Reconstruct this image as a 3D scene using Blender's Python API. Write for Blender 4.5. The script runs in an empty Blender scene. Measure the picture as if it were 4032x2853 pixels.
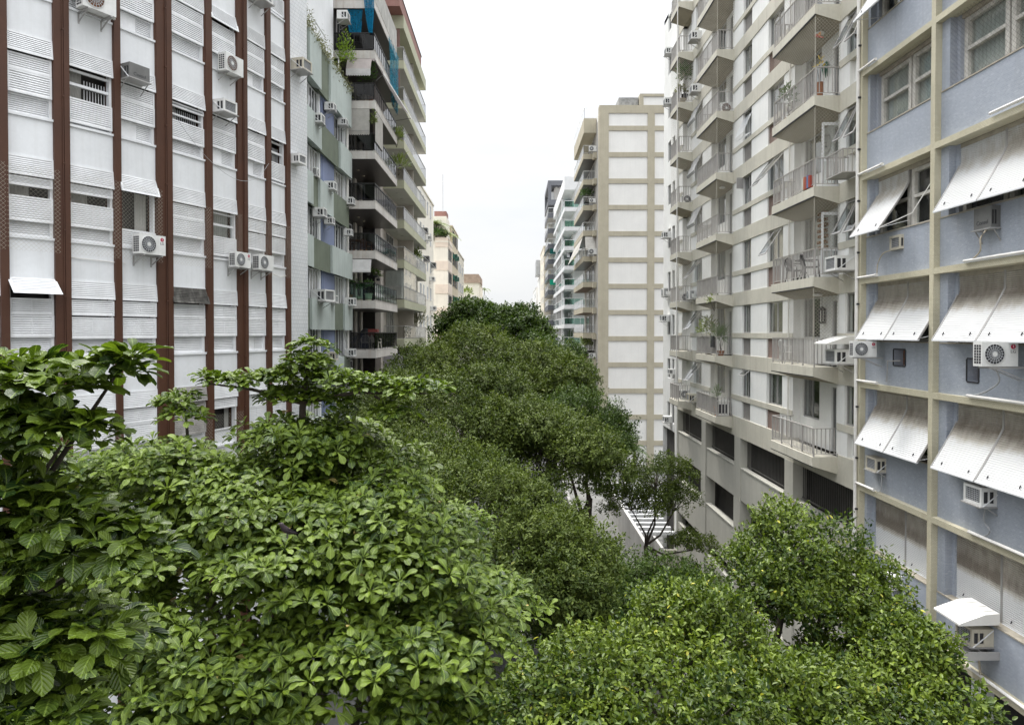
import bpy, bmesh, math, random
import numpy as np
from mathutils import Vector, Matrix

R = math.radians
SC = bpy.context.scene
COL = SC.collection

# ------------------------------------------------------------------ camera
CAM_Z = 12.0
cd = bpy.data.cameras.new('camera')
cam = bpy.data.objects.new('camera', cd)
COL.objects.link(cam)
cam.location = (0, 0, CAM_Z)
cam.rotation_euler = (R(90) - 0.0157, 0, 0)
cd.sensor_width = 36
cd.lens = 24.49
cd.shift_y = -0.0187
cd.clip_start = 0.1
cd.clip_end = 3000
SC.camera = cam

# ------------------------------------------------------------------ sky, sun, exposure
SUN_EL, SUN_AZ = 60, -16           # sun behind cloud, ahead of the camera and a little to the left
w = bpy.data.worlds.new('World')
SC.world = w
w.use_nodes = True
nt = w.node_tree
nt.nodes.clear()
out = nt.nodes.new('ShaderNodeOutputWorld')
sky = nt.nodes.new('ShaderNodeTexSky')
sky.sky_type = 'NISHITA'
sky.sun_disc = False
sky.sun_elevation = R(SUN_EL)
sky.sun_rotation = R(SUN_AZ)
sky.air_density = 1.0
sky.dust_density = 3.0
bg_sky = nt.nodes.new('ShaderNodeBackground')
bg_sky.inputs['Strength'].default_value = 0.05
nt.links.new(sky.outputs[0], bg_sky.inputs['Color'])
tc = nt.nodes.new('ShaderNodeTexCoord')
mp = nt.nodes.new('ShaderNodeMapping')
mp.inputs['Scale'].default_value = (1.4, 1.4, 5.0)
nt.links.new(tc.outputs['Generated'], mp.inputs['Vector'])
nz = nt.nodes.new('ShaderNodeTexNoise')
nz.inputs['Scale'].default_value = 1.3
nz.inputs['Detail'].default_value = 6
nz.inputs['Roughness'].default_value = 0.55
nt.links.new(mp.outputs[0], nz.inputs['Vector'])
rp = nt.nodes.new('ShaderNodeValToRGB')
rp.color_ramp.elements[0].position = 0.34
rp.color_ramp.elements[0].color = (0.925, 0.965, 1.02, 1)
rp.color_ramp.elements[1].position = 0.60
rp.color_ramp.elements[1].color = (1.06, 1.065, 1.07, 1)
nt.links.new(nz.outputs[0], rp.inputs[0])
bg_cloud = nt.nodes.new('ShaderNodeBackground')
# overcast dome: the zenith is brighter than the horizon
sx = nt.nodes.new('ShaderNodeSeparateXYZ')
nt.links.new(tc.outputs['Generated'], sx.inputs[0])
pz = nt.nodes.new('ShaderNodeMath'); pz.operation = 'MULTIPLY'
pz.operation = 'POWER'; pz.use_clamp = False
nt.links.new(sx.outputs[2], pz.inputs[0]); pz.inputs[1].default_value = 3.0
el = nt.nodes.new('ShaderNodeMath'); el.operation = 'MULTIPLY_ADD'
nt.links.new(pz.outputs[0], el.inputs[0])
el.inputs[1].default_value = 2.5; el.inputs[2].default_value = 0.425
nt.links.new(el.outputs[0], bg_cloud.inputs['Strength'])
nt.links.new(rp.outputs[0], bg_cloud.inputs['Color'])
mx = nt.nodes.new('ShaderNodeMixShader')
mx.inputs[0].default_value = 0.86
nt.links.new(bg_sky.outputs[0], mx.inputs[1])
nt.links.new(bg_cloud.outputs[0], mx.inputs[2])
nt.links.new(mx.outputs[0], out.inputs['Surface'])

sl = bpy.data.lights.new('sun', 'SUN')
sl.energy = 1.7
sl.angle = R(14)
sl.color = (1.0, 0.96, 0.90)
sun = bpy.data.objects.new('sun', sl)
COL.objects.link(sun)
sd = Vector((math.sin(R(SUN_AZ)) * math.cos(R(SUN_EL)), math.cos(R(SUN_AZ)) * math.cos(R(SUN_EL)), math.sin(R(SUN_EL))))
sun.rotation_euler = sd.to_track_quat('Z', 'Y').to_euler()

SC.view_settings.view_transform = 'Standard'
SC.view_settings.look = 'None'
SC.view_settings.gamma = 1
SC.view_settings.exposure = 1.2
SC.render.engine = 'CYCLES'
SC.cycles.max_bounces = 6
SC.cycles.diffuse_bounces = 3
SC.cycles.glossy_bounces = 2
SC.cycles.transmission_bounces = 3
SC.cycles.transparent_max_bounces = 12
SC.cycles.use_denoising = True

GROUND = -3.5
# ------------------------------------------------------------------ materials
def lin(r, g, b):
    f = lambda c: (c / 255 / 12.92) if c / 255 <= 0.04045 else ((c / 255 + 0.055) / 1.055) ** 2.4
    return (f(r), f(g), f(b))

def _nodes(name):
    m = bpy.data.materials.new(name)
    m.use_nodes = True
    n = m.node_tree
    b = n.nodes['Principled BSDF']
    return m, n, b

def mixc(n, fac, a, b, mode='MIX'):
    x = n.nodes.new('ShaderNodeMix')
    x.data_type = 'RGBA'
    x.blend_type = mode
    for sock, val in ((x.inputs[0], fac), (x.inputs[6], a), (x.inputs[7], b)):
        if hasattr(val, 'is_linked'):
            n.links.new(val, sock)
        elif isinstance(val, (int, float)):
            sock.default_value = val
        else:
            sock.default_value = (*val[:3], 1)
    return x.outputs[2]

def noise(n, vec, scale, detail=4, rough=0.6, lo=0.35, hi=0.65):
    t = n.nodes.new('ShaderNodeTexNoise')
    t.inputs['Scale'].default_value = scale
    t.inputs['Detail'].default_value = detail
    t.inputs['Roughness'].default_value = rough
    n.links.new(vec, t.inputs['Vector'])
    r = n.nodes.new('ShaderNodeMapRange')
    r.inputs[1].default_value = lo
    r.inputs[2].default_value = hi
    n.links.new(t.outputs[0], r.inputs[0])
    return r.outputs[0]

def coords(n, scale=(1, 1, 1), swap=None):
    t = n.nodes.new('ShaderNodeNewGeometry')
    v = t.outputs['Position']
    if swap:
        s = n.nodes.new('ShaderNodeSeparateXYZ')
        n.links.new(v, s.inputs[0])
        c = n.nodes.new('ShaderNodeCombineXYZ')
        if swap == 'sum':
            a = n.nodes.new('ShaderNodeMath'); a.operation = 'ADD'
            n.links.new(s.outputs[0], a.inputs[0]); n.links.new(s.outputs[1], a.inputs[1])
            n.links.new(a.outputs[0], c.inputs[0])
        else:
            n.links.new(s.outputs[1], c.inputs[0])
        n.links.new(s.outputs[2], c.inputs[1])
        v = c.outputs[0]
    m = n.nodes.new('ShaderNodeMapping')
    m.inputs['Scale'].default_value = scale
    n.links.new(v, m.inputs['Vector'])
    return m.outputs[0]

def mat(name, col, rough=0.7, var=0.10, scale=1.5, streak=0.0, streak_col=(0.10, 0.085, 0.06), metal=0.0, bump=0.0, spec=0.4):
    m, n, b = _nodes(name)
    c = coords(n)
    col = tuple(col[:3])
    lo = tuple(x * (1 - var) for x in col)
    hi = tuple(min(1, x * (1 + var * 0.4)) for x in col)
    f = noise(n, c, scale)
    o = mixc(n, f, lo, hi)
    f2 = noise(n, c, scale * 14, 2)
    o = mixc(n, f2, mixc(n, 1.0, o, (1 - var * .5,) * 3, 'MULTIPLY'), o)
    if streak:
        s = noise(n, coords(n, (5, 5, 0.22)), 1.0, 5, 0.65, 0.50, 0.78)
        mu = n.nodes.new('ShaderNodeMath'); mu.operation = 'MULTIPLY'
        n.links.new(s, mu.inputs[0]); mu.inputs[1].default_value = streak
        o = mixc(n, mu.outputs[0], o, streak_col)
    n.links.new(o, b.inputs['Base Color'])
    b.inputs['Roughness'].default_value = rough
    b.inputs['Metallic'].default_value = metal
    b.inputs['Specular IOR Level'].default_value = spec
    if bump:
        bp = n.nodes.new('ShaderNodeBump')
        bp.inputs['Strength'].default_value = bump
        bp.inputs['Distance'].default_value = 0.02
        n.links.new(noise(n, c, scale * 20, 3), bp.inputs['Height'])
        n.links.new(bp.outputs[0], b.inputs['Normal'])
    return m

def tile_mat(name, c1, c2, grout, bw, bh, mortar, swap='side', rough=0.45, var=0.15, streak=0.0, patch=None, streak_col=(0.12, 0.10, 0.07)):
    m, n, b = _nodes(name)
    v = coords(n, (1, 1, 1), swap)
    t = n.nodes.new('ShaderNodeTexBrick')
    t.inputs['Color1'].default_value = (*c1, 1)
    t.inputs['Color2'].default_value = (*c2, 1)
    t.inputs['Mortar'].default_value = (*grout, 1)
    t.inputs['Scale'].default_value = 1
    t.inputs['Brick Width'].default_value = bw
    t.inputs['Row Height'].default_value = bh
    t.inputs['Mortar Size'].default_value = mortar
    t.inputs['Mortar Smooth'].default_value = 0.3
    t.offset = 0.5
    n.links.new(v, t.inputs['Vector'])
    c = coords(n)
    o = mixc(n, noise(n, c, 0.8), mixc(n, 1.0, t.outputs[0], (1 - var,) * 3, 'MULTIPLY'), t.outputs[0])
    if patch:
        pf = noise(n, coords(n, (9, 9, 22)), 1.0, 5, 0.75, 0.53, 0.74)
        o = mixc(n, pf, o, patch)
    if streak:
        s = noise(n, coords(n, (4, 4, 0.2)), 1.0, 5, 0.65, 0.5, 0.8)
        mu = n.nodes.new('ShaderNodeMath'); mu.operation = 'MULTIPLY'
        n.links.new(s, mu.inputs[0]); mu.inputs[1].default_value = streak
        o = mixc(n, mu.outputs[0], o, streak_col)
    n.links.new(o, b.inputs['Base Color'])
    b.inputs['Roughness'].default_value = rough
    b.inputs['Specular IOR Level'].default_value = 0.35
    return m

def glass_mat(name, tint=(0.92, 0.94, 0.94), rough=0.03, refl=1.5):
    m, n, b = _nodes(name)
    n.nodes.remove(b)
    o = n.nodes['Material Output']
    tr = n.nodes.new('ShaderNodeBsdfTransparent'); tr.inputs[0].default_value = (*tint, 1)
    gl = n.nodes.new('ShaderNodeBsdfGlossy'); gl.inputs['Roughness'].default_value = rough
    lw = n.nodes.new('ShaderNodeLayerWeight'); lw.inputs[0].default_value = 0.5
    pw = n.nodes.new('ShaderNodeMath'); pw.operation = 'POWER'; pw.inputs[1].default_value = 4.0
    n.links.new(lw.outputs['Facing'], pw.inputs[0])
    fr = n.nodes.new('ShaderNodeMath'); fr.operation = 'MULTIPLY_ADD'; fr.inputs[1].default_value = 0.85
    fr.inputs[2].default_value = 0.05 * (refl - 1) / 0.5
    n.links.new(pw.outputs[0], fr.inputs[0])
    x = n.nodes.new('ShaderNodeMixShader')
    n.links.new(fr.outputs[0], x.inputs[0]); n.links.new(tr.outputs[0], x.inputs[1]); n.links.new(gl.outputs[0], x.inputs[2])
    n.links.new(x.outputs[0], o.inputs['Surface'])
    return m

def cloth_mat(name, col, trans=0.3, alpha=1.0, rough=0.9):
    m, n, b = _nodes(name)
    n.nodes.remove(b)
    o = n.nodes['Material Output']
    c = mixc(n, noise(n, coords(n), 3), tuple(x * .85 for x in col), col)
    d = n.nodes.new('ShaderNodeBsdfDiffuse'); t = n.nodes.new('ShaderNodeBsdfTranslucent')
    n.links.new(c, d.inputs[0]); n.links.new(c, t.inputs[0])
    x = n.nodes.new('ShaderNodeMixShader'); x.inputs[0].default_value = trans
    n.links.new(d.outputs[0], x.inputs[1]); n.links.new(t.outputs[0], x.inputs[2])
    res = x.outputs[0]
    if alpha < 1:
        tr = n.nodes.new('ShaderNodeBsdfTransparent')
        y = n.nodes.new('ShaderNodeMixShader'); y.inputs[0].default_value = alpha
        n.links.new(tr.outputs[0], y.inputs[1]); n.links.new(res, y.inputs[2]); res = y.outputs[0]
    n.links.new(res, o.inputs['Surface'])
    return m

def leaf_mat(name, dark, light, yellow, rough=0.35, trans=0.28, ypos=0.93, spec=0.5, veins=False):
    """per-leaf random colour from the 'tint' attribute (young, old and yellowing leaves)"""
    m, n, b = _nodes(name)
    a = n.nodes.new('ShaderNodeAttribute'); a.attribute_name = 'tint'
    r = n.nodes.new('ShaderNodeValToRGB')
    e = r.color_ramp.elements
    e[0].position = 0.0; e[0].color = (*dark, 1)
    e[1].position = 1.0; e[1].color = (*yellow, 1)
    k = e.new(0.91); k.color = (*light, 1)
    n.links.new(a.outputs['Fac'], r.inputs[0])
    colr = r.outputs[0]
    if veins:      # pale midrib and side veins, small blemishes
        u = n.nodes.new('ShaderNodeAttribute'); u.attribute_name = 'leafuv'
        sp = n.nodes.new('ShaderNodeSeparateXYZ'); n.links.new(u.outputs['Vector'], sp.inputs[0])
        ab = n.nodes.new('ShaderNodeMath'); ab.operation = 'ABSOLUTE'; n.links.new(sp.outputs[1], ab.inputs[0])
        mr = n.nodes.new('ShaderNodeMapRange'); mr.inputs[1].default_value = .018; mr.inputs[2].default_value = .05; mr.inputs[3].default_value = 1; mr.inputs[4].default_value = 0; n.links.new(ab.outputs[0], mr.inputs[0])
        d1 = n.nodes.new('ShaderNodeMath'); d1.operation = 'MULTIPLY_ADD'; n.links.new(ab.outputs[0], d1.inputs[0]); d1.inputs[1].default_value = -.75; n.links.new(sp.outputs[0], d1.inputs[2])
        w_ = n.nodes.new('ShaderNodeMath'); w_.operation = 'MULTIPLY'; w_.inputs[1].default_value = 48; n.links.new(d1.outputs[0], w_.inputs[0])
        sn = n.nodes.new('ShaderNodeMath'); sn.operation = 'SINE'; n.links.new(w_.outputs[0], sn.inputs[0])
        m2 = n.nodes.new('ShaderNodeMapRange'); m2.inputs[1].default_value = .72; m2.inputs[2].default_value = 1; m2.inputs[4].default_value = .38; n.links.new(sn.outputs[0], m2.inputs[0])
        mx_ = n.nodes.new('ShaderNodeMath'); mx_.operation = 'MAXIMUM'; n.links.new(mr.outputs[0], mx_.inputs[0]); n.links.new(m2.outputs[0], mx_.inputs[1])
        sc_ = n.nodes.new('ShaderNodeMath'); sc_.operation = 'MULTIPLY'; sc_.inputs[1].default_value = .55; n.links.new(mx_.outputs[0], sc_.inputs[0])
        colr = mixc(n, sc_.outputs[0], colr, tuple(min(1, c * 1.7 + .03) for c in light))
        colr = mixc(n, noise(n, coords(n), 38, 3, .7, .66, .78), colr, (.10, .075, .02))
        bp = n.nodes.new('ShaderNodeBump'); bp.inputs['Strength'].default_value = .35; bp.inputs['Distance'].default_value = .004; n.links.new(sn.outputs[0], bp.inputs['Height']); n.links.new(bp.outputs[0], b.inputs['Normal'])
    n.links.new(colr, b.inputs['Base Color'])
    b.inputs['Roughness'].default_value = rough
    b.inputs['Specular IOR Level'].default_value = spec
    t = n.nodes.new('ShaderNodeBsdfTranslucent')
    g = mixc(n, 1.0, colr, (1.25, 1.35, 0.55), 'MULTIPLY')
    n.links.new(g, t.inputs[0])
    x = n.nodes.new('ShaderNodeMixShader'); x.inputs[0].default_value = trans
    n.links.new(b.outputs[0], x.inputs[1]); n.links.new(t.outputs[0], x.inputs[2])
    n.links.new(x.outputs[0], n.nodes['Material Output'].inputs['Surface'])
    return m

# ------------------------------------------------------------------ mesh builder
class MB:
    def __init__(s, T=None):
        s.v = []; s.f = []; s.fm = []; s.ms = []; s.T = T
    def _m(s, m):
        if m not in s.ms: s.ms.append(m)
        return s.ms.index(m)
    def add(s, vs, fs, m):
        o = len(s.v); k = s._m(m)
        s.v += [s.T(*p) for p in vs] if s.T else [tuple(p) for p in vs]
        for f in fs:
            s.f.append([o + i for i in f]); s.fm.append(k)
        return s
    def box(s, x0, x1, y0, y1, z0, z1, m):
        return s.hexa([(x0, y0, z0), (x1, y0, z0), (x1, y1, z0), (x0, y1, z0), (x0, y0, z1), (x1, y0, z1), (x1, y1, z1), (x0, y1, z1)], m)
    def hexa(s, p, m):
        return s.add(p, [(0, 3, 2, 1), (4, 5, 6, 7), (0, 1, 5, 4), (1, 2, 6, 5), (2, 3, 7, 6), (3, 0, 4, 7)], m)
    def quad(s, a, b, c, d, m):
        return s.add([a, b, c, d], [(0, 1, 2, 3)], m)
    def bar(s, a, b, w, h, m, up=(0, 0, 1)):
        a = Vector(a); b = Vector(b); d = (b - a)
        if d.length < 1e-6: return s
        d.normalize(); u = Vector(up)
        if abs(d.dot(u)) > 0.95: u = Vector((1, 0, 0))
        x = d.cross(u).normalized(); y = x.cross(d)
        P = []
        for q in (a, b):
            for sx, sy in ((-1, -1), (1, -1), (1, 1), (-1, 1)):
                P.append(q + x * (sx * w / 2) + y * (sy * h / 2))
        return s.hexa([P[0], P[1], P[2], P[3], P[4], P[5], P[6], P[7]], m)
    def tube(s, pts, r, m, n=6, cap=True):
        pts = [Vector(p) for p in pts]
        rs = r if isinstance(r, (list, tuple)) else [r] * len(pts)
        vs = []; fs = []
        for i, p in enumerate(pts):
            d = (pts[min(i + 1, len(pts) - 1)] - pts[max(i - 1, 0)])
            d = d.normalized() if d.length > 1e-9 else Vector((0, 0, 1))
            u = Vector((0, 0, 1)) if abs(d.z) < 0.9 else Vector((1, 0, 0))
            x = d.cross(u).normalized(); y = x.cross(d)
            for k in range(n):
                a = 2 * math.pi * k / n
                vs.append(p + (x * math.cos(a) + y * math.sin(a)) * rs[i])
        for i in range(len(pts) - 1):
            for k in range(n):
                k2 = (k + 1) % n
                fs.append((i * n + k, i * n + k2, (i + 1) * n + k2, (i + 1) * n + k))
        if cap:
            fs.append(tuple(range(n))[::-1]); fs.append(tuple((len(pts) - 1) * n + k for k in range(n)))
        return s.add(vs, fs, m)
    def lathe(s, c, prof, m, n=14):
        vs = []; fs = []
        for r, z in prof:
            for k in range(n):
                a = 2 * math.pi * k / n
                vs.append((c[0] + r * math.cos(a), c[1] + r * math.sin(a), c[2] + z))
        for i in range(len(prof) - 1):
            for k in range(n):
                k2 = (k + 1) % n
                fs.append((i * n + k, i * n + k2, (i + 1) * n + k2, (i + 1) * n + k))
        fs.append(tuple(range(n))[::-1]); fs.append(tuple((len(prof) - 1) * n + k for k in range(n)))
        return s.add(vs, fs, m)
    def prism(s, poly, a0, a1, m, axis=1):
        """extrude polygon; axis=1: poly (x,z) along y; axis=0: poly (y,z) along x; axis=2: poly (x,y) along z"""
        def P(p, a):
            return (p[0], a, p[1]) if axis == 1 else (a, p[0], p[1]) if axis == 0 else (p[0], p[1], a)
        k = len(poly)
        vs = [P(p, a0) for p in poly] + [P(p, a1) for p in poly]
        fs = [tuple(range(k))[::-1], tuple(range(k, 2 * k))] + [(i, (i + 1) % k, k + (i + 1) % k, k + i) for i in range(k)]
        return s.add(vs, fs, m)
    def saw(s, u0, u1, z0, z1, nb, n0, dep, m):
        """louvre slats: saw-tooth profile, open to below"""
        h = (z1 - z0) / nb
        for i in range(nb):
            a = z0 + i * h; b = a + h
            s.add([(u0, n0 + dep, a), (u1, n0 + dep, a), (u1, n0 + dep * .55, a + h * .72), (u0, n0 + dep * .55, a + h * .72), (u1, n0, b), (u0, n0, b)],
                  [(0, 1, 2, 3), (3, 2, 4, 5)], m)
            s.quad((u0, n0, a), (u1, n0, a), (u1, n0 + dep, a), (u0, n0 + dep, a), m)
    def build(s, name, parent=None, smooth=False):
        me = bpy.data.meshes.new(name)
        o = bpy.data.objects.new(name, me)
        COL.objects.link(o)
        off = Vector((0, 0, 0))
        if parent is not None:
            o.parent = parent
            q = parent
            while q is not None:
                off += q.location; q = q.parent
        me.from_pydata([tuple(Vector(p) - off) for p in s.v], [], s.f)
        for m in s.ms: me.materials.append(m)
        me.polygons.foreach_set('material_index', s.fm)
        if smooth: me.polygons.foreach_set('use_smooth', [True] * len(s.f))
        bm = bmesh.new(); bm.from_mesh(me)
        bmesh.ops.recalc_face_normals(bm, faces=bm.faces)
        bm.to_mesh(me); bm.free()
        me.update()
        return o

def thing(name, label, cat, loc=(0, 0, 0), group=None, rotz=0):
    o = bpy.data.objects.new(name, None)
    COL.objects.link(o)
    o.location = loc; o.rotation_euler = (0, 0, rotz)
    o['label'] = label; o['category'] = cat
    if group: o['group'] = group
    o.empty_display_size = 0.2
    return o

def tag(o, label, cat, group=None):
    o['label'] = label; o['category'] = cat
    if group: o['group'] = group
    return o

def struct(o, kind='structure'):
    o['kind'] = kind
    return o

def dup(root, loc, rotz, label, group=None, scale=1):
    r = root.copy(); COL.objects.link(r)
    r.location = loc; r.rotation_euler = (0, 0, rotz); r.scale = (scale,) * 3
    r['label'] = label
    if group: r['group'] = group
    for ch in list(root.children):
        c = ch.copy(); COL.objects.link(c); c.parent = r
        for g in ch.children:
            d = g.copy(); COL.objects.link(d); d.parent = c
    return r

def right(X0):
    return lambda u, n, z: (X0 - n, u, z)
def left(X0):
    return lambda u, n, z: (X0 + n, u, z)
def front(Y0):
    return lambda u, n, z: (u, Y0 - n, z)
def seg(p0, p1):
    d = Vector((p1[0] - p0[0], p1[1] - p0[1])); L = d.length; d /= L
    nx, ny = d.y, -d.x
    return (lambda u, n, z: (p0[0] + d.x * u + nx * n, p0[1] + d.y * u + ny * n, z)), L, math.atan2(ny, nx)

def letters(txt, size, m, name, parent, matrix):
    """flat lettering as a mesh"""
    cu = bpy.data.curves.new(name, 'FONT')
    cu.body = txt; cu.size = size; cu.extrude = 0.002; cu.align_x = 'CENTER'; cu.align_y = 'CENTER'
    t = bpy.data.objects.new(name, cu); COL.objects.link(t)
    dg = bpy.context.evaluated_depsgraph_get()
    me = bpy.data.meshes.new_from_object(t.evaluated_get(dg))
    bpy.data.objects.remove(t)
    o = bpy.data.objects.new(name, me); COL.objects.link(o)
    me.transform(matrix)
    me.materials.clear(); me.materials.append(m)
    o.parent = parent
    return o

def net(mb, u0, u1, z0, z1, n, m, pitch=0.07, w=0.004, fixed=None):
    """diamond safety net as thin cords in the plane n"""
    W = u1 - u0; H = z1 - z0
    for sgn in (1, -1):
        k = -H
        while k < W:
            a, b = max(k, 0), min(k + H, W)
            if b > a:
                za, zb = a - k, b - k
                if sgn < 0: za, zb = H - za, H - zb
                if fixed: p, q = fixed(u0 + a, z0 + za), fixed(u0 + b, z0 + zb); 
                else: p, q = (u0 + a, n, z0 + za), (u0 + b, n, z0 + zb)
                mb.add([(p[0], p[1], p[2] - w), (p[0], p[1], p[2] + w), (q[0], q[1], q[2] + w), (q[0], q[1], q[2] - w)], [(0, 1, 2, 3)], m)
            k += pitch * 1.414

# ------------------------------------------------------------------ shared materials
M = {}
M['white'] = mat('white_plaster', (0.77, 0.785, 0.80), 0.8, 0.06, 0.7, streak=0.22, streak_col=(.45, .44, .42))
M['white_metal'] = mat('white_painted_metal', (0.78, 0.79, 0.80), 0.4, 0.05, 2)
M['slat'] = mat('white_louvre_paint', (0.82, 0.83, 0.84), 0.5, 0.10, 2.2, streak=0.16, streak_col=(.45, .43, .40))
M['dirty_slat'] = mat('mouldy_wood_slats', (0.10, 0.095, 0.085), 0.9, 0.5, 6, streak=0.5, streak_col=(.35, .34, .31))
M['grey_slat'] = mat('bare_grey_slats', (0.42, 0.40, 0.38), 0.7, 0.3, 3)
M['brown'] = mat('brown_painted_pilaster', lin(78, 49, 34), 0.6, 0.12, 1.2, streak=0.25, streak_col=(.05, .018, .011))
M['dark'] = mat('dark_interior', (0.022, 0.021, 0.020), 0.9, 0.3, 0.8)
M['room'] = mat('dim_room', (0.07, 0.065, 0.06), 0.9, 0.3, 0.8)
M['curtain'] = cloth_mat('pale_curtain', (0.62, 0.61, 0.57), 0.3)
M['curtain_beige'] = cloth_mat('beige_curtain', (0.55, 0.50, 0.36), 0.3)
M['net'] = mat('pale_net_cord', (0.50, 0.47, 0.40), 0.9, 0.1, 3)
M['net_dark'] = mat('dark_net_cord', (0.12, 0.10, 0.09), 0.9, 0.1, 3)
M['glass'] = glass_mat('clear_glass')
M['glass_green'] = glass_mat('green_glass', (0.50, 0.72, 0.64), 0.04, 1.6)
M['glass_dark'] = glass_mat('smoked_glass', (0.20, 0.20, 0.20), 0.05, 1.6)
M['glass_open'] = glass_mat('tilted_glass', (0.6, 0.66, 0.7), 0.03, 2.6)
M['alu'] = mat('grey_aluminium', (0.42, 0.41, 0.40), 0.4, 0.1, 3, metal=0.3)
M['alu_dark'] = mat('dark_window_metal', (0.10, 0.095, 0.09), 0.45, 0.15, 3, metal=0.2)
M['railpaint'] = mat('grey_railing_paint', (0.40, 0.38, 0.36), 0.5, 0.12, 3)
M['pvc'] = mat('white_pipe', (0.78, 0.76, 0.72), 0.35, 0.12, 3)
M['ac_white'] = mat('white_appliance_shell', (0.74, 0.74, 0.72), 0.4, 0.08, 4, streak=0.15)
M['ac_beige'] = mat('yellowed_appliance_shell', (0.58, 0.54, 0.44), 0.5, 0.15, 4, streak=0.3)
M['ac_grey'] = mat('grey_appliance_shell', (0.16, 0.16, 0.155), 0.5, 0.15, 4)
M['ac_dark'] = mat('dark_condenser_fins', (0.045, 0.045, 0.05), 0.6, 0.3, 30)
M['ac_grille'] = mat('grey_fan_guard', (0.42, 0.43, 0.44), 0.5, 0.1, 3)
M['rust'] = mat('rusty_metal', (0.20, 0.09, 0.045), 0.85, 0.4, 9)
M['red_mark'] = mat('red_emblem', (0.42, 0.01, 0.06), 0.5, 0.02, 3)
M['grey_mark'] = mat('grey_lettering', (0.16, 0.16, 0.17), 0.5, 0.02, 3)
M['brick'] = tile_mat('hollow_brick', (0.26, 0.10, 0.05), (0.20, 0.08, 0.04), (0.12, 0.10, 0.08), 0.19, 0.09, 0.012)
M['bark'] = mat('grey_brown_bark', (0.075, 0.060, 0.045), 0.9, 0.4, 6, bump=0.5)
M['terracotta'] = mat('terracotta_pot', (0.34, 0.16, 0.09), 0.8, 0.2, 5)
M['pot_cream'] = mat('cream_pot', (0.50, 0.44, 0.34), 0.8, 0.2, 5)
M['plastic_white'] = mat('white_plastic', (0.74, 0.73, 0.70), 0.4, 0.06, 4)
# ------------------------------------------------------------------ foliage
LEAF = {
    # (along, across, lift) per vertex
    'fold': (np.array([(0, 0, 0), (.33, .46, .10), (.72, .38, .06), (1, 0, -.10), (.72, -.38, .06), (.33, -.46, .10)]), [(0, 1, 2, 3), (0, 3, 4, 5)]),
    'flat': (np.array([(0, 0, 0), (.5, .5, .06), (1, 0, -.08), (.5, -.5, .06)]), [(0, 1, 2, 3)]),
    'obovate': None,
    'blade': (np.array([(0, .5, 0), (0, -.5, 0), (.5, .5, .12), (.5, -.5, .12), (1, 0, -.1)]), [(0, 1, 3, 2), (2, 3, 4)]),
}
def _obovate():
    st = [(0, .025), (.2, .085), (.4, .20), (.58, .34), (.74, .44), (.87, .42), (.95, .28), (1.0, .07)]
    V = []; F = []
    for i, (a, w_) in enumerate(st):
        dr = .05 * math.sin(a * 3.1) - .16 * a ** 3
        V += [(a, w_, dr + .07 * w_ * 2 + .022 * math.sin(i * 2.3)), (a, 0, dr - .01), (a, -w_, dr + .07 * w_ * 2 + .022 * math.sin(i * 1.9 + 1.5))]
    for i in range(len(st) - 1):
        p = i * 3; q = p + 3
        F += [(p, p + 1, q + 1, q), (p + 1, p + 2, q + 2, q + 1)]
    return (np.array(V), F)
LEAF['obovate'] = _obovate()
def unit(a):
    return a / np.maximum(np.linalg.norm(a, axis=1, keepdims=True), 1e-9)

def leaf_object(name, parent, pos, axis, nrm, L, W, tint, kind, m):
    V, F = LEAF[kind]
    ax = unit(axis); side = unit(np.cross(nrm, ax)); up = np.cross(ax, side)
    n = len(pos); k = len(V)
    off = Vector((0, 0, 0)); q = parent
    while q is not None:
        off += q.location; q = q.parent
    P = pos - np.array(off)
    vs = (P[:, None, :] + ax[:, None, :] * (V[None, :, 0, None] * L[:, None, None]) + side[:, None, :] * (V[None, :, 1, None] * W[:, None, None])
          + up[:, None, :] * (V[None, :, 2, None] * L[:, None, None])).reshape(-1, 3)
    loops = []; starts = []; s = 0
    per = []
    for f in F: per += list(f)
    sizes = np.array([len(f) for f in F])
    base = np.array(per)
    li = (np.arange(n)[:, None] * k + base[None, :]).reshape(-1)
    ls = np.concatenate([[0], np.cumsum(np.tile(sizes, n))])[:-1]
    me = bpy.data.meshes.new(name)
    me.vertices.add(len(vs)); me.vertices.foreach_set('co', vs.astype(np.float32).ravel())
    me.loops.add(len(li)); me.loops.foreach_set('vertex_index', li.astype(np.int32))
    me.polygons.add(n * len(F)); me.polygons.foreach_set('loop_start', ls.astype(np.int32)); me.polygons.foreach_set('loop_total', np.tile(sizes, n).astype(np.int32))
    me.update(calc_edges=True)
    a = me.attributes.new('tint', 'FLOAT', 'FACE')
    a.data.foreach_set('value', np.repeat(tint, len(F)).astype(np.float32))
    if kind == 'obovate':
        q_ = me.attributes.new('leafuv', 'FLOAT_VECTOR', 'POINT')
        q_.data.foreach_set('vector', np.tile(np.stack([V[:, 0], V[:, 1], V[:, 2] * 0], 1), (n, 1)).astype(np.float32).ravel())
    if kind == 'obovate': me.polygons.foreach_set('use_smooth', np.ones(n * len(F), dtype=bool))
    me.materials.append(m)
    o = bpy.data.objects.new(name, me); COL.objects.link(o)
    if parent is not None: o.parent = parent
    return o

def rdirs(rng, n, lo=-1.0):
    z = rng.uniform(lo, 1, n); a = rng.uniform(0, 2 * np.pi, n); r = np.sqrt(1 - z * z)
    return np.stack([r * np.cos(a), r * np.sin(a), z], 1)

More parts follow.
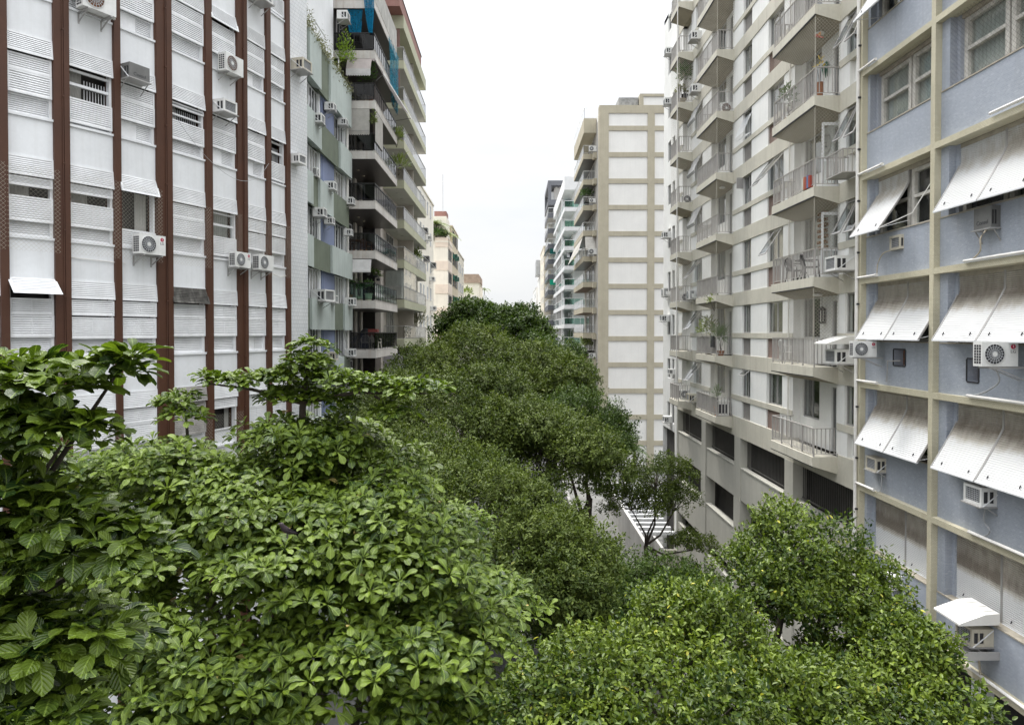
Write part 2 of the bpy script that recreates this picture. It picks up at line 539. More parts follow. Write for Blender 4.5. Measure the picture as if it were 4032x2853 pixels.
CAMP = np.array([0, 0, CAM_Z])
def lumps(rng, blobs, sub_r, per_m2, lo=-.25):
    """break each big blob of a crown into many smaller leafy lumps on its outside"""
    C = []; Rr = []; own = []
    B = np.array(blobs, float)
    for i, b in enumerate(B):
        c, r = b[:3], b[3:6]
        n = max(6, int(4 * np.pi * (r.mean() ** 2) * per_m2 * (1 - lo) / 2))
        d = rdirs(rng, n, lo)
        p = c + d * r * rng.uniform(.78, 1.02, n)[:, None]
        keep = np.ones(n, bool)
        for j, b2 in enumerate(B):
            if j != i: keep &= np.linalg.norm((p - b2[:3]) / b2[3:6], axis=1) > .72
        C.append(p[keep]); Rr.append(sub_r * rng.uniform(.6, 1.35, keep.sum())); own += [i] * int(keep.sum())
    return np.concatenate(C), np.concatenate(Rr), np.array(own)

def twigs(rng, C, Rr, dens, flat=.8, lo=-.35, cull=.3):
    P = []; N = []
    cnt = np.maximum(2, (dens * 4 * np.pi * Rr ** 2 * (1 - lo) / 2)).astype(int)
    idx = np.repeat(np.arange(len(C)), cnt)
    d = rdirs(rng, len(idx), lo)
    P = C[idx] + d * Rr[idx][:, None] * np.array([1, 1, flat]) * rng.uniform(.65, 1.08, len(idx))[:, None]
    if cull < 1:
        v = unit(CAMP - P)
        back = (d * v).sum(1) < -.15
        keep = ~back | (rng.random(len(idx)) < cull)
        P = P[keep]; d = d[keep]; idx = idx[keep]
    return P, d, idx

def limbs(rng, base, fork, blobs, C, own, r0, m, parent, n_fine=28):
    """trunk, boughs to every blob and fine branches to the lumps"""
    tr = MB()
    b = Vector(base); f = Vector(fork)
    mid = b.lerp(f, .5) + Vector((rng.uniform(-.2, .2), rng.uniform(-.2, .2), 0))
    tr.tube([b, b + (mid - b) * .1, mid, f], [r0 * 1.35, r0, r0 * .88, r0 * .75], m, 9)
    tr.build('trunk', parent, True)
    for i, bl in enumerate(blobs):
        br = MB()
        c = Vector(bl[:3]) - Vector((0, 0, bl[5] * .25))
        h = f.lerp(c, .5) + Vector((rng.uniform(-.3, .3), rng.uniform(-.3, .3), -.15 * (c - f).length))
        br.tube([f, h, c], [r0 * .5, r0 * .36, r0 * .2], m, 6)
        ids = np.nonzero(own == i)[0]
        if len(ids) > n_fine: ids = rng.choice(ids, n_fine, replace=False)
        for q in ids:
            e = Vector(C[q]); k = c.lerp(e, .5) + Vector((rng.uniform(-.1, .1), rng.uniform(-.1, .1), rng.uniform(-.05, .15)))
            br.tube([c.lerp(h, rng.uniform(0, .35)), k, e], [r0 * .13, r0 * .09, r0 * .04], m, 4, False)
        br.build('branch', parent, True)

def small_leaf_tree(label, cat, base, fork, blobs, sub_r, per_m2, dens, n_leaf, L, ratio, mat_, seed, group, kind='fold', r0=.22, spread=.22, lo=-.3, cull=.3, name='street_tree', inner=.4, jit=.34):
    rng = np.random.default_rng(seed)
    root = thing(name, label, cat, base, group)
    C, Rr, own = lumps(rng, blobs, sub_r, per_m2)
    P, d, idx = twigs(rng, C, Rr, dens, lo=lo, cull=cull)
    # an inner shell closes the crown
    C2, R2, o2 = lumps(rng, [(b[0], b[1], b[2] - b[5] * .12, b[3] * .72, b[4] * .72, b[5] * .72) for b in blobs], sub_r, per_m2 * .8)
    P2, d2, i2 = twigs(rng, C2, R2, dens * inner, lo=lo, cull=cull)
    P = np.concatenate([P, P2]); d = np.concatenate([d, d2]); idx = np.concatenate([idx, np.zeros(len(P2), int)])
    n = len(P)
    t = np.repeat(np.arange(n), n_leaf)
    m_ = len(t); pass
    ax0 = unit(d * .7 + rdirs(rng, n) * .45 + np.array([0, 0, .35]))
    pos = P[t] + ax0[t] * (rng.uniform(-.5, .5, m_) * spread)[:, None] + rdirs(rng, m_) * spread * .35
    axis = unit(ax0[t] * .55 + rdirs(rng, m_) * .85)
    nrm = unit(np.array([0, 0, 1.0]) * .75 + d[t] * .55 + rdirs(rng, m_) * jit)
    LL = L * rng.uniform(.65, 1.2, m_)
    lump_t = rng.normal(0, .13, len(C))
    tint = np.clip(rng.beta(2.0, 2.6, m_) + lump_t[idx][t], 0, .92)
    y = rng.random(m_) < .006
    tint[y] = 1.0
    leaf_object('crown', root, pos, axis, nrm, LL, LL * ratio, tint, kind, mat_)
    limbs(rng, base, fork, blobs, C, own, r0, M['bark'], root)
    return root

def rosette_leaves(rng, P, D, n_leaf, L):
    """almond-tree rosettes: leaves radiating from each twig tip"""
    n = len(P); t = np.repeat(np.arange(n), n_leaf)
    k = np.tile(np.arange(n_leaf), n)
    a = 2 * np.pi * k / n_leaf * 1.0 + rng.uniform(0, 6.28, n)[t] + rng.normal(0, .25, n * n_leaf)
    u = unit(D)
    ref = np.where(np.abs(u[:, 2:3]) < .9, np.array([[0, 0, 1.0]]), np.array([[1.0, 0, 0]]))
    x = unit(np.cross(u, ref)); y = np.cross(u, x)
    el = np.where(k % 3 == 2, rng.uniform(.6, 1.1, len(t)), rng.uniform(-.05, .55, len(t)))
    axis = (x[t] * np.cos(a)[:, None] + y[t] * np.sin(a)[:, None]) * np.cos(el)[:, None] + u[t] * np.sin(el)[:, None]
    axis = unit(axis - np.array([0, 0, .05]))
    nrm = unit(u[t] * 1.0 + np.array([0, 0, .5]) - axis * .3 + rdirs(rng, len(t)) * .28)
    LL = L * rng.uniform(.62, 1.15, len(t)) * np.where(k % 3 == 2, .72, 1)
    return P[t] + axis * .02, axis, nrm, LL, t, k

def potted_plant(name, label, loc, h, r, pot_m, leaf_m, n=90, L=.16, ratio=.4, seed=1, pot=(.16, .22), kind='fold', group=None, cat='potted plant', droop=0.0):
    rng = np.random.default_rng(seed)
    root = thing(name, label, cat, loc, group)
    z0 = 0
    if pot:
        mb = MB(); pr, ph = pot
        mb.lathe(loc, [(pr * .7, 0), (pr, ph * .95), (pr * 1.08, ph * .95), (pr * 1.08, ph), (pr * .9, ph), (pr * .85, ph * .9)], pot_m, 12)
        mb.build('pot', root); z0 = ph
    d = rdirs(rng, n, -.2)
    c = np.array(loc) + np.array([0, 0, z0 + h * .55])
    p = c + d * np.array([r, r, h * .5]) * rng.uniform(.3, 1, n)[:, None]
    ax = unit(d + np.array([0, 0, .3 - droop]) + rdirs(rng, n) * .5)
    nr = unit(np.array([0, 0, 1.0]) + rdirs(rng, n) * .6)
    leaf_object('foliage', root, p, ax, nr, L * rng.uniform(.6, 1.2, n), L * ratio * rng.uniform(.7, 1.1, n), np.clip(rng.beta(2, 2, n), 0, .9), kind, leaf_m)
    st = MB()
    for i in range(5):
        e = p[rng.integers(n)]
        st.tube([(loc[0], loc[1], loc[2] + z0 - .03), ((loc[0] + e[0]) / 2, (loc[1] + e[1]) / 2, (loc[2] + z0 + e[2]) / 2 + .05), tuple(e)], [.012, .008, .004], M['bark'], 4, False)
    st.build('stem', root)
    return root

def palm(name, label, loc, h, n_fr, fl, m, seed, group=None, trunk_r=.07, cat='palm'):
    rng = np.random.default_rng(seed)
    root = thing(name, label, cat, loc, group)
    st = MB(); st.tube([loc, (loc[0] + .05, loc[1], loc[2] + h)], [trunk_r * 1.2, trunk_r], M['bark'], 7); st.build('trunk', root)
    fr = []; ax = []; nr = []; LL = []
    top = np.array(loc) + np.array([.05, 0, h])
    stm = MB()
    for i in range(n_fr):
        a = 2 * np.pi * i / n_fr + rng.uniform(-.2, .2); e = rng.uniform(.3, 1.2)
        h_ = np.array([np.cos(a), np.sin(a), 0]); pts = []
        for s in np.linspace(0, 1, 12):
            pts.append(top + h_ * fl * s * np.cos(e) + np.array([0, 0, fl * (s * np.sin(e) - .75 * s * s)]))
        stm.tube([tuple(p) for p in pts[::3]] + [tuple(pts[-1])], [.014, .012, .009, .006, .003], m, 4, False)
        side = np.cross(h_, [0, 0, 1])
        for s_, p in enumerate(pts[1:]):
            tdir = pts[s_ + 1] - pts[s_]; tdir = tdir / np.linalg.norm(tdir)
            for sg in (-1, 1):
                for q in (0, .5):
                    fr.append(p - tdir * q * fl / 12); ax.append(side * sg * .8 + tdir * .7 - np.array([0, 0, .25])); nr.append([0, 0, 1]); LL.append(fl * .28 * (1 - .55 * s_ / 11))
    fr = np.array(fr); LL = np.array(LL)
    leaf_object('frond', root, fr, np.array(ax), np.array(nr, float), LL, LL * .13, np.clip(rng.beta(2, 2, len(fr)), 0, .9), 'blade', m)
    stm.build('frond_stem', root)
    return root

LM = {
    'almond': leaf_mat('almond_leaf', (0.012, 0.034, 0.004), (0.124, 0.178, 0.017), (0.42, 0.33, 0.12), 0.38, 0.22, .96, .27, True),
    'almond_near': leaf_mat('almond_leaf_near', (0.009, 0.026, 0.005), (0.108, 0.158, 0.015), (0.30, 0.24, 0.05), 0.36, 0.28, .96, .32, True),
    'ficus': leaf_mat('ficus_leaf', (0.015, 0.038, 0.004), (0.156, 0.212, 0.022), (0.40, 0.38, 0.06), 0.44, 0.22, .96, .28),
    'dark': leaf_mat('dark_small_leaf', (0.034, 0.056, 0.011), (0.122, 0.160, 0.030), (0.20, 0.22, 0.06), 0.55, 0.24, .96, .18),
    'dark2': leaf_mat('deep_green_leaf', (0.020, 0.043, 0.008), (0.080, 0.125, 0.022), (0.19, 0.22, 0.05), 0.52, 0.24, .96, .18),
    'lime': leaf_mat('lime_leaf', (0.10, 0.17, 0.02), (0.30, 0.42, 0.06), (0.45, 0.45, 0.10), 0.5, 0.35, .96),
    'pot': leaf_mat('house_plant_leaf', (0.03, 0.07, 0.02), (0.10, 0.18, 0.05), (0.3, 0.3, 0.08), 0.45, 0.25, .96),
    'palm': leaf_mat('palm_leaf', (0.09, 0.13, 0.04), (0.24, 0.28, 0.10), (0.4, 0.36, 0.15), 0.5, 0.3, .96),
    'dry': leaf_mat('dry_grey_leaf', (0.10, 0.11, 0.06), (0.26, 0.25, 0.18), (0.3, 0.28, 0.2), 0.7, 0.3, .96),
}
# ------------------------------------------------------------------ air conditioners (prototypes: +Y points away from the wall, origin on the wall)
protos = {}
def ac_window(key, shell, w=.62, h=.42, d=.52, tray=True, text=None, brace=True):
    t = thing('window_air_conditioner', '', 'air conditioner', (0, 0, 0), 'window air conditioners')
    c = MB()
    c.box(-w / 2, w / 2, .0, d, 0, .03, shell); c.box(-w / 2, w / 2, 0, d, h - .03, h, shell)
    for s in (-1, 1):
        x0, x1 = (s * w / 2, s * (w / 2 - .025)) if s < 0 else (w / 2 - .025, w / 2)
        c.box(min(x0, x1), max(x0, x1), 0, d * .45, .03, h - .03, shell); c.box(min(x0, x1), max(x0, x1), d * .9, d, .03, h - .03, shell)
        c.box(min(x0, x1), max(x0, x1), d * .45, d * .9, .03, .07, shell); c.box(min(x0, x1), max(x0, x1), d * .45, d * .9, h - .09, h - .03, shell)
        c.box(min(x0, x1), max(x0, x1), d * .64, d * .70, .07, h - .09, shell)
    c.box(-w / 2 + .025, w / 2 - .025, d - .03, d, .03, .06, shell); c.box(-w / 2 + .025, w / 2 - .025, d - .03, d, h - .06, h - .03, shell)
    c.box(-w / 2 + .025, -w / 2 + .06, d - .03, d, .06, h - .06, shell); c.box(w / 2 - .06, w / 2 - .025, d - .03, d, .06, h - .06, shell)
    c.build('casing', t)
    g = MB(); g.box(-w / 2 + .03, w / 2 - .03, .02, d - .035, .035, h - .035, M['ac_dark'])
    z = .08
    while z < h - .07: g.box(-w / 2 + .06, w / 2 - .06, d - .034, d - .022, z, z + .012, M['ac_grille']); z += .045
    x = -w / 2 + .09
    while x < w / 2 - .07: g.box(x, x + .010, d - .034, d - .024, .06, h - .06, M['ac_grille']); x += .06
    g.build('condenser_grille', t)
    if tray:
        b = MB(); b.box(-w / 2 - .03, w / 2 + .03, 0, d + .05, -.035, -.005, M['alu'])
        for s in (-1, 1):
            x = s * (w / 2 + .01)
            if brace:
                b.bar((x, .01, h * .95), (x, d * .95, -.01), .02, .02, M['white_metal'])
            b.bar((x, .01, -.30), (x, d * .8, -.03), .02, .02, M['alu'])
        b.build('bracket', t)
    if text:
        Mx = Matrix.Translation((0, d + .002, h * .28)) @ Matrix.Rotation(R(180), 4, 'Z') @ Matrix.Rotation(R(90), 4, 'X')
        pl_ = MB(); pl_.box(-w / 2 + .03, w / 2 - .03, d - .006, d + .0005, .04, h - .04, shell); pl_.build('back_plate', t)
        letters(text, .13, M['ac_dark'], 'lettering', t, Mx)
    protos[key] = t
    return t
def ac_split(key, shell, w=.80, h=.55, d=.30, text=None, rusty=False, side=False):
    t = thing('split_condenser', '', 'air conditioner', (0, 0, 0), 'split condensers')
    o = .16                                               # stands off the wall on brackets
    c = MB()
    c.box(-w / 2, w / 2, o, o + d, 0, h, shell)
    c.build('casing', t)
    f = MB(); cx = w * .16 if True else 0; r = h * .40
    N = 28; y = o + d
    ring = lambda r0, yy: [(cx + r0 * math.cos(2 * math.pi * i / N), yy, h / 2 + r0 * math.sin(2 * math.pi * i / N)) for i in range(N)]
    f.add(ring(r, y + .004), [tuple(range(N))], M['rust'] if rusty else M['ac_dark'])
    v = ring(r, y + .004) + ring(r * 1.08, y + .014) + ring(r, y + .02)
    f.add(v, [(i, (i + 1) % N, N + (i + 1) % N, N + i) for i in range(N)] + [(N + i, N + (i + 1) % N, 2 * N + (i + 1) % N, 2 * N + i) for i in range(N)], shell)
    f.build('fan_opening', t)
    gd = MB()
    for rr in (.3, .52, .74):
        f0 = ring(r * rr, y + .018); gd.tube(f0 + [f0[0]], .006, M['ac_grille'], 4, False)
    for i in range(18):
        a = 2 * math.pi * i / 18
        gd.bar((cx + r * .2 * math.cos(a), y + .018, h / 2 + r * .2 * math.sin(a)), (cx + r * math.cos(a + .35), y + .018, h / 2 + r * math.sin(a + .35)), .011, .008, M['ac_grille'], up=(0, 1, 0))
    gd.add(ring(r * .24, y + .024), [tuple(range(N))], shell)
    gd.build('fan_guard', t)
    for s in (-1, 1):                                      # side fins
        fl = MB()
        for zz in range(7):
            z = .06 + zz * (h - .12) / 7
            for k in range(3): fl.box(s * w / 2 - .002 if s < 0 else w / 2 - .004, s * w / 2 + .004 if s < 0 else w / 2 + .003, o + .04 + k * .08, o + .10 + k * .08, z, z + .05, M['ac_dark'])
        fl.build('side_vent', t)
    vc = MB(); vc.box(-w / 2 - .06, -w / 2 - .005, o + .06, o + .2, .08, .32, shell); vc.tube([(-w / 2 - .03, o + .1, .1), (-w / 2 - .12, o + .05, .08), (-w / 2 - .2, .0, .12)], .025, M['pvc'], 6); vc.build('valve_cover', t)
    b = MB()
    b.box(-w * .37, w * .37, o + .02, o + .05, -.048, -.012, M['alu'])
    for s in ((-1, 1) if side else ()):
        y_ = o + d / 2 + s * .11
        b.box(-w / 2 - .22, w * .3, y_ - .02, y_ + .02, -.05, -.01, M['alu']); b.bar((-w / 2 - .22, y_, -.33), (w * .05, y_, -.05), .03, .02, M['alu'])
    for s in (() if side else (-1, 1)):
        x = s * w * .34
        b.box(x - .02, x + .02, 0, o + d + .03, -.05, -.01, M['alu']); b.bar((x, .0, -.28), (x, o + d * .8, -.05), .03, .02, M['alu']); b.box(x - .02, x + .02, -.005, .02, -.32, -.01, M['alu'])
    b.build('bracket', t)
    if text:
        Mx = Matrix.Translation((-w * .36, y + .003, h * .60)) @ Matrix.Rotation(R(180), 4, 'Z') @ Matrix.Rotation(R(90), 4, 'X')
        letters(text, .10, M['grey_mark'], 'lettering', t, Mx)
        d_ = MB(); N2 = 16
        d_.add([(-w * .36 + .055 * math.cos(2 * math.pi * i / N2), y + .004, h * .80 + .055 * math.sin(2 * math.pi * i / N2)) for i in range(N2)], [tuple(range(N2))], M['red_mark'])
        d_.bar((-w * .36, y + .006, h * .80 + .035), (-w * .36, y + .006, h * .80 - .02), .012, .004, M['plastic_white'], up=(0, 1, 0)); d_.bar((-w * .36, y + .006, h * .80 - .02), (-w * .36 - .03, y + .006, h * .80 - .02), .004, .012, M['plastic_white'], up=(0, 1, 0))
        d_.build('emblem', t)
    protos[key] = t
    return t
ac_window('white', M['ac_white']); ac_window('beige', M['ac_beige']); ac_window('grey', M['ac_grey'], .60, .40, .42, text='Consul'); ac_window('grey_in', M['ac_grey'], .55, .46, .22, text='Consul', brace=False)
ac_window('slim', M['ac_white'], .52, .36, .40, tray=False); ac_window('slim_beige', M['ac_beige'], .52, .38, .30, tray=False); ac_window('big', M['ac_white'], .75, .46, .62)
ac_split('logo', M['ac_white'], text='LG'); ac_split('logo_side', M['ac_white'], text='LG', side=True); ac_split('plain', M['ac_white']); ac_split('old', M['ac_white'], .85, .62, .34, rusty=True)
used = set()
def ac(key, loc, ang, label, group=None, scale=1):
    """ang = direction the unit faces, radians in plan"""
    rz = ang - math.pi / 2
    p = protos[key]
    if key not in used:
        used.add(key); p.location = loc; p.rotation_euler = (0, 0, rz); p.scale = (scale,) * 3; p['label'] = label
        if group: p['group'] = group
        return p
    return dup(p, loc, rz, label, group, scale)
def hose(pts, r, m, label, name='drain_hose'):
    b = MB(); P = [Vector(p) for p in pts]; out_ = []
    for i in range(len(P) - 1):
        for t in (0, .25, .5, .75):
            p0 = P[max(i - 1, 0)]; p1 = P[i]; p2 = P[i + 1]; p3 = P[min(i + 2, len(P) - 1)]
            out_.append(.5 * ((2 * p1) + (p2 - p0) * t + (2 * p0 - 5 * p1 + 4 * p2 - p3) * t * t + (3 * p1 - p0 - 3 * p2 + p3) * t ** 3))
    out_.append(P[-1])
    b.tube(out_, r, m, 6); return tag(b.build(name, None, True), label, 'hose')
# ------------------------------------------------------------------ ground
asphalt = mat('asphalt', (0.055, 0.055, 0.057), 0.9, 0.25, 0.8, bump=0.3)
paving = tile_mat('pavement', (0.36, 0.35, 0.33), (0.30, 0.29, 0.27), (0.18, 0.18, 0.17), .5, .5, .01, swap='side', rough=0.85, var=.3)
kerb_m = mat('granite_kerb', (0.30, 0.29, 0.28), 0.85, 0.2, 2)
earth = mat('ground', (0.12, 0.11, 0.10), 0.95, 0.3, 0.3)
g = MB(); g.box(-600, 600, -60, 1500, GROUND - 1.5, GROUND - .15, earth); struct(g.build('ground'))
g = MB(); g.box(-4.2, 5.2, -40, 600, GROUND - .15, GROUND - .12, asphalt); struct(g.build('road'))
for (a, b, k0, k1) in ((-14.0, -4.45, -4.45, -4.2), (5.45, 30.0, 5.2, 5.45)):
    g = MB(); g.box(a, b, -40, 600, GROUND - .149, GROUND, paving); struct(g.build('pavement'))
    g = MB(); g.box(k0, k1, -40, 600, GROUND - .149, GROUND + .003, kerb_m); struct(g.build('kerb'))
lp = MB()
wp = mat('road_paint', (0.7, 0.7, 0.68), .8, .2, 3)
y = -30
while y < 250:
    lp.box(.44, .56, y, y + 2, GROUND - .118, GROUND - .114, wp); y += 5
struct(lp.build('road_markings'))
# ------------------------------------------------------------------ white louvred building on the left (gently bowed front)
def left_white():
    Wl = [(-13.04, 16.06), (-12.40, 16.87), (-12.29, 17.01), (-11.68, 17.78), (-11.48, 18.07), (-10.89, 19.05), (-10.81, 19.21), (-10.32, 20.19),
          (-10.12, 20.64), (-9.63, 21.84), (-9.54, 22.07), (-9.16, 23.14), (-9.02, 23.56), (-8.70, 24.55), (-8.63, 24.77), (-8.37, 25.67), (-8.30, 25.88), (-7.95, 27.17)]
    Z0, Z1 = GROUND, 31.0
    root = thing('apartment_building', 'white louvred apartment block with tall brown pilasters, nearest on the left', 'building', (-12, 20, GROUND))
    tile = tile_mat('white_square_tile', (0.72, 0.73, 0.74), (0.66, 0.68, 0.70), (0.50, 0.51, 0.52), 0.20, 0.145, 0.010, swap='sum', rough=0.35, var=0.12)
    wall = MB(); spn = 2.02
    # body behind the front
    back = [(-8.0 - 12, 27.17 + 3), (-22, 15)]
    inner = []
    for (p0, p1) in zip(Wl[:-1], Wl[1:]):
        T, L, a = seg(p0, p1); inner.append(T(0, -0.55, 0)[:2]); last = T(L, -0.55, 0)[:2]
    inner.append(last)
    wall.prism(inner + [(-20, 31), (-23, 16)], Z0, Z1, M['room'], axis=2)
    wins = [(0, 1), (2, 3), (4, 5), (6, 7), (8, 9), (10, 11), (12, 13), (14, 15)]
    pil = [(1, 2, 0), (3, 4, 1), (5, 6, 0), (7, 8, 1), (9, 10, 0), (11, 12, 1), (13, 14, 0), (15, 16, 0)]
    for i, j, wide in pil:
        T, L, a = seg(Wl[i], Wl[j])
        mb = MB(T)
        if wide:   # two boards with a joint between, and a conduit
            mb.box(0, L * .62, -.3, 0.12, Z0, Z1, M['brown'])
            mb.box(L * .63, L, -.3, 0.15, Z0, Z1, M['brown'])
            mb.tube([(L * .56, 0.14, Z0), (L * .56, 0.14, Z1)], 0.016, M['brown'], 5)
            z = 1.0
            while z < 29:
                mb.box(L * .5, L * .62, 0.12, .16, z, z + .04, M['brown']); z += 1.7
        else:
            mb.box(0, L, -.3, 0.13, Z0, Z1, M['brown'])
        mb.build('pilaster', root)
    # tiled end strip
    T, L, a = seg(Wl[16], Wl[17])
    wall.T = T
    wall.box(0, L, -.3, 0.0, Z0, Z1, tile)
    wall.box(L - .25, L, -9, -.3, Z0, Z1, M['white'])
    wall.T = None
    # variations:  (bay, floor) -> what is open
    op = {(2, 2): 'sash', (4, 2): 'gap', (7, 2): 'sash', (1, 1): 'low', (2, 1): 'low', (3, 1): 'wide', (5, 1): 'glass', (5, -1): 'dark',
          (1, 0): 'flip', (4, 0): 'dirty', (4, -1): 'grey', (0, 1): 'low', (1, 3): 'gap', (7, 4): 'glass', (2, 3): 'gap', (2, 0): 'shift', (3, 0): 'shift', (6, 1): 'shift', (7, 1): 'shift'}
    rng = random.Random(4)
    for b, (i, j) in enumerate(wins):
        T, L, a = seg(Wl[i], Wl[j])
        for n in range(-4, 6):
            S = 11.35 + 3 * n
            wall.T = T
            wall.box(-.02, L + .02, -.3, 0.03, S + spn, S + 3.0 - .02, M['white'])
            wall.box(-.02, L + .02, -.3, 0.075, S - .03, S + .03, M['white'])
            wall.box(-.02, L + .02, -.3, 0.045, S + spn - .025, S + spn, M['white'])
            wall.T = None
            st = op.get((b, n), '')
            fr = MB(T)
            # fixed frame and lower recessed panel
            fr.box(.0, .05, -.16, -.02, S + .03, S + spn - .03, M['slat'])
            fr.box(L - .06, L, -.16, -.01, S + .03, S + spn - .03, M['slat'])
            fr.box(.05, L - .06, -.14, -.05, S + .03, S + .08, M['slat'])
            fr.box(.05, L - .06, -.14, -.05, S + .49, S + .53, M['slat'])
            if rng.random() < .3 and st == '':
                fr.box(.05, L * .55, -.14, -.09, S + .08, S + .49, M['slat'])
                fr.saw(L * .55, L - .06, S + .08, S + .49, 8, -.12, .045, M['slat'])
            else:
                fr.saw(.05, L - .06, S + .08, S + .49, 8, -.12, .045, M['slat'])
            win = fr.build('window', root)
            sm = M['grey_slat'] if st == 'grey' else M['slat']
            def sash(z0, z1, n0, name='louver_shutter', k=None):
                mb = MB(T)
                mb.box(.01, .06, n0 - .03, n0 + .035, z0, z1, sm); mb.box(L - .06, L - .01, n0 - .03, n0 + .035, z0, z1, sm)
                mb.box(.06, L - .06, n0 - .03, n0 + .03, z0, z0 + .05, sm); mb.box(.06, L - .06, n0 - .03, n0 + .03, z1 - .045, z1, sm)
                mb.saw(.06, L - .06, z0 + .05, z1 - .045, k or max(4, int((z1 - z0 - .09) / .052)), n0 - .012, .042, sm)
                mb.box(L * .5 - .008, L * .5 + .008, n0 - .02, n0 + .022, z0 + .05, z1 - .045, sm)
                return mb.build(name, win)
            lo = [0.53, 1.08]; hi = [1.09, 1.50]
            if st == 'sash': lo = [.10, .74]; hi = None
            if st == 'low': lo = [.40, 1.02]; hi = [1.27, 1.50]
            if st == 'wide': lo = [.03, .50]; hi = None
            if st == 'gap': hi = [1.36, 1.50]; lo = [.40, 0.97]
            if st == 'glass': lo = [.1, .72]; hi = None
            if st == 'shift': lo = [.48, 1.05]
            if st == 'dark': lo = None; hi = [1.2, 1.5]
            if lo: sash(S + lo[0], S + lo[1], 0.01)
            if hi: sash(S + hi[0], S + hi[1], 0.0 if st != 'shift' else .03)
            if st in ('sash', 'gap', 'low', 'wide', 'glass', 'dark'):
                za = S + (lo[1] if lo else .1); zb = S + (hi[0] if hi else 1.5)
                mb = MB(T)
                mid = (za + zb) / 2
                if st in ('sash', 'glass'):
                    mb.box(.05, L - .06, -.14, -.06, mid - .035, mid + .035, M['slat'])
                    mb.box(.05, L - .06, -.12, -.05, zb - .06, zb, M['slat'])
                    if st == 'sash':
                        x = L * .45
                        while x < L - .08:
                            mb.box(x, x + .014, -.2, -.186, za, mid - .035, M['slat'])
                            mb.box(x, x + .014, -.2, -.186, mid + .05, mid + .2, M['slat']); x += .075
                if st == 'gap':
                    mb.box(.05, L - .06, -.14, -.06, mid - .02, mid + .03, M['slat'])
                    x = .1
                    while x < L - .08:
                        mb.box(x, x + .014, -.2, -.186, za, zb, M['slat']); x += .075
                if mb.v: mb.build('sash_frame', win)
                cu = MB(T)
                c0, c1 = {'sash': (.03, .45), 'low': (.03, .55), 'wide': (.62, .95), 'gap': (.05, .4), 'glass': (.03, .95), 'dark': (.8, .98)}[st]
                k = max(4, int((c1 - c0) * L / .045))
                for q in range(k):
                    ua = c0 * L + (c1 - c0) * L * q / k; ub = c0 * L + (c1 - c0) * L * (q + 1) / k
                    cu.quad((ua, -.32 + (q % 2) * .03, S + .2), (ub, -.32 + ((q + 1) % 2) * .03, S + .2), (ub, -.32 + ((q + 1) % 2) * .03, S + 1.6), (ua, -.32 + (q % 2) * .03, S + 1.6), M['curtain'])
                cu.build('curtain', win)
            if st == 'glass':
                gp = MB(T); gp.box(.05, L - .06, -.11, -.105, S + .72, S + 1.5, M['glass']); gp.build('pane', win)
            # awning louvre at the top, hinged at its head
            til = 0.02 + rng.random() * .04
            if st == 'flip': til = .48
            if st in ('wide', 'dirty'): til = .16
            if b == 5 and n == 3: til = .12
            zt, zb_ = S + 2.0, S + (1.53 if st != 'flip' else 1.60)
            sm2 = M['dirty_slat'] if st == 'dirty' else sm
            aw = MB(lambda u, nn, z, T=T: T(u, nn + .03 + til * (zt - z) / (zt - zb_), z))
            aw.box(-.03, .03, -.02, .02, zb_, zt, sm2); aw.box(L - .03, L + .03, -.02, .02, zb_, zt, sm2)
            aw.box(.03, L - .03, -.02, .02, zb_, zb_ + .04, sm2); aw.box(.03, L - .03, -.02, .02, zt - .04, zt, sm2)
            aw.saw(.03, L - .03, zb_ + .04, zt - .04, 8, -.012, .035, sm2)
            aw.build('awning_shutter', win)
    wall.build('wall', root)
    # safety nets stretched over the storey with the open shutters
    for b0, b1, z0, z1 in ((0, 3, 14.0, 16.1), (4, 7, 14.0, 15.9), (1, 2, 8.2, 9.4), (4, 5, 8.0, 9.4)):
        mb = MB()
        for b in range(b0, b1 + 1):
            T, L, a = seg(Wl[wins[b][0]], Wl[wins[b][1]])
            mb.T = T; net(mb, -.05, L + .1, z0, z1, 0.20, M['net'], .075, .0026)
        mb.build('safety_net', root)
    cb = MB()
    pts = []
    for q in range(13):
        t = q / 12; z = 17.2 + 1.2 * (2 * t - 1) ** 2 - .5 * t
        a_ = Vector(Wl[8]).lerp(Vector(Wl[13]), t); pts.append((a_.x + .2 + .25 * math.sin(t * 3.14), a_.y - .1, z))
    cb.tube(pts, .006, M['ac_grille'], 4); cb.build('cable', root)
    # drain hoses across the spandrels
    mb = MB()
    T, L, a = seg(Wl[4], Wl[5]); mb.T = T
    mb.tube([(-.05, .05, 13.95), (.3, .06, 13.93), (L + .3, .06, 13.9)], .012, M['pvc'], 5)
    T, L, a = seg(Wl[14], Wl[15]); mb.T = T
    mb.tube([(0, .08, 14.1), (.5, .1, 14.0), (1.1, .05, 14.12)], .014, M['pvc'], 5)
    mb.build('drain_hose', root)
    return Wl
WL = left_white()
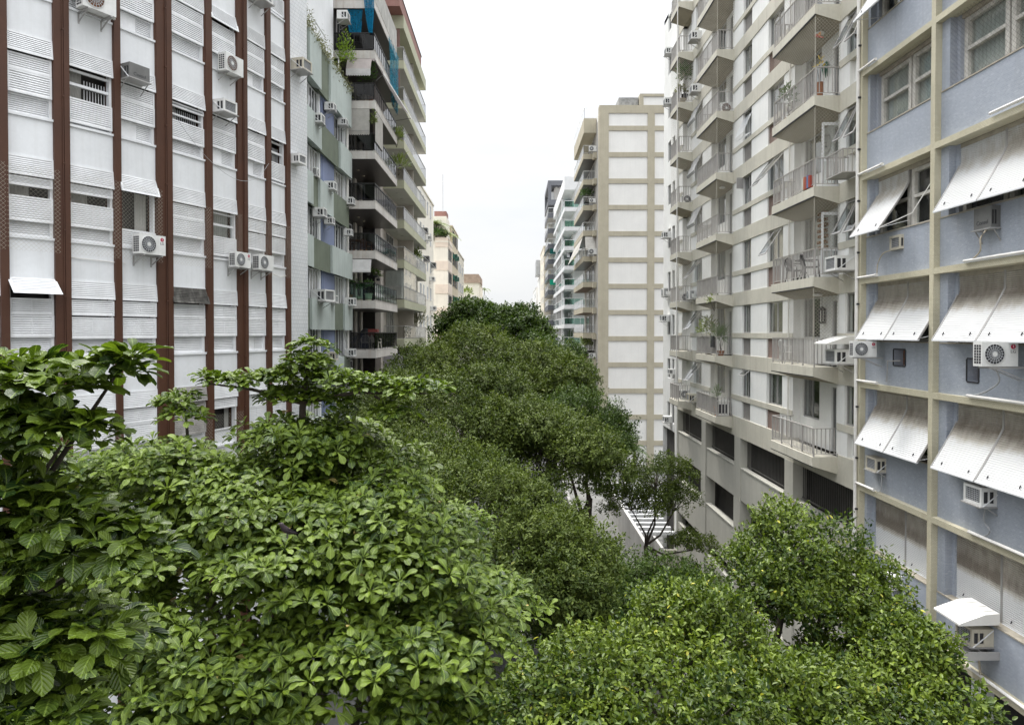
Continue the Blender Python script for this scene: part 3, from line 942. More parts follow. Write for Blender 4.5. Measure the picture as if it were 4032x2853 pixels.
# ------------------------------------------------------------------ blue mosaic building with cream frame on the right (nearest)
def right_blue():
    X0 = 10.15
    T = right(X0)
    root = thing('apartment_building', 'blue mosaic block with cream frame and metal roller awnings, nearest on the right', 'building', (X0, 15, GROUND))
    blue = tile_mat('blue_mosaic', lin(162, 169, 180), lin(153, 160, 173), lin(168, 173, 180), 0.08, 0.04, 0.005, swap='sum', rough=0.4, var=0.10, patch=lin(186, 190, 197), streak=0.38, streak_col=(.20, .205, .215))
    cream = tile_mat('cream_mosaic', lin(208, 202, 178), lin(198, 191, 166), lin(174, 168, 146), 0.06, 0.03, 0.004, swap='sum', rough=0.45, var=0.14, streak=0.22, streak_col=(.25, .18, .09))
    sill_m = mat('stone_sill', (0.42, 0.38, 0.31), 0.7, 0.2, 4)
    wood = mat('weathered_white_frame', (0.62, 0.60, 0.55), 0.7, 0.2, 5, streak=0.3, streak_col=(.16, .13, .10))
    # roller slats: white enamel with a band of soot where the rain does not wash
    m, n, b = _nodes('sooty_white_slats')
    at = n.nodes.new('ShaderNodeAttribute'); at.attribute_name = 'soot'
    nn_ = noise(n, coords(n, (3, 3, 1.2)), 1.6, 5, .7, .2, .8)
    ad = n.nodes.new('ShaderNodeMath'); ad.operation = 'MULTIPLY_ADD'
    n.links.new(nn_, ad.inputs[0]); ad.inputs[1].default_value = 0.36; n.links.new(at.outputs['Fac'], ad.inputs[2])
    rp_ = n.nodes.new('ShaderNodeValToRGB')
    e = rp_.color_ramp.elements
    e[0].position = 0.40; e[0].color = (0.62, 0.625, 0.625, 1)
    e[1].position = 0.95; e[1].color = (0.17, 0.145, 0.115, 1)
    k = e.new(0.62); k.color = (0.44, 0.41, 0.36, 1)
    n.links.new(ad.outputs[0], rp_.inputs[0]); n.links.new(rp_.outputs[0], b.inputs['Base Color'])
    b.inputs['Roughness'].default_value = 0.38
    SOOT = m
    CUR = cloth_mat('grey_green_curtain', (.70, .73, .68), .35)
    bays = [(20.46, 16.97, True), (16.80, 13.33, True), (13.16, 9.7, False)]
    pillars = [(20.29, 20.62), (16.80, 16.97), (13.16, 13.33), (9.5, 9.7)]
    ztop, zbot = 23.6, 1.4
    for y0, y1 in pillars:
        mb = MB(T); mb.box(y0, y1, -.6, 0, zbot - 5, ztop, cream); mb.build('pillar', root)
    wall = MB(T)
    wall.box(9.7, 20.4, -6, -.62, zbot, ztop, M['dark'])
    wall.box(9.6, 20.60, -9, -6, GROUND, ztop, blue)
    wall.box(20.42, 20.60, -6, -.6, GROUND, ztop, M['white'])
    rng = random.Random(8)
    for bi, (ya, yb, vis) in enumerate(bays):
        y0, y1 = yb, ya
        for k in range(-1, 6):
            bb = 19.40 - 3 * k            # underside of the beam above the window
            if k == 5: 
                MB(T).box(y0, y1, -.35, -.002, bb, bb + .15, cream).build('beam', root)
                continue
            MB(T).box(y0, y1, -.35, -.002, bb, bb + .15, cream).build('beam', root)
            sz = bb - 1.67
            if k == 2 and vis:                                                 # an old unit's hole in this spandrel
                h0, h1, g0, g1 = (18.22, 18.78, 11.12, 11.54) if bi == 0 else (15.36, 15.74, 10.90, 11.40)
                for (a_, b_, c_, d_) in ((y0, h0, bb - 2.85, sz), (h1, y1, bb - 2.85, sz), (h0, h1, bb - 2.85, g0), (h0, h1, g1, sz)): wall.box(a_, b_, -.62, -.15, c_, d_, blue)
            else:
                wall.box(y0, y1, -.62, -.15, bb - 2.85, sz, blue)                  # spandrel
            wall.box(y1 - .30, y1, -.62, -.16, sz, bb, blue)                    # jamb block at the far side
            wall.box(y1 - .42, y1 - .30, -.62, -.33, sz, bb, blue)
            wall.box(y0, y1 - .42, -.62, -.36, bb - .10, bb, sill_m)
            wall.box(y0 - .0, y1 - .02, -.36, -.13, sz, sz + .03, sill_m)
            a, c = y0 + .02, y1 - .42
            mid = (a + c) / 2
            # window: two units of two sashes behind the shutters
            wm = MB(T)
            for (p, q) in ((a, mid - .03), (mid + .03, c)):
                for (s0, s1) in ((p, p + .13), (q - .13, q)):
                    wm.box(s0, s1, -.55, -.42, sz + .03, bb - .10, wood)
                wm.box(p + .09, q - .09, -.55, -.43, bb - .20, bb - .10, wood)
                wm.box(p + .09, q - .09, -.55, -.43, sz + .03, sz + .12, wood)
                wm.box(p + .09, q - .09, -.54, -.41, sz + .80, sz + .88, wood)
            win = wm.build('window', root)
            gl = MB(T)
            for (p, q) in ((a + .09, mid - .12), (mid + .12, c - .09)):
                gl.box(p, q, -.50, -.495, sz + .12, sz + .80, M['glass']); gl.box(p, q, -.515, -.51, sz + .88, bb - .2, M['glass'])
            gl.build('pane', win)
            if k == 0:
                cu = MB(T)
                for (p, q) in ((a, mid - .05), (mid + .05, c)):
                    N = 22
                    for i in range(N):
                        u = p + (q - p) * i / N; v = p + (q - p) * (i + 1) / N
                        cu.quad((u, -.57 + .02 * (i % 2), sz), (v, -.57 + .02 * ((i + 1) % 2), sz), (v, -.57 + .02 * ((i + 1) % 2), bb), (u, -.57 + .02 * (i % 2), bb), CUR)
                cu.build('curtain', win)
                nb = MB(T); net(nb, y0, y1 - .3, sz, bb - .02, -.17, M['net_dark'], .08, .003); nb.build('safety_net', win)
            # roller shutters pushed out as awnings
            if k == 0: continue
            for si, (p, q) in enumerate(((mid + .015, c + .03), (a - .01, mid - .015))):
                if k in (-1, 1) and bi == 0 and si == 1: 
                    continue
                vert = .38; out_ = .62; low = sz + .10
                if k == 4: vert, out_, low = 1.55, .0, sz + .04
                if k == 1 and bi == 0: vert, out_, low = .35, .80, sz + .02
                if k in (-1,): vert, out_, low = .2, .75, sz + .15
                zt = bb - .06
                def prof(z, vert=vert, out_=out_, low=low, zt=zt):
                    d = zt - z
                    if d <= vert or out_ == 0: return -.38
                    t = (d - vert) / max(1e-6, (zt - low) - vert)
                    return -.38 + out_ * (t ** 1.12)
                N = 34
                sh = MB(T); soots = []; dirt = rng.uniform(.55, .8); dj = rng.uniform(-.10, .06)
                H = (zt - low) / N
                for i in range(N):
                    zb_ = low + i * H; zu = zb_ + H
                    nb_, nu = prof(zb_), prof(zu)
                    sh.add([(p, nb_ + .014, zb_), (q, nb_ + .014, zb_), (q, (nb_ + nu) / 2 + .020, (zb_ + zu) / 2), (p, (nb_ + nu) / 2 + .020, (zb_ + zu) / 2), (q, nu, zu), (p, nu, zu)],
                           [(0, 1, 2, 3), (3, 2, 4, 5), (0, 1, 1, 0)][:2], SOOT)
                    sh.quad((p, nb_, zb_), (q, nb_, zb_), (q, nb_ + .014, zb_), (p, nb_ + .014, zb_), SOOT)
                    d = (zt - (zb_ + zu) / 2) / (zt - low)
                    if k == 4: s_ = 0.55 + .25 * math.exp(-((d - .42) / .14) ** 2) if d < .50 else max(0.02, .62 - (d - .50) * 4.0)
                    else: s_ = (.42 + .3 * d / .34) if d < .34 else max(0.02, .72 - (d - .34) * 2.0)
                    soots += [max(0.0, s_ * (dirt if k < 2 else 1) + dj * (d < .6))] * 3
                nf = len(sh.f)
                for (e0, e1) in ((p - .012, p + .012), (q - .012, q + .012)):      # side rails
                    prev = None
                    for i in range(N + 1):
                        z = low + i * H
                        if prev: sh.hexa([(e0, prev[0] - .02, prev[1]), (e1, prev[0] - .02, prev[1]), (e1, prev[0] + .03, prev[1]), (e0, prev[0] + .03, prev[1]),
                                          (e0, prof(z) - .02, z), (e1, prof(z) - .02, z), (e1, prof(z) + .03, z), (e0, prof(z) + .03, z)], M['alu'])
                        prev = (prof(z), z)
                sh.box(p, q, prof(low) - .02, prof(low) + .03, low - .035, low, M['white_metal'])
                for u in (p + (q - p) * .18, p + (q - p) * .80):                    # catches near the lower edge
                    z = low + .14
                    sh.bar((u, prof(z) + .02, z + .03), (u, prof(z) + .05, z - .03), .012, .02, M['ac_dark'])
                o = sh.build('roller_awning' if k != 4 else 'roller_shutter', win)
                at_ = o.data.attributes.new('soot', 'FLOAT', 'FACE')
                at_.data.foreach_set('value', soots + [0.1] * (len(sh.f) - nf))
                if k != 4 and out_:
                    for u in (q - .04, p + .04):
                        st = MB(T); st.bar((u, -.40, sz + .25), (u, prof(low), low + .02), .015, .015, M['white_metal']); st.build('stay_arm', win)
                if k == 1 and bi == 0:       # stays of the folded right-hand awning
                    st = MB(T)
                    st.bar((p - .02, prof(low) + .0, low + .02), (y0 + .55, .12, sz + .26), .02, .02, M['pvc'])
                    st.bar((y0 + .55, .12, sz + .26), (y0 + .1, -.3, bb - .4), .02, .02, M['pvc'])
                    st.build('stay_arm', win)
    # ground storeys: dark openings under the last beam
    wall.box(9.7, 20.4, -.62, -.4, GROUND, 1.2, M['white'])
    wall.build('wall', root)
    # downpipe and the short drain spurs on the beams
    pp = MB(T)
    pp.tube([(20.44, .05, GROUND), (20.44, .05, ztop)], .05, M['pvc'], 8)
    z = .8
    while z < 23:
        pp.box(20.36, 20.50, .0, .075, z, z + .05, M['ac_dark']); z += 1.5
    pp.build('downpipe', root)
    for (ya, yb, zz) in ((20.4, 19.5, 19.59), (20.4, 19.1, 16.59), (20.4, 19.35, 13.59), (20.4, 19.3, 10.60), (20.4, 19.4, 7.6), (15.6, 12.5, 13.59), (15.45, 12.5, 10.60), (15.35, 12.5, 7.60), (15.3, 12.5, 4.6), (14.8, 12.5, 16.62)):
        sp = MB(T); sp.tube([(ya, .045, zz), (yb, .045, zz)], .035, M['pvc'], 7)
        sp.tube([(yb - .02, .045, zz), (yb + .06, .045, zz)], .045, M['pvc'], 7)
        sp.build('drain_spur', root)
    # square holes left where old units were taken out
    for (yc, zc, w_, h_) in ((18.5, 11.33, .55, .42), (15.55, 11.15, .38, .5)):
        ho = MB(T)
        ho.box(yc - w_ / 2, yc + w_ / 2, -.45, -.40, zc - h_ / 2, zc + h_ / 2, M['brick'])
        for (a0, a1, c0, c1) in ((-w_ / 2 - .03, -w_ / 2, -h_ / 2, h_ / 2), (w_ / 2, w_ / 2 + .03, -h_ / 2, h_ / 2), (-w_ / 2, w_ / 2, h_ / 2, h_ / 2 + .03), (-w_ / 2, w_ / 2, -h_ / 2 - .03, -h_ / 2)):
            ho.box(yc + a0, yc + a1, -.149, -.13, zc + c0, zc + c1, M['ac_dark'])
        ho.build('wall_opening', root)
    # garage columns below
    for y in (19.0, 15.6, 12.0):
        c = MB(T); c.box(y - .2, y + .2, -.6, -.35, 1.2, 4.4, M['white']); c.build('column', root)
right_blue()
# ------------------------------------------------------------------ beige and white block with projecting balconies
def right_beige():
    XW = 10.9
    T = right(XW)
    root = thing('apartment_building', 'white block with beige bands, projecting concrete balconies and open garage storeys below', 'building', (XW, 35, GROUND))
    beige = mat('beige_render', lin(200, 196, 182), 0.8, 0.10, 0.9, streak=0.30, streak_col=(.24, .21, .16))
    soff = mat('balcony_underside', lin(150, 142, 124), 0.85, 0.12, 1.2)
    conc = mat('grey_beige_garage_concrete', lin(184, 182, 172), 0.85, 0.08, 0.6, streak=0.22, streak_col=(.22, .20, .17))
    white = mat('white_wall_render', lin(233, 233, 230), 0.8, 0.06, 0.8, streak=0.16, streak_col=(.38, .37, .34))
    NE, FE = 21.0, 45.6                      # main front; the recessed end strip runs to 50.2
    F0 = 7.84
    floors = list(range(0, 10))
    ztop = 38.0
    wall = MB(T)
    wall.box(NE, FE, -9, -.75, GROUND, ztop, M['room'])
    wall.box(NE, NE + .2, -9, -.02, GROUND, ztop, white)
    wall.box(FE, FE + .2, -9, -.75, GROUND, ztop, white)
    def piers(z0, z1, openings):
        u = NE
        for (a, b_) in sorted(openings) + [(FE, FE)]:
            if a > u: wall.box(u, a, -.25, 0, z0, z1, white)
            u = max(u, b_)
    tall = [(21.4, 22.8), (23.35, 27.02), (28.07, 29.80), (31.83, 33.02), (34.55, 38.25), (40.05, 41.6), (42.55, 44.65)]
    short = [(21.5, 22.6), (23.35, 27.02), (28.3, 29.80), (31.83, 33.02), (34.55, 38.25), (42.55, 44.65)]
    bal = [(23.2, 26.95, 23.35, 27.02), (34.3, 38.0, 34.55, 38.25), (42.1, 44.3, 42.55, 44.65)]
    wf = M['alu']
    rng = random.Random(21)
    def pane_set(name, y0, y1, z0, z1, n0, kind, cm, parent, mull=1, dark=False):
        fm = MB(T)
        fm.box(y0, y0 + .045, n0 - .04, n0 + .03, z0, z1, wf); fm.box(y1 - .045, y1, n0 - .04, n0 + .03, z0, z1, wf)
        fm.box(y0 + .045, y1 - .045, n0 - .04, n0 + .03, z1 - .05, z1, wf); fm.box(y0 + .045, y1 - .045, n0 - .04, n0 + .03, z0, z0 + .05, wf)
        for i in range(mull):
            u = y0 + (y1 - y0) * (i + 1) / (mull + 1)
            fm.box(u - .025, u + .025, n0 - .035, n0 + .025, z0 + .05, z1 - .05, wf)
        o = fm.build(name, parent)
        if kind != 'open':
            g = MB(T); g.box(y0 + .045, y1 - .045, n0 - .012, n0 - .006, z0 + .05, z1 - .05, M['glass']); g.build('pane', o)
        if cm:
            c = MB(T)
            lo_, hi_ = (y0, y1) if kind != 'half' else (y0 + (y1 - y0) * .45, y1)
            N = max(6, int((hi_ - lo_) / .09))
            for i in range(N):
                a = lo_ + (hi_ - lo_) * i / N; b_ = lo_ + (hi_ - lo_) * (i + 1) / N
                c.quad((a, n0 - .22 + .03 * (i % 2), z0), (b_, n0 - .22 + .03 * ((i + 1) % 2), z0), (b_, n0 - .22 + .03 * ((i + 1) % 2), z1), (a, n0 - .22 + .03 * (i % 2), z1), cm)
            c.build('curtain', o)
        return o
    def tilt_sash(parent, y0, y1, ztop_, n0, L, ang):
        f_ = lambda d, off=0: (n0 + math.sin(ang) * d + off * math.cos(ang), ztop_ - math.cos(ang) * d + off * math.sin(ang))
        mb = MB(T); g = MB(T)
        def b_(ua, ub, d0, d1):
            p = []
            for d in (d0, d1):
                for off in (-.015, .015):
                    nn, zz = f_(d, off); p.append((nn, zz))
            mb.hexa([(ua, *p[0]), (ub, *p[0]), (ub, *p[1]), (ua, *p[1]), (ua, *p[2]), (ub, *p[2]), (ub, *p[3]), (ua, *p[3])], wf)
        b_(y0, y0 + .05, 0, L); b_(y1 - .05, y1, 0, L); b_(y0 + .05, y1 - .05, 0, .05); b_(y0 + .05, y1 - .05, L - .05, L)
        p, q = f_(.04), f_(L - .04)
        g.quad((y0 + .04, *p), (y1 - .04, *p), (y1 - .04, *q), (y0 + .04, *q), M['glass_open'])
        s = mb.build('tilted_sash', parent); g.build('tilted_pane', parent)
        return s
    for k in floors:
        zf = F0 + 3 * k                        # floor level; band below, short zone above
        if zf > ztop - 3.2: break
        # bands
        for (a, b_) in ((NE, 23.2), (26.95, 34.3), (38.0, 42.1), (44.3, FE)):
            MB(T).box(a, b_, -.25, .035, zf - .56, zf + .08, beige).build('floor_band', root)
        z_s0, z_s1 = zf + .08, zf + .90
        z_t0, z_t1 = zf + 1.13, zf + 2.44
        for (a, b_) in ((NE, 23.30), (27.05, 34.5), (38.3, 42.5), (44.7, FE)):
            MB(T).box(a, b_, -.25, .03, z_s1 + .001, z_t0 - .001, beige).build('sill_band', root)
        piers(z_s0, z_s1, short); piers(z_t0, z_t1, tall)
        # windows of the flat parts
        lo = k
        cm = [M['curtain'], None, M['curtain_beige'], M['curtain']][(k * 7) % 4]
        w1 = pane_set('window', 21.4, 22.8, z_t0, z_t1, -.10, 'c', M['curtain_beige'] if k < 2 else cm, root, 1)
        if k in (2, 3, 4): 
            tilt_sash(w1, 21.45, 22.1, z_t1 - .05, -.05, 1.2, R(24)); tilt_sash(w1, 22.15, 22.75, z_t1 - .05, -.05, 1.2, R(27))
        w2 = pane_set('window', 28.07, 29.80, z_t0, z_t1, -.14, 'half' if k in (2, 5) else 'c', cm if k != 1 else M['curtain_beige'], root, 1)
        if k == 3: tilt_sash(w2, 28.1, 29.0, z_t1 - .03, -.04, 1.35, R(40)); tilt_sash(w2, 29.0, 29.75, z_t1 - .03, -.04, 1.35, R(36))
        if k == 2: tilt_sash(w2, 28.3, 29.1, z_t1 - .05, -.04, 1.25, R(33))
        w3 = pane_set('window', 31.83, 33.02, z_t0, z_t1, -.12, 'half' if k in (2, 4) else 'c', [None, M['curtain'], M['curtain_beige']][k % 3], root, 1)
        if k in (0, 4): tilt_sash(w3, 31.9, 32.6, z_t1 - .02, -.02, .42, R(50))
        if k == 3:
            sh = MB(T); sh.box(32.95, 33.02, .0, .30, z_t1 - .5, z_t1, M['alu']); sh.build('shutter_leaf', w3)
        if k == 4:   # wire basket over the open window
            cg = MB(T)
            for i in range(11):
                u = 31.75 + i * .12
                cg.tube([(u, .02, z_t1 - .3), (u, .25, z_t1 - .8), (u, .42, z_t0 + .10), (u, .30, z_t0 + .0), (u, .05, z_t0 + .12)], .008, M['white_metal'], 4)
            for (nn, zz) in ((.25, z_t1 - .8), (.42, z_t0 + .1), (.30, z_t0)):
                cg.tube([(31.75, nn, zz), (32.95, nn, zz)], .008, M['white_metal'], 4)
            cg.build('wire_basket', w3)
        w4 = pane_set('window', 40.05, 41.6, z_t0, z_t1, -.14, 'c', cm, root, 1)
        if k in (0, 1, 2): tilt_sash(w4, 40.1, 40.8, z_t1 - .04, -.04, 1.3, R(38)); tilt_sash(w4, 40.85, 41.55, z_t1 - .04, -.04, 1.3, R(34))
        if k == 1:
            wl = MB(T); wl.box(40.1, 41.55, -.35, -.33, z_t0, z_t1, mat('orange_room_wall', (.42, .20, .11), .8, .1)); wl.build('room_wall', w4)
        if k in (3, 4, 5):
            aw = MB(T)
            aw.add([(40.0, .02, z_t1), (41.7, .02, z_t1), (41.7, .5, z_t1 - 1.0), (40.0, .5, z_t1 - 1.0), (40.0, .42, z_t1 - 1.15), (41.7, .42, z_t1 - 1.15)], [(0, 1, 2, 3), (3, 2, 5, 4)], cloth_mat('grey_screen', (.45, .45, .45), .2, .75))
            aw.build('mesh_awning', w4)
        # low louvred windows with bars
        lv = MB(T)
        lv.box(31.83, 33.02, -.16, -.12, z_s0, z_s1, M['alu_dark'])
        u = 31.9
        while u < 33.0:
            lv.box(u, u + .03, -.10, -.07, z_s0 + .04, z_s1 - .04, M['railpaint']); u += .13
        lv.box(31.83, 33.02, -.10, -.06, z_s0, z_s0 + .04, M['railpaint']); lv.box(31.83, 33.02, -.10, -.06, z_s1 - .04, z_s1, M['railpaint'])
        lv.build('vent_window', root)
        gr = MB(T); gr.saw(28.3, 29.80, z_s0, z_s1, 12, -.09, .04, mat('brown_grille', lin(150, 128, 118), .7, .15) if k == 0 else bpy.data.materials['brown_grille'])
        gr.build('vent_grille', root)
        nb = MB(T); nb.box(21.5, 22.6, -.2, -.16, z_s0, z_s1, white); 
        if k == 0: nb.box(22.15, 22.5, -.158, -.15, z_s0 + .1, z_s1 - .05, M['dark'])
        nb.build('appliance_recess', root)
        # balconies
        for bi, (y0, y1, r0, r1) in enumerate(bal):
            D = .88
            sl_ = MB(T)
            # slab: tapered underside, thin at the lip
            sl_.add([(y0, 0, zf - .58), (y1, 0, zf - .58), (y1, D, zf - .31), (y0, D, zf - .31), (y0, 0, zf), (y1, 0, zf), (y1, D, zf), (y0, D, zf)],
                    [(4, 5, 6, 7), (0, 1, 5, 4), (1, 2, 6, 5), (2, 3, 7, 6), (3, 0, 4, 7)], beige)
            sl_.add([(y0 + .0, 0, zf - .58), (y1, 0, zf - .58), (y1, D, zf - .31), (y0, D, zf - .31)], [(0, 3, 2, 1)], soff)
            sl_.box(y0 + .02, y1 - .02, D - .05, D - .005, zf - .345, zf - .309, M['ac_dark'])
            ba = sl_.build('balcony', root)
            # recess walls
            rc = MB(T)
            rc.box(r0, r1, -.55, -.30, z_t1, zf + 2.44, white) if False else None
            zc = zf + 2.44
            rc.box(r0, r0 + .02, -.30, -.0, zf, zc, white); rc.box(r1 - .02, r1, -.30, 0, zf, zc, white)
            L = r1 - r0
            if bi == 0: dw, ww = (r0 + .15, r0 + 1.0), (r0 + 1.95, r0 + 3.40)
            elif bi == 1: dw, ww = (r0 + .35, r0 + 1.45), (r0 + 2.0, r0 + 3.45)
            else: dw, ww = (r0 + .2, r0 + 1.0), None
            op = sorted([x for x in (dw, ww) if x])
            u = r0 + .02
            for (a, b_) in op:
                rc.box(u, a, -.5, -.28, zf, zc, white); u = b_
            rc.box(u, r1 - .02, -.5, -.28, zf, zc, white)
            if ww: rc.box(ww[0], ww[1], -.5, -.28, zf, zf + .95, white)
            rc.box(dw[0], dw[1], -.5, -.28, zf + 2.25, zc, white)
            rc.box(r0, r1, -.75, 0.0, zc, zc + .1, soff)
            rc.build('recess_wall', ba)
            d_ = pane_set('balcony_door', dw[0], dw[1], zf + .02, zf + 2.25, -.36, 'half', M['curtain'] if (k + bi) % 2 else None, ba, 1)
            if ww:
                ww_ = pane_set('balcony_window', ww[0], ww[1], zf + .95, zc, -.36, 'c', [M['curtain'], None, M['curtain'], M['curtain_beige']][(k + 2 * bi) % 4] if not (k == 0 and bi == 0) else None, ba, 1)
            if bi == 0 and k in (2, 3):
                dl = MB(T); a = dw[0]
                for (z0, z1, ua, ub) in ((zf + .03, zf + 2.2, 0, .07), (zf + .03, zf + 2.2, .72, .79), (zf + .03, zf + .13, .07, .72), (zf + 2.1, zf + 2.2, .07, .72), (zf + .9, zf + 1.0, .07, .72)):
                    dl.box(a - .02, a + .02, -.30 + ua, -.30 + ub, z0, z1, M['white_metal'])
                dl.box(a - .006, a + .006, -.23, .42, zf + .13, zf + 2.1, M['glass']); dl.build('open_door_leaf', ba)
            # railing
            rl = MB(T); rp_ = M['railpaint']; i0, i1, e = y0 + .05, y1 - .03, D - .07
            rl.bar((i0, e, zf + .95), (i1, e, zf + .95), .045, .03, rp_); rl.bar((i0, 0, zf + .95), (i0, e, zf + .95), .045, .03, rp_); rl.bar((i1, 0, zf + .95), (i1, e, zf + .95), .045, .03, rp_)
            rl.bar((i0, e, zf + .10), (i1, e, zf + .10), .03, .02, rp_); rl.bar((i0, 0, zf + .10), (i0, e, zf + .10), .03, .02, rp_); rl.bar((i1, 0, zf + .10), (i1, e, zf + .10), .03, .02, rp_)
            u = i0 + .11
            while u < i1: rl.box(u - .014, u + .014, e - .008, e + .008, zf + .1, zf + .94, rp_); u += .118
            v = .12
            while v < e - .05:
                for q in (i0, i1): rl.box(q - .008, q + .008, v - .014, v + .014, zf + .1, zf + .94, rp_)
                v += .145
            for u in [i0 + (i1 - i0) * q / 4 for q in range(5)]: rl.box(u - .022, u + .022, e - .022, e + .022, zf, zf + .95, rp_)
            ra = rl.build('railing', ba)
            netk = {0: (1, 2, 3, 4, 5, 6), 1: (0, 1, 2, 3, 4, 5, 6), 2: (2, 4, 5, 6)}[bi]
            if k in netk:
                nb = MB(T)
                net(nb, y0 + .04, y1 - .04, zf + .9, zf + 2.66, D - .04, M['net'], .085, .006)
                net(nb, 0, D, zf + .9, zf + 2.6, 0, M['net'], .085, .006, fixed=lambda u, z, y0=y0: (y0 + .04, u, z))
                nb.tube([(y0 + .04, D - .04, zf + .9), (y0 + .04, D - .04, zf + 2.68)], .008, M['net'], 4)
                nb.build('safety_net', ba)
            if (bi == 1 and k == 2) or (bi == 2 and k in (1, 3, 5, 6)) or (bi == 1 and k in (0, 1, 4)):
                sc = MB(T); sc.box(i0 + .1, i1 - .05, e - .03, e - .026, zf + .08, zf + .92, M['screen'] if 'screen' in M else M.setdefault('screen', cloth_mat('pale_privacy_screen', (.50, .49, .47), .3, .55)))
                sc.build('privacy_screen', ba)
            if (bi, k) in ((0, 4), (0, 1), (1, 3)):
                lt = MB(T); c_ = ((y0 + y1) / 2 - .9, .3, zf + 2.50)
                P_ = T(*c_); lt.T = None; lt.lathe((P_[0], P_[1], P_[2] - .10), [(.06, 0), (.15, .02), (.16, .06), (.10, .10)], M['plastic_white'], 12); lt.build('ceiling_lamp', ba)
    # slim drainpipe on the middle of the near front
    dp = MB(T)
    dp.tube([(27.35, .05, 7.3), (27.35, .05, 36)], .03, M['pvc'], 6); dp.tube([(42.15, .95, 9), (42.15, .95, 36)], .03, M['pvc'], 6)
    dp.build('downpipe', root)
    # recessed end strip with paired narrow windows
    e0, e1 = FE + .2, 50.2
    st = MB(T)
    st.box(e0, e0 + .45, -.25, .06, GROUND, 33.6, white)
    zz = GROUND
    st.box(e0, e1, -9, -.3, GROUND, 33.9, M['room'])
    st.box(e1 - .02, e1, -9, -.0, GROUND, 33.9, white)
    ops = [(46.75, 47.5), (47.95, 48.85)]
    zprev = 5.3
    for k in range(-1, 9):
        zf = F0 + 3 * k
        z0, z1 = zf + 1.0, zf + 2.35
        st.box(e0 + .45, e1 - .02, -.3, 0, zprev, z0, white); zprev = z1
        st.box(e0 + .45, ops[0][0], -.3, 0, z0, z1, white); st.box(ops[0][1], ops[1][0], -.3, 0, z0, z1, white); st.box(ops[1][1], e1 - .02, -.3, 0, z0, z1, white)
        for (a, b_) in ops:
            pane_set('window', a, b_, z0, z1, -.12, 'c', [M['curtain'], None][(k + int(a)) % 2], root, 1)
    st.box(e0 + .45, e1 - .02, -.3, 0, zprev, 33.9, white)
    st.build('end_wall', root)
    # garage storeys
    ga = MB(T)
    ga.box(NE, FE + .2, -.25, .035, 6.98, 7.28 - .001, beige)
    gy0, gy1 = NE, 46.2
    ga.box(gy0, gy1, -.22, 0, 4.0, 5.55, conc)
    ga.box(gy0, gy1, -.26, .03, 5.50, 5.56, conc)
    ga.box(gy0, gy1, -.22, 0, .3, 2.45, conc)
    ga.box(gy0, gy1, -.26, .03, 2.40, 2.46, conc)
    ga.box(gy0, gy1, -.22, 0, GROUND, -.4, conc)
    for z in (5.2, 2.1, -.6): ga.box(gy0, gy1, -8, -.25, z - .2, z, conc)
    ga.box(gy0, gy1, -8, -.26, 6.9, 7.2, M['room'])
    ga.build('garage_wall', root)
    for y in (21.1, 27.25, 33.5, 39.4, 46.0):
        c = MB(T); c.box(y - .42, y + .42, -.5, .045, GROUND, 6.98, conc); c.box(y - .36, y + .5, .045, .05, GROUND, 4.0, conc); c.build('garage_column', root)
    for (a, b_) in ((21.55, 26.8), (27.7, 33.05), (33.95, 38.95), (39.85, 45.5)):
        g = MB(T)
        g.box(a, b_, -.34, -.30, 6.85, 6.95, M['alu_dark']); g.box(a, b_, -.34, -.30, 5.62, 5.68, M['alu_dark'])
        u = a + .05
        while u < b_: g.box(u, u + .035, -.33, -.31, 5.68, 6.85, M['alu_dark']); u += .16
        g.box(a, b_, -1.4, -1.35, 5.2, 6.95, M['room'])
        g.build('garage_grille', root)
    wall.build('wall', root)
right_beige()
# ------------------------------------------------------------------ generic pieces for the balcony blocks further off
def rail(name, parent, T, u0, u1, d, zf, h, step, fm, gm, ends=(True, True), top=.05, low=.08):
    mb = MB(T)
    def run(a, b, fix, along):
        P = (lambda u, z: (u, fix, z)) if along else (lambda u, z: (fix, u, z))
        mb.bar(P(a, zf + h), P(b, zf + h), top, top * .8, fm)
        mb.bar(P(a, zf + low), P(b, zf + low), .03, .03, fm)
        n = max(1, round((b - a) / step))
        for i in range(n + 1):
            u = a + (b - a) * i / n
            mb.bar(P(u, zf), P(u, zf + h), .035, .035, fm, up=(0, 1, 0))
        if gm:
            mb.quad(P(a + .02, zf + low), P(b - .02, zf + low), P(b - .02, zf + h - .02), P(a + .02, zf + h - .02), gm)
    run(u0 + .06, u1 - .06, d - .06, True)
    if ends[0]: run(.05, d - .06, u0 + .06, False)
    if ends[1]: run(.05, d - .06, u1 - .06, False)
    return mb.build(name, parent)

def simple_window(name, parent, T, u0, u1, z0, z1, n0, fm, gm, mull=1, back=None):
    mb = MB(T)
    w = .05
    mb.box(u0, u0 + w, n0 - .05, n0 + .02, z0, z1, fm); mb.box(u1 - w, u1, n0 - .05, n0 + .02, z0, z1, fm)
    mb.box(u0 + w, u1 - w, n0 - .05, n0 + .02, z0, z0 + w, fm); mb.box(u0 + w, u1 - w, n0 - .05, n0 + .02, z1 - w, z1, fm)
    for i in range(mull):
        u = u0 + (u1 - u0) * (i + 1) / (mull + 1); mb.box(u - .025, u + .025, n0 - .04, n0 + .015, z0 + w, z1 - w, fm)
    mb.box(u0 + w, u1 - w, n0 - .03, n0 - .02, z0 + w, z1 - w, gm)
    return mb.build(name, parent)

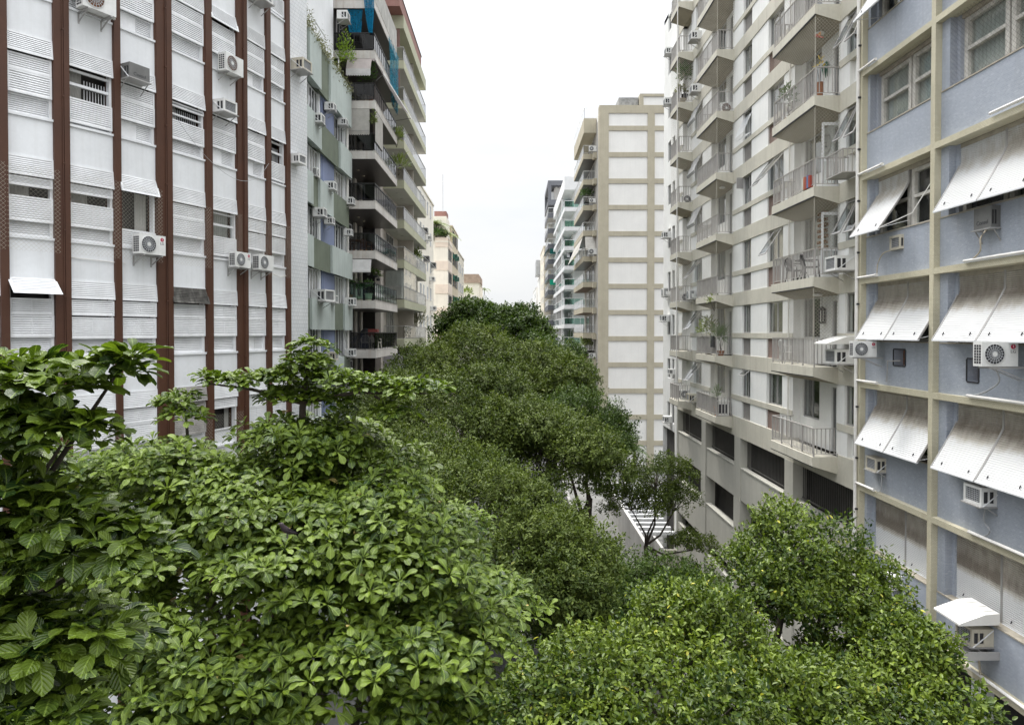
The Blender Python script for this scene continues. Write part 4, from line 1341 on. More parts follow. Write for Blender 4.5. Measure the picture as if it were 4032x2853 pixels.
PANE = mat('dark_window_pane', (0.035, 0.04, 0.045), 0.08, 0.4, 0.4, spec=0.8)
PANE_C = mat('curtained_window_pane', (0.30, 0.30, 0.29), 0.2, 0.4, 1.2, spec=0.6)
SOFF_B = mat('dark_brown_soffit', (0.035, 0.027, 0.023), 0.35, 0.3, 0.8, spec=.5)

def left_green():
    XW = -9.9; T = left(XW)
    root = thing('apartment_building', 'apartment block with staggered pale and dark green panels and a blue strip between its windows', 'building', (XW, 37, GROUND))
    pale = mat('pale_green_render', lin(178, 187, 183), 0.85, 0.10, 0.8, streak=0.35, streak_col=(.20, .22, .17))
    dark = mat('dark_green_render', lin(108, 116, 101), 0.9, 0.14, 0.9, streak=0.25, streak_col=(.06, .07, .045))
    blue = mat('faded_blue_render', lin(120, 130, 158), 0.85, 0.12, 0.7, streak=.2)
    white = M['white']
    wall = MB(T)
    y0, y1 = 30.0, 41.75
    wall.box(y0, y1, -9, -.7, GROUND, 25.6, M['room'])
    wall.box(y1 - .02, y1 + .15, -9, .05, GROUND, 25.6, white)
    wall.tube([(41.55, .12, GROUND), (41.55, .12, 25)], .07, M['pvc'], 7)
    rows = {-2: [(30, 37, 1), (37, 39, 0), (39, 41.75, 1)], -1: [(30, 37.5, 0), (37.5, 39.6, 1), (39.6, 41.6, 0)], 0: [(30, 33.27, 0), (33.27, 37.54, 1), (37.54, 39.84, 0), (39.84, 41.75, 1)],
            1: [(30, 33.63, 1), (33.63, 37.1, 0), (37.1, 41.75, 1)], 2: [(30, 33.6, 1), (33.6, 34.8, 0), (34.8, 37.4, 1), (37.4, 41.4, 0)],
            3: [(30, 35.1, 1), (35.1, 38.95, 0), (38.95, 41.7, 1)], 4: [(30, 33.1, 0), (33.1, 35.1, 1), (35.1, 36.9, 0), (36.9, 41.65, 1)]}
    for k in range(-5, 5):
        zb = 12.13 + 3 * k; zt = zb + 1.5
        for (a, b, lt) in rows.get(k, rows[0]):
            dz = 0.75 if k == 4 else 0
            d = .36 if lt else .24
            p = MB(T)
            p.add([(a, -.2, zb + .18), (b, -.2, zb + .18), (b, d, zb), (a, d, zb), (a, -.2, zt + dz), (b, -.2, zt + dz), (b, d, zt + dz), (a, d, zt + dz)],
                  [(0, 3, 2, 1), (4, 5, 6, 7), (0, 1, 5, 4), (1, 2, 6, 5), (2, 3, 7, 6), (3, 0, 4, 7)], pale if lt else dark)
            p.build('facade_panel', root)
        # window storey under this panel row
        za, zc = zb - 1.5, zb + .16
        wall.box(y0, y1, -.7, -.28, zb + .1, zb + 1.4, M['room'])
        for (a, b) in ((30, 33.0), (35.9, 36.4), (38.7, 38.95), (41.3, 41.73)):
            wall.box(a, b, -.3, -.02 if a > 33 else -.1, za, zc, M['white'])
        wall.box(36.4, 38.7, -.35, .05, za - .02, zc, blue)
        wall.box(36.2, 36.4, -.3, .03, za, zc, blue)
        for (a, b, m_) in ((33.0, 34.4, 1), (34.45, 35.9, 2), (38.95, 41.3, 3)):
            simple_window('window', root, T, a, b, za, zc - .1, -.1, M['white_metal'], PANE_C if (k + int(a)) % 2 else PANE, m_)
    # roof terrace: parapet, penthouse
    ph = MB(T)
    ph.box(30, 40.5, -9, -.42, 25.6, 36.5, mat('penthouse_white', (.74, .75, .76), .85, .06, .6, streak=.2, streak_col=(.4, .39, .36)))
    ph.box(30, 41.75, -.41, -.3, 25.6, 27.4, mat('terrace_parapet', (.42, .41, .38), .85, .15, .8, streak=.4))
    ph.build('penthouse', root)
    tr = MB(T)
    for (a, b) in ((30.2, 33.2), (34.3, 36.4), (37.4, 39.2)):
        tr.tube([(a, .2, 26.2), (a, .2, 27.3), (b, .2, 27.3), (b, .2, 26.0)], .03, M['white_metal'], 6)
    tr.build('railing', root)
    wall.build('wall', root)
    # plants trailing over the terrace edge: one continuous planting
    rng = np.random.default_rng(2)
    n = 2600
    u = rng.uniform(30.5, 41.6, n); h = rng.gamma(2, .16, n)
    P = np.stack([XW + rng.uniform(-.25, .42, n), u, 26.25 - .25 * (u - 34) / 8 + rng.normal(0, .16, n) + h * (.6 + .4 * np.sin(u * 2.3))], 1)
    pl = thing('terrace_planting', 'ragged green plants along the roof edge of the green panelled block', 'plants', (XW, 36, 25.9))
    pl['kind'] = 'stuff'
    leaf_object('foliage', pl, P, rdirs(rng, n) + [.4, 0, .3], rdirs(rng, n) + [0, 0, 1], rng.uniform(.12, .28, n), rng.uniform(.03, .07, n), rng.beta(2, 2, n) * .9, 'flat', LM['dry'])
left_green()

def left_black():
    XW = -10.7; T = left(XW)
    root = thing('apartment_building', 'dark block with deep pale-stone balconies and black railings, behind the green panelled one', 'building', (XW, 46, GROUND))
    stone = mat('stained_pale_stone', lin(198, 194, 188), 0.7, 0.16, 0.9, streak=0.55, streak_col=(.30, .20, .13))
    black = mat('black_railing_metal', (0.022, 0.021, 0.021), 0.4, 0.2, 3)
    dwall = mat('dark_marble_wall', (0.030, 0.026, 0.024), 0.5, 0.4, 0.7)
    pil = mat('pale_pilaster', (.48, .45, .40), .7, .15, 1)
    y0, y1, D = 42.0, 50.0, 2.48
    wall = MB(T)
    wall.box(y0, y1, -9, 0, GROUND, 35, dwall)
    wall.box(y1 - .15, y1 - .02, 0, .9, GROUND, 35, dwall)
    wall.build('wall', root)
    for a in (47.1, 48.9):
        p = MB(T); p.box(a, a + .55, 0, .12, GROUND, 30, pil); p.build('pilaster', root)
    for k in range(-3, 8):
        zf = 10.93 + 2.99 * k
        s = MB(T)
        s.box(y0, y1, 0.005, D, zf - .48, zf, stone)
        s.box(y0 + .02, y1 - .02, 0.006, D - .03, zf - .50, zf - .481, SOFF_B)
        s.box(y0 - .02, y1 + .02, D - .10, D + .02, zf - .001, zf + .03, stone)
        b = s.build('balcony', root)
        if k == 7:
            s2 = MB(T); s2.box(y0, y1, D - .12, D + .001, zf + .03, zf + 1.6, mat('raw_concrete', (.44, .43, .40), .9, .25, 1.4, streak=.5, streak_col=(.2, .2, .2))); s2.box(y0, y0 + .1, 0, D - .12, zf + .03, zf + 1.6, bpy.data.materials['raw_concrete']); s2.build('parapet', b); continue
        rail('railing', b, T, y0, y1, D, zf, 1.05, .62, black, M['glass_dark'] if k != 1 else M['glass_green'], (True, False), .07, .1)
        if k == 0:
            nb = MB(T); nb.quad((y0 + .1, D - .1, zf + .1), (y1 - .1, D - .1, zf + .1), (y1 - .1, D - .1, zf + 1.0), (y0 + .1, D - .1, zf + 1.0), cloth_mat('black_shade_cloth', (.03, .03, .032), .1, .8)); nb.build('shade_cloth', b)
        for (a, c) in ((42.6, 44.0), (44.4, 46.4)):
            simple_window('balcony_door', b, T, a, c, zf + .02, zf + 2.2, .06, M['alu'] if a < 44 else M['white_metal'], PANE, 1)
        if k in (0, 2, 3):
            d_ = MB(T); d_.box(44.3, 45.1, .10, .14, zf + .05, zf + 2.1, M['white_metal']); d_.build('white_door', b)
        for q in (0.45, 1.0):
            l_ = MB(); P_ = T(y0 + 1.2 + q * 3, .9, zf + 2.45); l_.lathe((P_[0], P_[1], P_[2]), [(.08, -.06), (.08, 0)], M['pot_cream'], 8)
            if k in (2, 3): l_.build('ceiling_lamp', b)
    return T, y0, y1, D, root
TB = left_black()

def awnings_left_black():
    T, y0, y1, D, root = TB
    cr = cloth_mat('cream_canvas', (.56, .54, .50), .25)
    pk = cloth_mat('mauve_canvas', (.50, .45, .43), .25)
    wh = cloth_mat('white_canvas', (.72, .71, .70), .25)
    X = -10.0
    def scallop(mb, p0, p1, z, m, n=10, h=.14):
        for i in range(n):
            a = [p0[j] + (p1[j] - p0[j]) * i / n for j in (0, 1)]; c = [p0[j] + (p1[j] - p0[j]) * (i + 1) / n for j in (0, 1)]
            mid = [(a[j] + c[j]) / 2 for j in (0, 1)]
            mb.add([(a[0], a[1], z), (c[0], c[1], z), (c[0], c[1], z - h * .5), (mid[0], mid[1], z - h), (a[0], a[1], z - h * .5)], [(0, 1, 2, 3, 4)], m)
    # storey 4: cream roll-down blinds, near side and street side
    b = MB(); zf = 10.93 + 2.99 * 4
    b.box(-10.5, -8.55, 41.98, 42.01, zf + 1.05, zf + 2.48, cr); scallop(b, (-9.9, 41.99), (-8.55, 41.99), zf + 1.06, cr)
    b.box(-9.9, -8.55, 41.96, 42.0, zf + 1.18, zf + 1.21, M['alu'])
    tag(b.build('roll_blind'), 'cream roll-down blind with scalloped hem on the camera-facing end of the dark block', 'blind')
    b = MB(); b.box(-8.26, -8.23, 42.2, 44.6, zf + .65, zf + 2.48, cr); b.box(-8.27, -8.22, 42.2, 44.6, zf + .62, zf + .66, M['alu'])
    tag(b.build('roll_blind'), 'cream roll-down blind hanging on the street side of the same dark-block balcony', 'blind')
    # storey 5: mauve drop awning at the near end and long sloping awning on the street side
    zf = 10.93 + 2.99 * 5
    b = MB()
    b.add([(-9.85, 41.95, zf + 2.45), (-8.4, 41.95, zf + 2.45), (-8.4, 41.6, zf + 1.75), (-9.85, 41.6, zf + 1.75)], [(0, 1, 2, 3)], pk)
    scallop(b, (-9.85, 41.95), (-8.2, 41.95), zf + 2.5, pk, 12, .2); b.box(-9.85, -8.4, 41.58, 41.6, zf + 1.45, zf + 1.75, wh); scallop(b, (-9.85, 41.59), (-8.4, 41.59), zf + 1.46, wh, 10, .14)
    tag(b.build('drop_awning'), 'mauve drop awning with white scalloped hem above the leafy balcony', 'awning')
    b = MB()
    b.add([(-8.22, 42.1, zf + 2.45), (-8.22, 49.6, zf + 2.45), (-7.05, 49.4, zf + 1.2), (-7.75, 42.1, zf + 1.75)], [(0, 1, 2, 3)], pk)
    b.add([(-7.75, 42.1, zf + 1.75), (-7.05, 49.4, zf + 1.2), (-7.03, 49.4, zf + 1.05), (-7.73, 42.1, zf + 1.6)], [(0, 1, 2, 3)], wh)
    b.bar((-8.2, 49.3, zf + 1.0), (-7.08, 49.3, zf + 1.18), .03, .03, M['alu_dark']); b.bar((-8.2, 42.3, zf + 1.3), (-7.76, 42.3, zf + 1.7), .03, .03, M['alu_dark'])
    tag(b.build('sloping_awning'), 'long awning with white front edge sloping out over the street from the dark block', 'awning')
    # storey 1: short white awning at the near end
    zf = 10.93 + 2.99 * 1
    b = MB(); b.add([(-9.9, 41.93, zf + 2.46), (-8.45, 41.93, zf + 2.46), (-8.45, 41.7, zf + 1.75), (-9.9, 41.7, zf + 1.7)], [(0, 1, 2, 3)], wh); b.box(-9.9, -8.45, 41.69, 41.71, zf + 1.66, zf + 1.76, wh)
    tag(b.build('drop_awning'), 'plain greyish-white drop awning over the balcony full of pots', 'awning')
    # blue building net around the top balcony
    bl = cloth_mat('blue_debris_net', (.015, .24, .42), .45, .62)
    bl2 = cloth_mat('bright_blue_debris_net', (.05, .25, .35), .4, .62)
    zf = 10.93 + 2.99 * 6
    def drape(P0, P1, zt, zb, squeeze, m, n=14, name='debris_net', lab=''):
        b = MB(); vs = []; 
        for r in range(9):
            t = r / 8; z = zt + (zb - zt) * t; s = 1 - squeeze * t ** 1.3
            for i in range(n + 1):
                q = .5 + (i / n - .5) * s + (squeeze * .35 * t)
                w_ = .05 * math.sin(i * 2.4 + r * .4)
                vs.append((P0[0] + (P1[0] - P0[0]) * q + w_, P0[1] + (P1[1] - P0[1]) * q + w_, z))
        fs = [(r * (n + 1) + i, r * (n + 1) + i + 1, (r + 1) * (n + 1) + i + 1, (r + 1) * (n + 1) + i) for r in range(8) for i in range(n)]
        b.add(vs, fs, m); o = b.build(name); tag(o, lab, 'net', 'blue construction netting'); return o
    drape((-9.95, 42.1), (-9.0, 42.1), zf + 2.5, zf + 1.0, .25, bl, lab='blue construction net hanging in the left of the top dark balcony')
    drape((-9.0, 41.9), (-8.25, 41.9), zf + 4.1, zf + 1.0, .72, bl, lab='blue construction net gathered to a point at the corner of the top dark balcony')
    drape((-8.15, 46.3), (-8.10, 49.9), zf + 2.7, zf - 1.5, .35, bl2, lab='bright blue construction net draped down the street side of the dark block')
awnings_left_black()

def left_olive():
    XW = -9.75; T = left(XW)
    root = thing('apartment_building', 'olive-grey block with long glass-fronted balconies and a red brick parapet', 'building', (XW, 59, GROUND))
    olive = mat('olive_render', lin(172, 172, 148), 0.85, 0.08, 0.8, streak=0.2, streak_col=(.25, .24, .18))
    soff = mat('pale_grey_soffit', (.45, .44, .42), .8, .1, .6)
    inner = mat('pale_taupe_wall', (.44, .40, .36), .85, .1, .8)
    brick = tile_mat('red_brick', (.28, .13, .11), (.23, .10, .085), (.28, .19, .16), .24, .075, .012, swap='sum', rough=.8)
    y0, y1, D = 52.8, 66.3, 1.6
    wall = MB(T)
    wall.box(y0 - 1, y1, -9, 0, GROUND, 36.5, inner)
    wall.build('wall', root)
    lilac = tile_mat('lilac_small_tile', (.40, .38, .42), (.36, .34, .38), (.28, .27, .29), .1, .1, .01, swap='sum')
    b0 = MB(T); b0.box(y0, y1, 0.01, .9, GROUND, 10.3, lilac); b0.build('base_wall', root)
    for k in range(0, 9):
        zf = 11.48 + 3.0 * k
        s = MB(T)
        if k == 8:
            s.box(y0, y1, .01, D, zf - .62, zf + .35, olive); b = s.build('roof_slab', root)
            q = MB(T); q.box(y0 - 1.5, y1 - 3, .02, D - .05, zf + .35, zf + 1.35, brick); q.box(y0 - 1.6, y1 - 2.9, -.02, D, zf + 1.35, zf + 1.42, M['alu_dark']); q.build('brick_parapet', root)
            continue
        s.box(y0, y1, .01, D, zf - .62, zf, olive)
        s.box(y0 + .02, y1 - .02, .012, D - .04, zf - .64, zf - .621, soff)
        b = s.build('balcony', root)
        rail('railing', b, T, y0, y1, D, zf, 1.0, .75, M['alu'], M['glass'], (True, True), .06, .1)
        dv = MB(T); dv.box(59.7, 59.85, 0, 1.32, zf, zf + 2.36, inner); dv.build('divider_wall', b)
        for (a, c) in ((54.0, 57.0), (60.8, 64.0)):
            simple_window('balcony_door', b, T, a, c, zf + .02, zf + 2.2, .05, M['alu'], PANE if (k + int(a)) % 3 else PANE_C, 2)
        if k == 1:
            e = MB(T)
            e.box(y0 + .05, 59.7, D - .05, D - .04, zf + 1.0, zf + 2.38, M['glass']); e.box(y0 + .04, y0 + .05, .2, D - .05, zf + 1.0, zf + 2.38, M['glass'])
            e.box(y0 + .03, 59.7, D - .07, D - .02, zf + 1.0, zf + 1.05, M['alu'])
            e.build('glazed_screen', b)
            c = MB(T); N = 26
            for i in range(N):
                u = .15 + (D - .35) * i / N; v = .15 + (D - .35) * (i + 1) / N
                c.quad((y0 + .2 + .05 * (i % 2), u, zf + .1), (y0 + .2 + .05 * ((i + 1) % 2), v, zf + .1), (y0 + .2 + .05 * ((i + 1) % 2), v, zf + 2.36), (y0 + .2 + .05 * (i % 2), u, zf + 2.36), M['curtain'])
            for i in range(60):
                u = y0 + .2 + 6.4 * i / 60; v = y0 + .2 + 6.4 * (i + 1) / 60
                c.quad((u, D - .3 + .05 * (i % 2), zf + .1), (v, D - .3 + .05 * ((i + 1) % 2), zf + .1), (v, D - .3 + .05 * ((i + 1) % 2), zf + 2.36), (u, D - .3 + .05 * (i % 2), zf + 2.36), M['curtain'])
            c.build('curtain', b)
        if k in (6, 7):
            e = MB(T); e.box(y0 + .02, y0 + .06, .05, D - .3, zf + 1.0, zf + 2.36, mat('brown_screen', (.20, .12, .10), .8, .2) if k == 6 else bpy.data.materials['brown_screen']); e.build('privacy_screen', b)
        for q in (54.5, 56.8, 61.5):
            l_ = MB(); P_ = T(q, .8, zf + 2.36); l_.lathe((P_[0], P_[1], P_[2]), [(.10, -.05), (.13, -.03), (.13, 0)], M['alu'], 10)
            if k in (2, 3, 4, 5): l_.build('ceiling_lamp', b)
    c = MB(T); c.tube([(63.5, -.5, 36), (63.5, -.5, 38.4)], .16, M['alu'], 8); c.lathe((XW - .5, 63.5, 38.4), [(.16, 0), (.34, .08), (.34, .16), (.1, .22)], M['alu'], 10); c.build('roof_vent', root)
    c = MB(T); c.box(61, 66, -4, -1.2, 36.5, 38.2, M['white']); c.build('roof_block', root)
left_olive()

def plain_block(name, label, side, X, y0, y1, zt, col, wcol=None, floors=None, win_side=(), win_near=(), near_w=4.0, trim=None, seed=0, win_h=1.35, sill0=1.0, base=-.5, streak=.25, frame=None, back=14):
    T = left(X) if side < 0 else right(X)
    root = thing('apartment_building', label, 'building', (X, (y0 + y1) / 2, GROUND))
    m_ = mat(name, col, .85, .08, .7, streak=streak, streak_col=tuple(c * .5 for c in col))
    wall = MB(T); wall.box(y0, y1, -back, 0, GROUND, zt, m_)
    wall.box(y0 - .1, y1 + .1, -back, .1, zt, zt + .18, m_)
    wall.build('wall', root)
    rng = random.Random(seed)
    fr = frame or M['white_metal']
    z = base
    i = 0
    while z + 2.6 < zt:
        for (a, b) in win_side:
            simple_window('window', root, T, a, b, z + sill0, z + sill0 + win_h, .04, fr, PANE if rng.random() < .6 else PANE_C, 1)
        TN = front(y0)
        for (a, b) in win_near:
            simple_window('window', root, TN, a, b, z + sill0, z + sill0 + win_h, .04, fr, PANE if rng.random() < .6 else PANE_C, 1)
        if trim:
            t = MB(T); t.box(y0 - .06, y1, -near_w, .05, z + trim[1], z + trim[2], trim[0]); t.build('floor_band', root)
        z += 3.0; i += 1
    return root

# cream slab with units along its face, behind the olive block
plain_block('cream_wall_a', 'plain cream block squeezed between the olive balconies and the palm terrace block', -1, -9.0, 66.4, 80.0, 26.4, lin(232, 227, 214), win_side=[(68, 69), (70.4, 71.2), (73.6, 74.6), (76.4, 77.4)], seed=1)
r6 = plain_block('cream_wall_b', 'cream and pink block with palms on its lower terrace roof', -1, -8.3, 90.0, 96.4, 23.6, lin(238, 232, 220), win_side=[(91, 93), (93.4, 95.4)], seed=2, near_w=1.6, trim=(mat('pink_band', lin(226, 212, 198), .85, .08), 2.5, 3.7), frame=M['alu_dark'], back=9)
ph = MB(left(-8.6)); ph.box(91.5, 96.4, -6, 0, 23.7, 27.2, bpy.data.materials['cream_wall_b']); ph.box(93.5, 96.4, -1.8, -.2, 27.2, 28.2, bpy.data.materials['red_brick']); ph.build('penthouse', r6)
plain_block('tan_wall', 'tan block with small green units under its windows, past the palm terrace', -1, -8.3, 96.6, 107.0, 26.6, lin(208, 196, 172), win_side=[(97.4, 99.6), (100.6, 102.4), (103.4, 105.8)], seed=3, frame=M['alu_dark'], win_h=1.7)
plain_block('cream_wall_c', 'cream-brown block after the tan one, stepping down the left side', -1, -8.35, 107.2, 121.0, 24.4, lin(222, 214, 199), win_side=[(108.5, 110.5), (112, 114), (116, 118)], seed=4)
plain_block('grey_green_wall', 'low grey-green block with a tiled roof terrace far down the left side', -1, -7.75, 130, 146, 18.0, lin(206, 206, 190), win_side=[(132, 134), (137, 139)], win_near=[(-8.9, -8.0)], seed=5, near_w=6)
b9 = plain_block('pale_wall_d', 'pale block with an orange tiled roof far down the left side', -1, -7.05, 150, 168, 22.4, lin(228, 222, 208), win_side=[(153, 155), (158, 160)], win_near=[(-8.6, -7.6)], seed=6)
an = MB(); an.tube([(-9.2, 93, 28), (-9.2, 93, 33)], .03, M['alu'], 5); an.tube([(-9.7, 93, 32), (-8.7, 93, 32)], .02, M['alu'], 4); an.build('antenna', r6)
rf = MB(); rf.prism([(-11, 22.6), (-6.8, 22.6), (-6.8, 24.0), (-7.2, 24.5), (-10.8, 24.5), (-11, 24)], 149.7, 160, mat('orange_roof_tile', (.36, .27, .21), .85, .2, 2), axis=1); rf.build('roof', b9)
plain_block('white_wall_e', 'small whitish block with a roof palm near the street end on the left', -1, -6.7, 180, 196, 21.4, lin(226, 230, 232), win_near=[(-8.0, -7.2)], seed=7)
plain_block('white_wall_f', 'last low pale block visible above the round tree on the left', -1, -6.4, 200, 220, 21.0, lin(222, 222, 214), win_near=[(-7.2, -6.7)], seed=8)

# ------------------------------------------------------------------ right side: blank banded wall with brown balconies beyond
def right_banded():
    root = thing('apartment_building', 'tall block with a blank white side wall divided by olive-brown bands', 'building', (13, 86, GROUND))
    ol = mat('olive_brown_render', lin(176, 169, 150), 0.85, 0.08, 0.9, streak=0.2, streak_col=(.2, .17, .12))
    wh = mat('blank_white_panel', (.77, .76, .73), .85, .05, .5, streak=.10, streak_col=(.34, .33, .30))
    T = front(80.0)
    wall = MB(T)
    wall.box(10.0, 24, -16, 0, GROUND - 3, 37.3, wh)
    wall.box(14.7, 24, -16, 0, 37.3, 39.0, wh)
    wall.build('wall', root)
    bd = MB(T)
    bd.box(9.97, 11.05, -1.0, .12, GROUND - 3, 37.9, ol); bd.build('pilaster', root)
    bd = MB(T); bd.box(15.5, 16.3, -.01, .12, GROUND - 3, 37.3, ol); bd.build('pilaster', root)
    bd = MB(T); bd.box(11.05, 24, -1, .121, 37.0, 37.9, ol); bd.build('floor_band', root)
    bd = MB(T); bd.box(14.6, 24, -1, .122, 38.9, 39.2, ol); bd.box(14.6, 15.0, -1, .12, 37.9, 38.9, ol); bd.build('roof_edge', root)
    bd = MB(T); bd.box(12.3, 14.55, -3, -.6, 37.9, 39.0, mat('mossy_concrete', (.34, .34, .33), .9, .35, 3)); bd.build('roof_tank', root)
    for k in range(0, 14):
        zt = 35.56 - 3.0 * k
        if zt < GROUND: break
        b = MB(T); b.box(11.05, 15.5, -.01, .10, zt - .54, zt, ol); b.box(16.3, 24, -.01, .10, zt - .54, zt, ol); b.build('floor_band', root)
    TR = right(9.97)
    b = MB(TR); b.box(81.0, 96, -8, 0, GROUND - 3, 36.5, mat('grey_taupe_wall', (.36, .35, .33), .85, .12)); b.build('street_wall', root)
    chrome = mat('pale_metal_rail', (.62, .62, .60), .3, .1, 3, metal=.4)
    for k in range(0, 11):
        zf = 5.85 + 3.04 * k
        s = MB(TR)
        if k == 10:
            s.box(82.5, 95.6, 0.01, 1.5, zf - .75, zf + .95, ol); b = s.build('roof_slab', root)
            rail('roof_railing', root, TR, 82.5, 95.6, 1.5, zf + .95, 1.2, 2.5, chrome, None, (True, False), .04, .1); continue
        s.box(83.2, 95.6, .01, 1.5, zf - .62, zf, ol)
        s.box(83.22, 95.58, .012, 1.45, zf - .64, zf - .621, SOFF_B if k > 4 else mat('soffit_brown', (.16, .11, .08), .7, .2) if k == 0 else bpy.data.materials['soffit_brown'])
        s.box(82.0, 83.2, .01, .42, zf - .75, zf - .1, ol)
        b = s.build('balcony', root)
        rail('railing', b, TR, 83.2, 95.6, 1.5, zf, 1.0, 2.4, chrome, M['glass_dark'] if k in (0, 1) else M['glass'], (True, False), .06, .12)
        for (a, c) in ((84.2, 86.5), (87.2, 89.0), (90, 93)):
            simple_window('balcony_door', b, TR, a, c, zf + .02, zf + 2.2, .05, M['alu'], PANE if (k + int(a)) % 3 else PANE_C, 1)
    for (a, c) in ((81.2, 82.0), (84.5, 86), (88, 90)):
        d = MB(TR); d.box(a, c, .005, .06, GROUND, 4.6, M['dark']); d.build('ground_opening', root)
right_banded()

def balcony_tower(label, X0, D, y0, y1, zf0, step, n, fh, zt, col, fcol, gm, fm, post=None, soff=None, ends=(True, True), rh=1.0):
    T = right(X0)
    root = thing('apartment_building', label, 'building', (X0, (y0 + y1) / 2, GROUND))
    wl = mat('tower_wall', col, .85, .07, .8, streak=.15, streak_col=tuple(c * .6 for c in col))
    fa = mat('tower_fascia', fcol, .8, .07, .8, streak=.15, streak_col=tuple(c * .6 for c in fcol))
    w_ = MB(T); w_.box(y0 + 1.6, y1, -12, 0, GROUND, zt - .5, wl); w_.build('wall', root)
    for k in range(n):
        zf = zf0 + step * k
        s = MB(T); s.box(y0, y1, -4, D, zf - fh, zf, fa)
        s.box(y0 + .05, y1, -4, D - .05, zf - fh - .015, zf - fh - .001, soff or wl)
        b = s.build('balcony', root)
        rail('railing', b, T, y0, y1, D, zf, rh, 2.0, fm, gm, ends, .09, .06)
        e = MB(T); fmx = fm
        e.bar((y0 + .06, D - .06, zf + rh), (y0 + .06, -4, zf + rh), .08, .07, fmx)
        e.quad((y0 + .06, D - .06, zf + .05), (y0 + .06, -4, zf + .05), (y0 + .06, -4, zf + rh), (y0 + .06, D - .06, zf + rh), gm); 
        for q in (-.9, -2.4): e.bar((y0 + .06, q, zf), (y0 + .06, q, zf + rh), .06, .06, fmx, up=(0, 1, 0))
        e.build('end_railing', b)
        for (a, c) in ((y0 + 3, y0 + 6), (y0 + 9, y0 + 12)):
            simple_window('balcony_door', b, T, a, c, zf + .02, zf + 2.1, .05, fm, PANE if k % 3 else PANE_C, 1)
        if post:
            p = MB(T)
            for (u, wd) in post: p.box(u, u + wd, D - .35, D - .01, zf, zf + step - fh, fa)
            p.build('post', b)
    return root, T, fa, wl

white_t = balcony_tower('white block with green glass balconies beside the brown balconies', 9.5, 1.54, 106, 134, 7.3, 2.955, 9, .57, 35.5, (.70, .71, .71), (.76, .77, .78), M['glass_green'], M['white_metal'], post=[(112.0, .5), (126.5, .5)])
rt, T4, fa4, wl4 = white_t
q = MB(T4); q.box(106, 134, -6, 1.54, 33.6, 35.6, fa4); q.box(118, 130, -8, -1, 35.6, 40.5, wl4); q.build('roof_slab', rt)
scr = cloth_mat('grey_roller_screen', (.42, .42, .41), .3, .8)
for k in range(0, 9):
    zf = 7.3 + 2.955 * k
    if k != 7:
        s = MB(T4); s.box(112.6, 126.4, 1.42, 1.44, zf + .95 if k > 5 else zf + .4, zf + 2.38, scr); s.build('roller_screen', rt)
grey_t = balcony_tower('dark grey banded tower with white-framed balconies, furthest of the tall right-hand ones', 8.3, 1.33, 135, 149, 8.4, 2.96, 10, .95, 41, (.58, .56, .53), (.13, .135, .15), M['glass'], M['white_metal'])
rt5, T5, fa5, wl5 = grey_t
q = MB(T5)
q.box(135, 149, -4, 1.33, 36.6, 37.6, fa5); q.box(135, 149, -4, 1.33, 40.4, 41.3, fa5)
for (a, b_, c, d) in ((135, 135.6, .7, 1.33), (135, 135.6, -4, -3.3), (148.2, 149, .7, 1.33)): q.box(a, b_, c, d, 37.6, 40.4, fa5)
for i in range(7): q.box(135.2, 149, -3.2 + i * .6, -3.0 + i * .6, 40.2, 40.4, fa5)
q.box(137.5, 148, -4, .6, 37.6, 39.6, M['white']); q.build('roof_frame', rt5)
aw = MB(T5); 
for (k, dz) in ((4, 0), (6, 0)):
    zf = 8.4 + 2.96 * k
    a_ = MB(T5); m_g = cloth_mat('green_canvas', (.02, .30, .19), .3) if k == 4 else cloth_mat('dark_green_canvas', (.02, .10, .09), .3)
    a_.add([(134.9, 1.0, zf + 2.0), (134.9, -3.5, zf + 2.0), (134.2, -3.5, zf + .9), (134.2, 1.0, zf + .9)], [(0, 1, 2, 3)], m_g)
    a_.add([(134.9, 1.36, zf + 2.0), (142, 1.36, zf + 2.0), (142, 2.0, zf + 1.0), (134.9, 2.0, zf + 1.0)], [(0, 1, 2, 3)], m_g)
    tag(a_.build('canvas_awning'), 'bright green awning on the dark grey tower' if k == 4 else 'dark green awning on the dark grey tower, two storeys above the bright one', 'awning')
plain_block('cream_wall_g', 'narrow cream block rising just past the dark grey tower', 1, 6.85, 150, 168, 30.4, lin(232, 224, 206), seed=11, win_side=[(152, 154), (158, 160)])
r7 = plain_block('white_wall_h', 'white block with boxed-in grey balconies high up, far on the right', 1, 6.9, 169, 186, 25.5, lin(230, 228, 222), seed=12, win_near=[(7.2, 7.9)])
bx = MB(right(6.9)); bx.box(170, 178, 0.01, 1.0, 26.0, 29.6, mat('grey_glazed_box', (.42, .43, .44), .4, .2)); bx.box(169, 186, -6, 0, 25.7, 30, bpy.data.materials['white_wall_h']); bx.build('glazed_balcony', r7)
plain_block('white_wall_i', 'white block over a dark entrance far down the right side', 1, 6.5, 188, 214, 24.0, lin(234, 232, 228), seed=13, win_near=[(7.0, 7.8)], win_side=[(190, 193), (198, 201)])
plain_block('pale_wall_j', 'pale block next to last on the right side of the avenue', 1, 6.2, 216, 250, 22.4, lin(226, 226, 224), seed=14, win_near=[(6.4, 7.2)], win_side=[(220, 224)])
plain_block('pale_wall_k', 'small pale block closing the far end of the avenue above the trees', 1, 3.6, 262, 290, 22.6, lin(236, 230, 218), seed=15, win_near=[(3.9, 4.9), (5.6, 6.6)], back=6)
plain_block('pale_wall_l', 'low hazy block in the gap at the very end of the avenue', 1, -2.0, 330, 350, 14.5, lin(226, 226, 224), seed=16, win_near=[(-1, 0), (1, 2), (3, 4), (5, 6)], back=11)

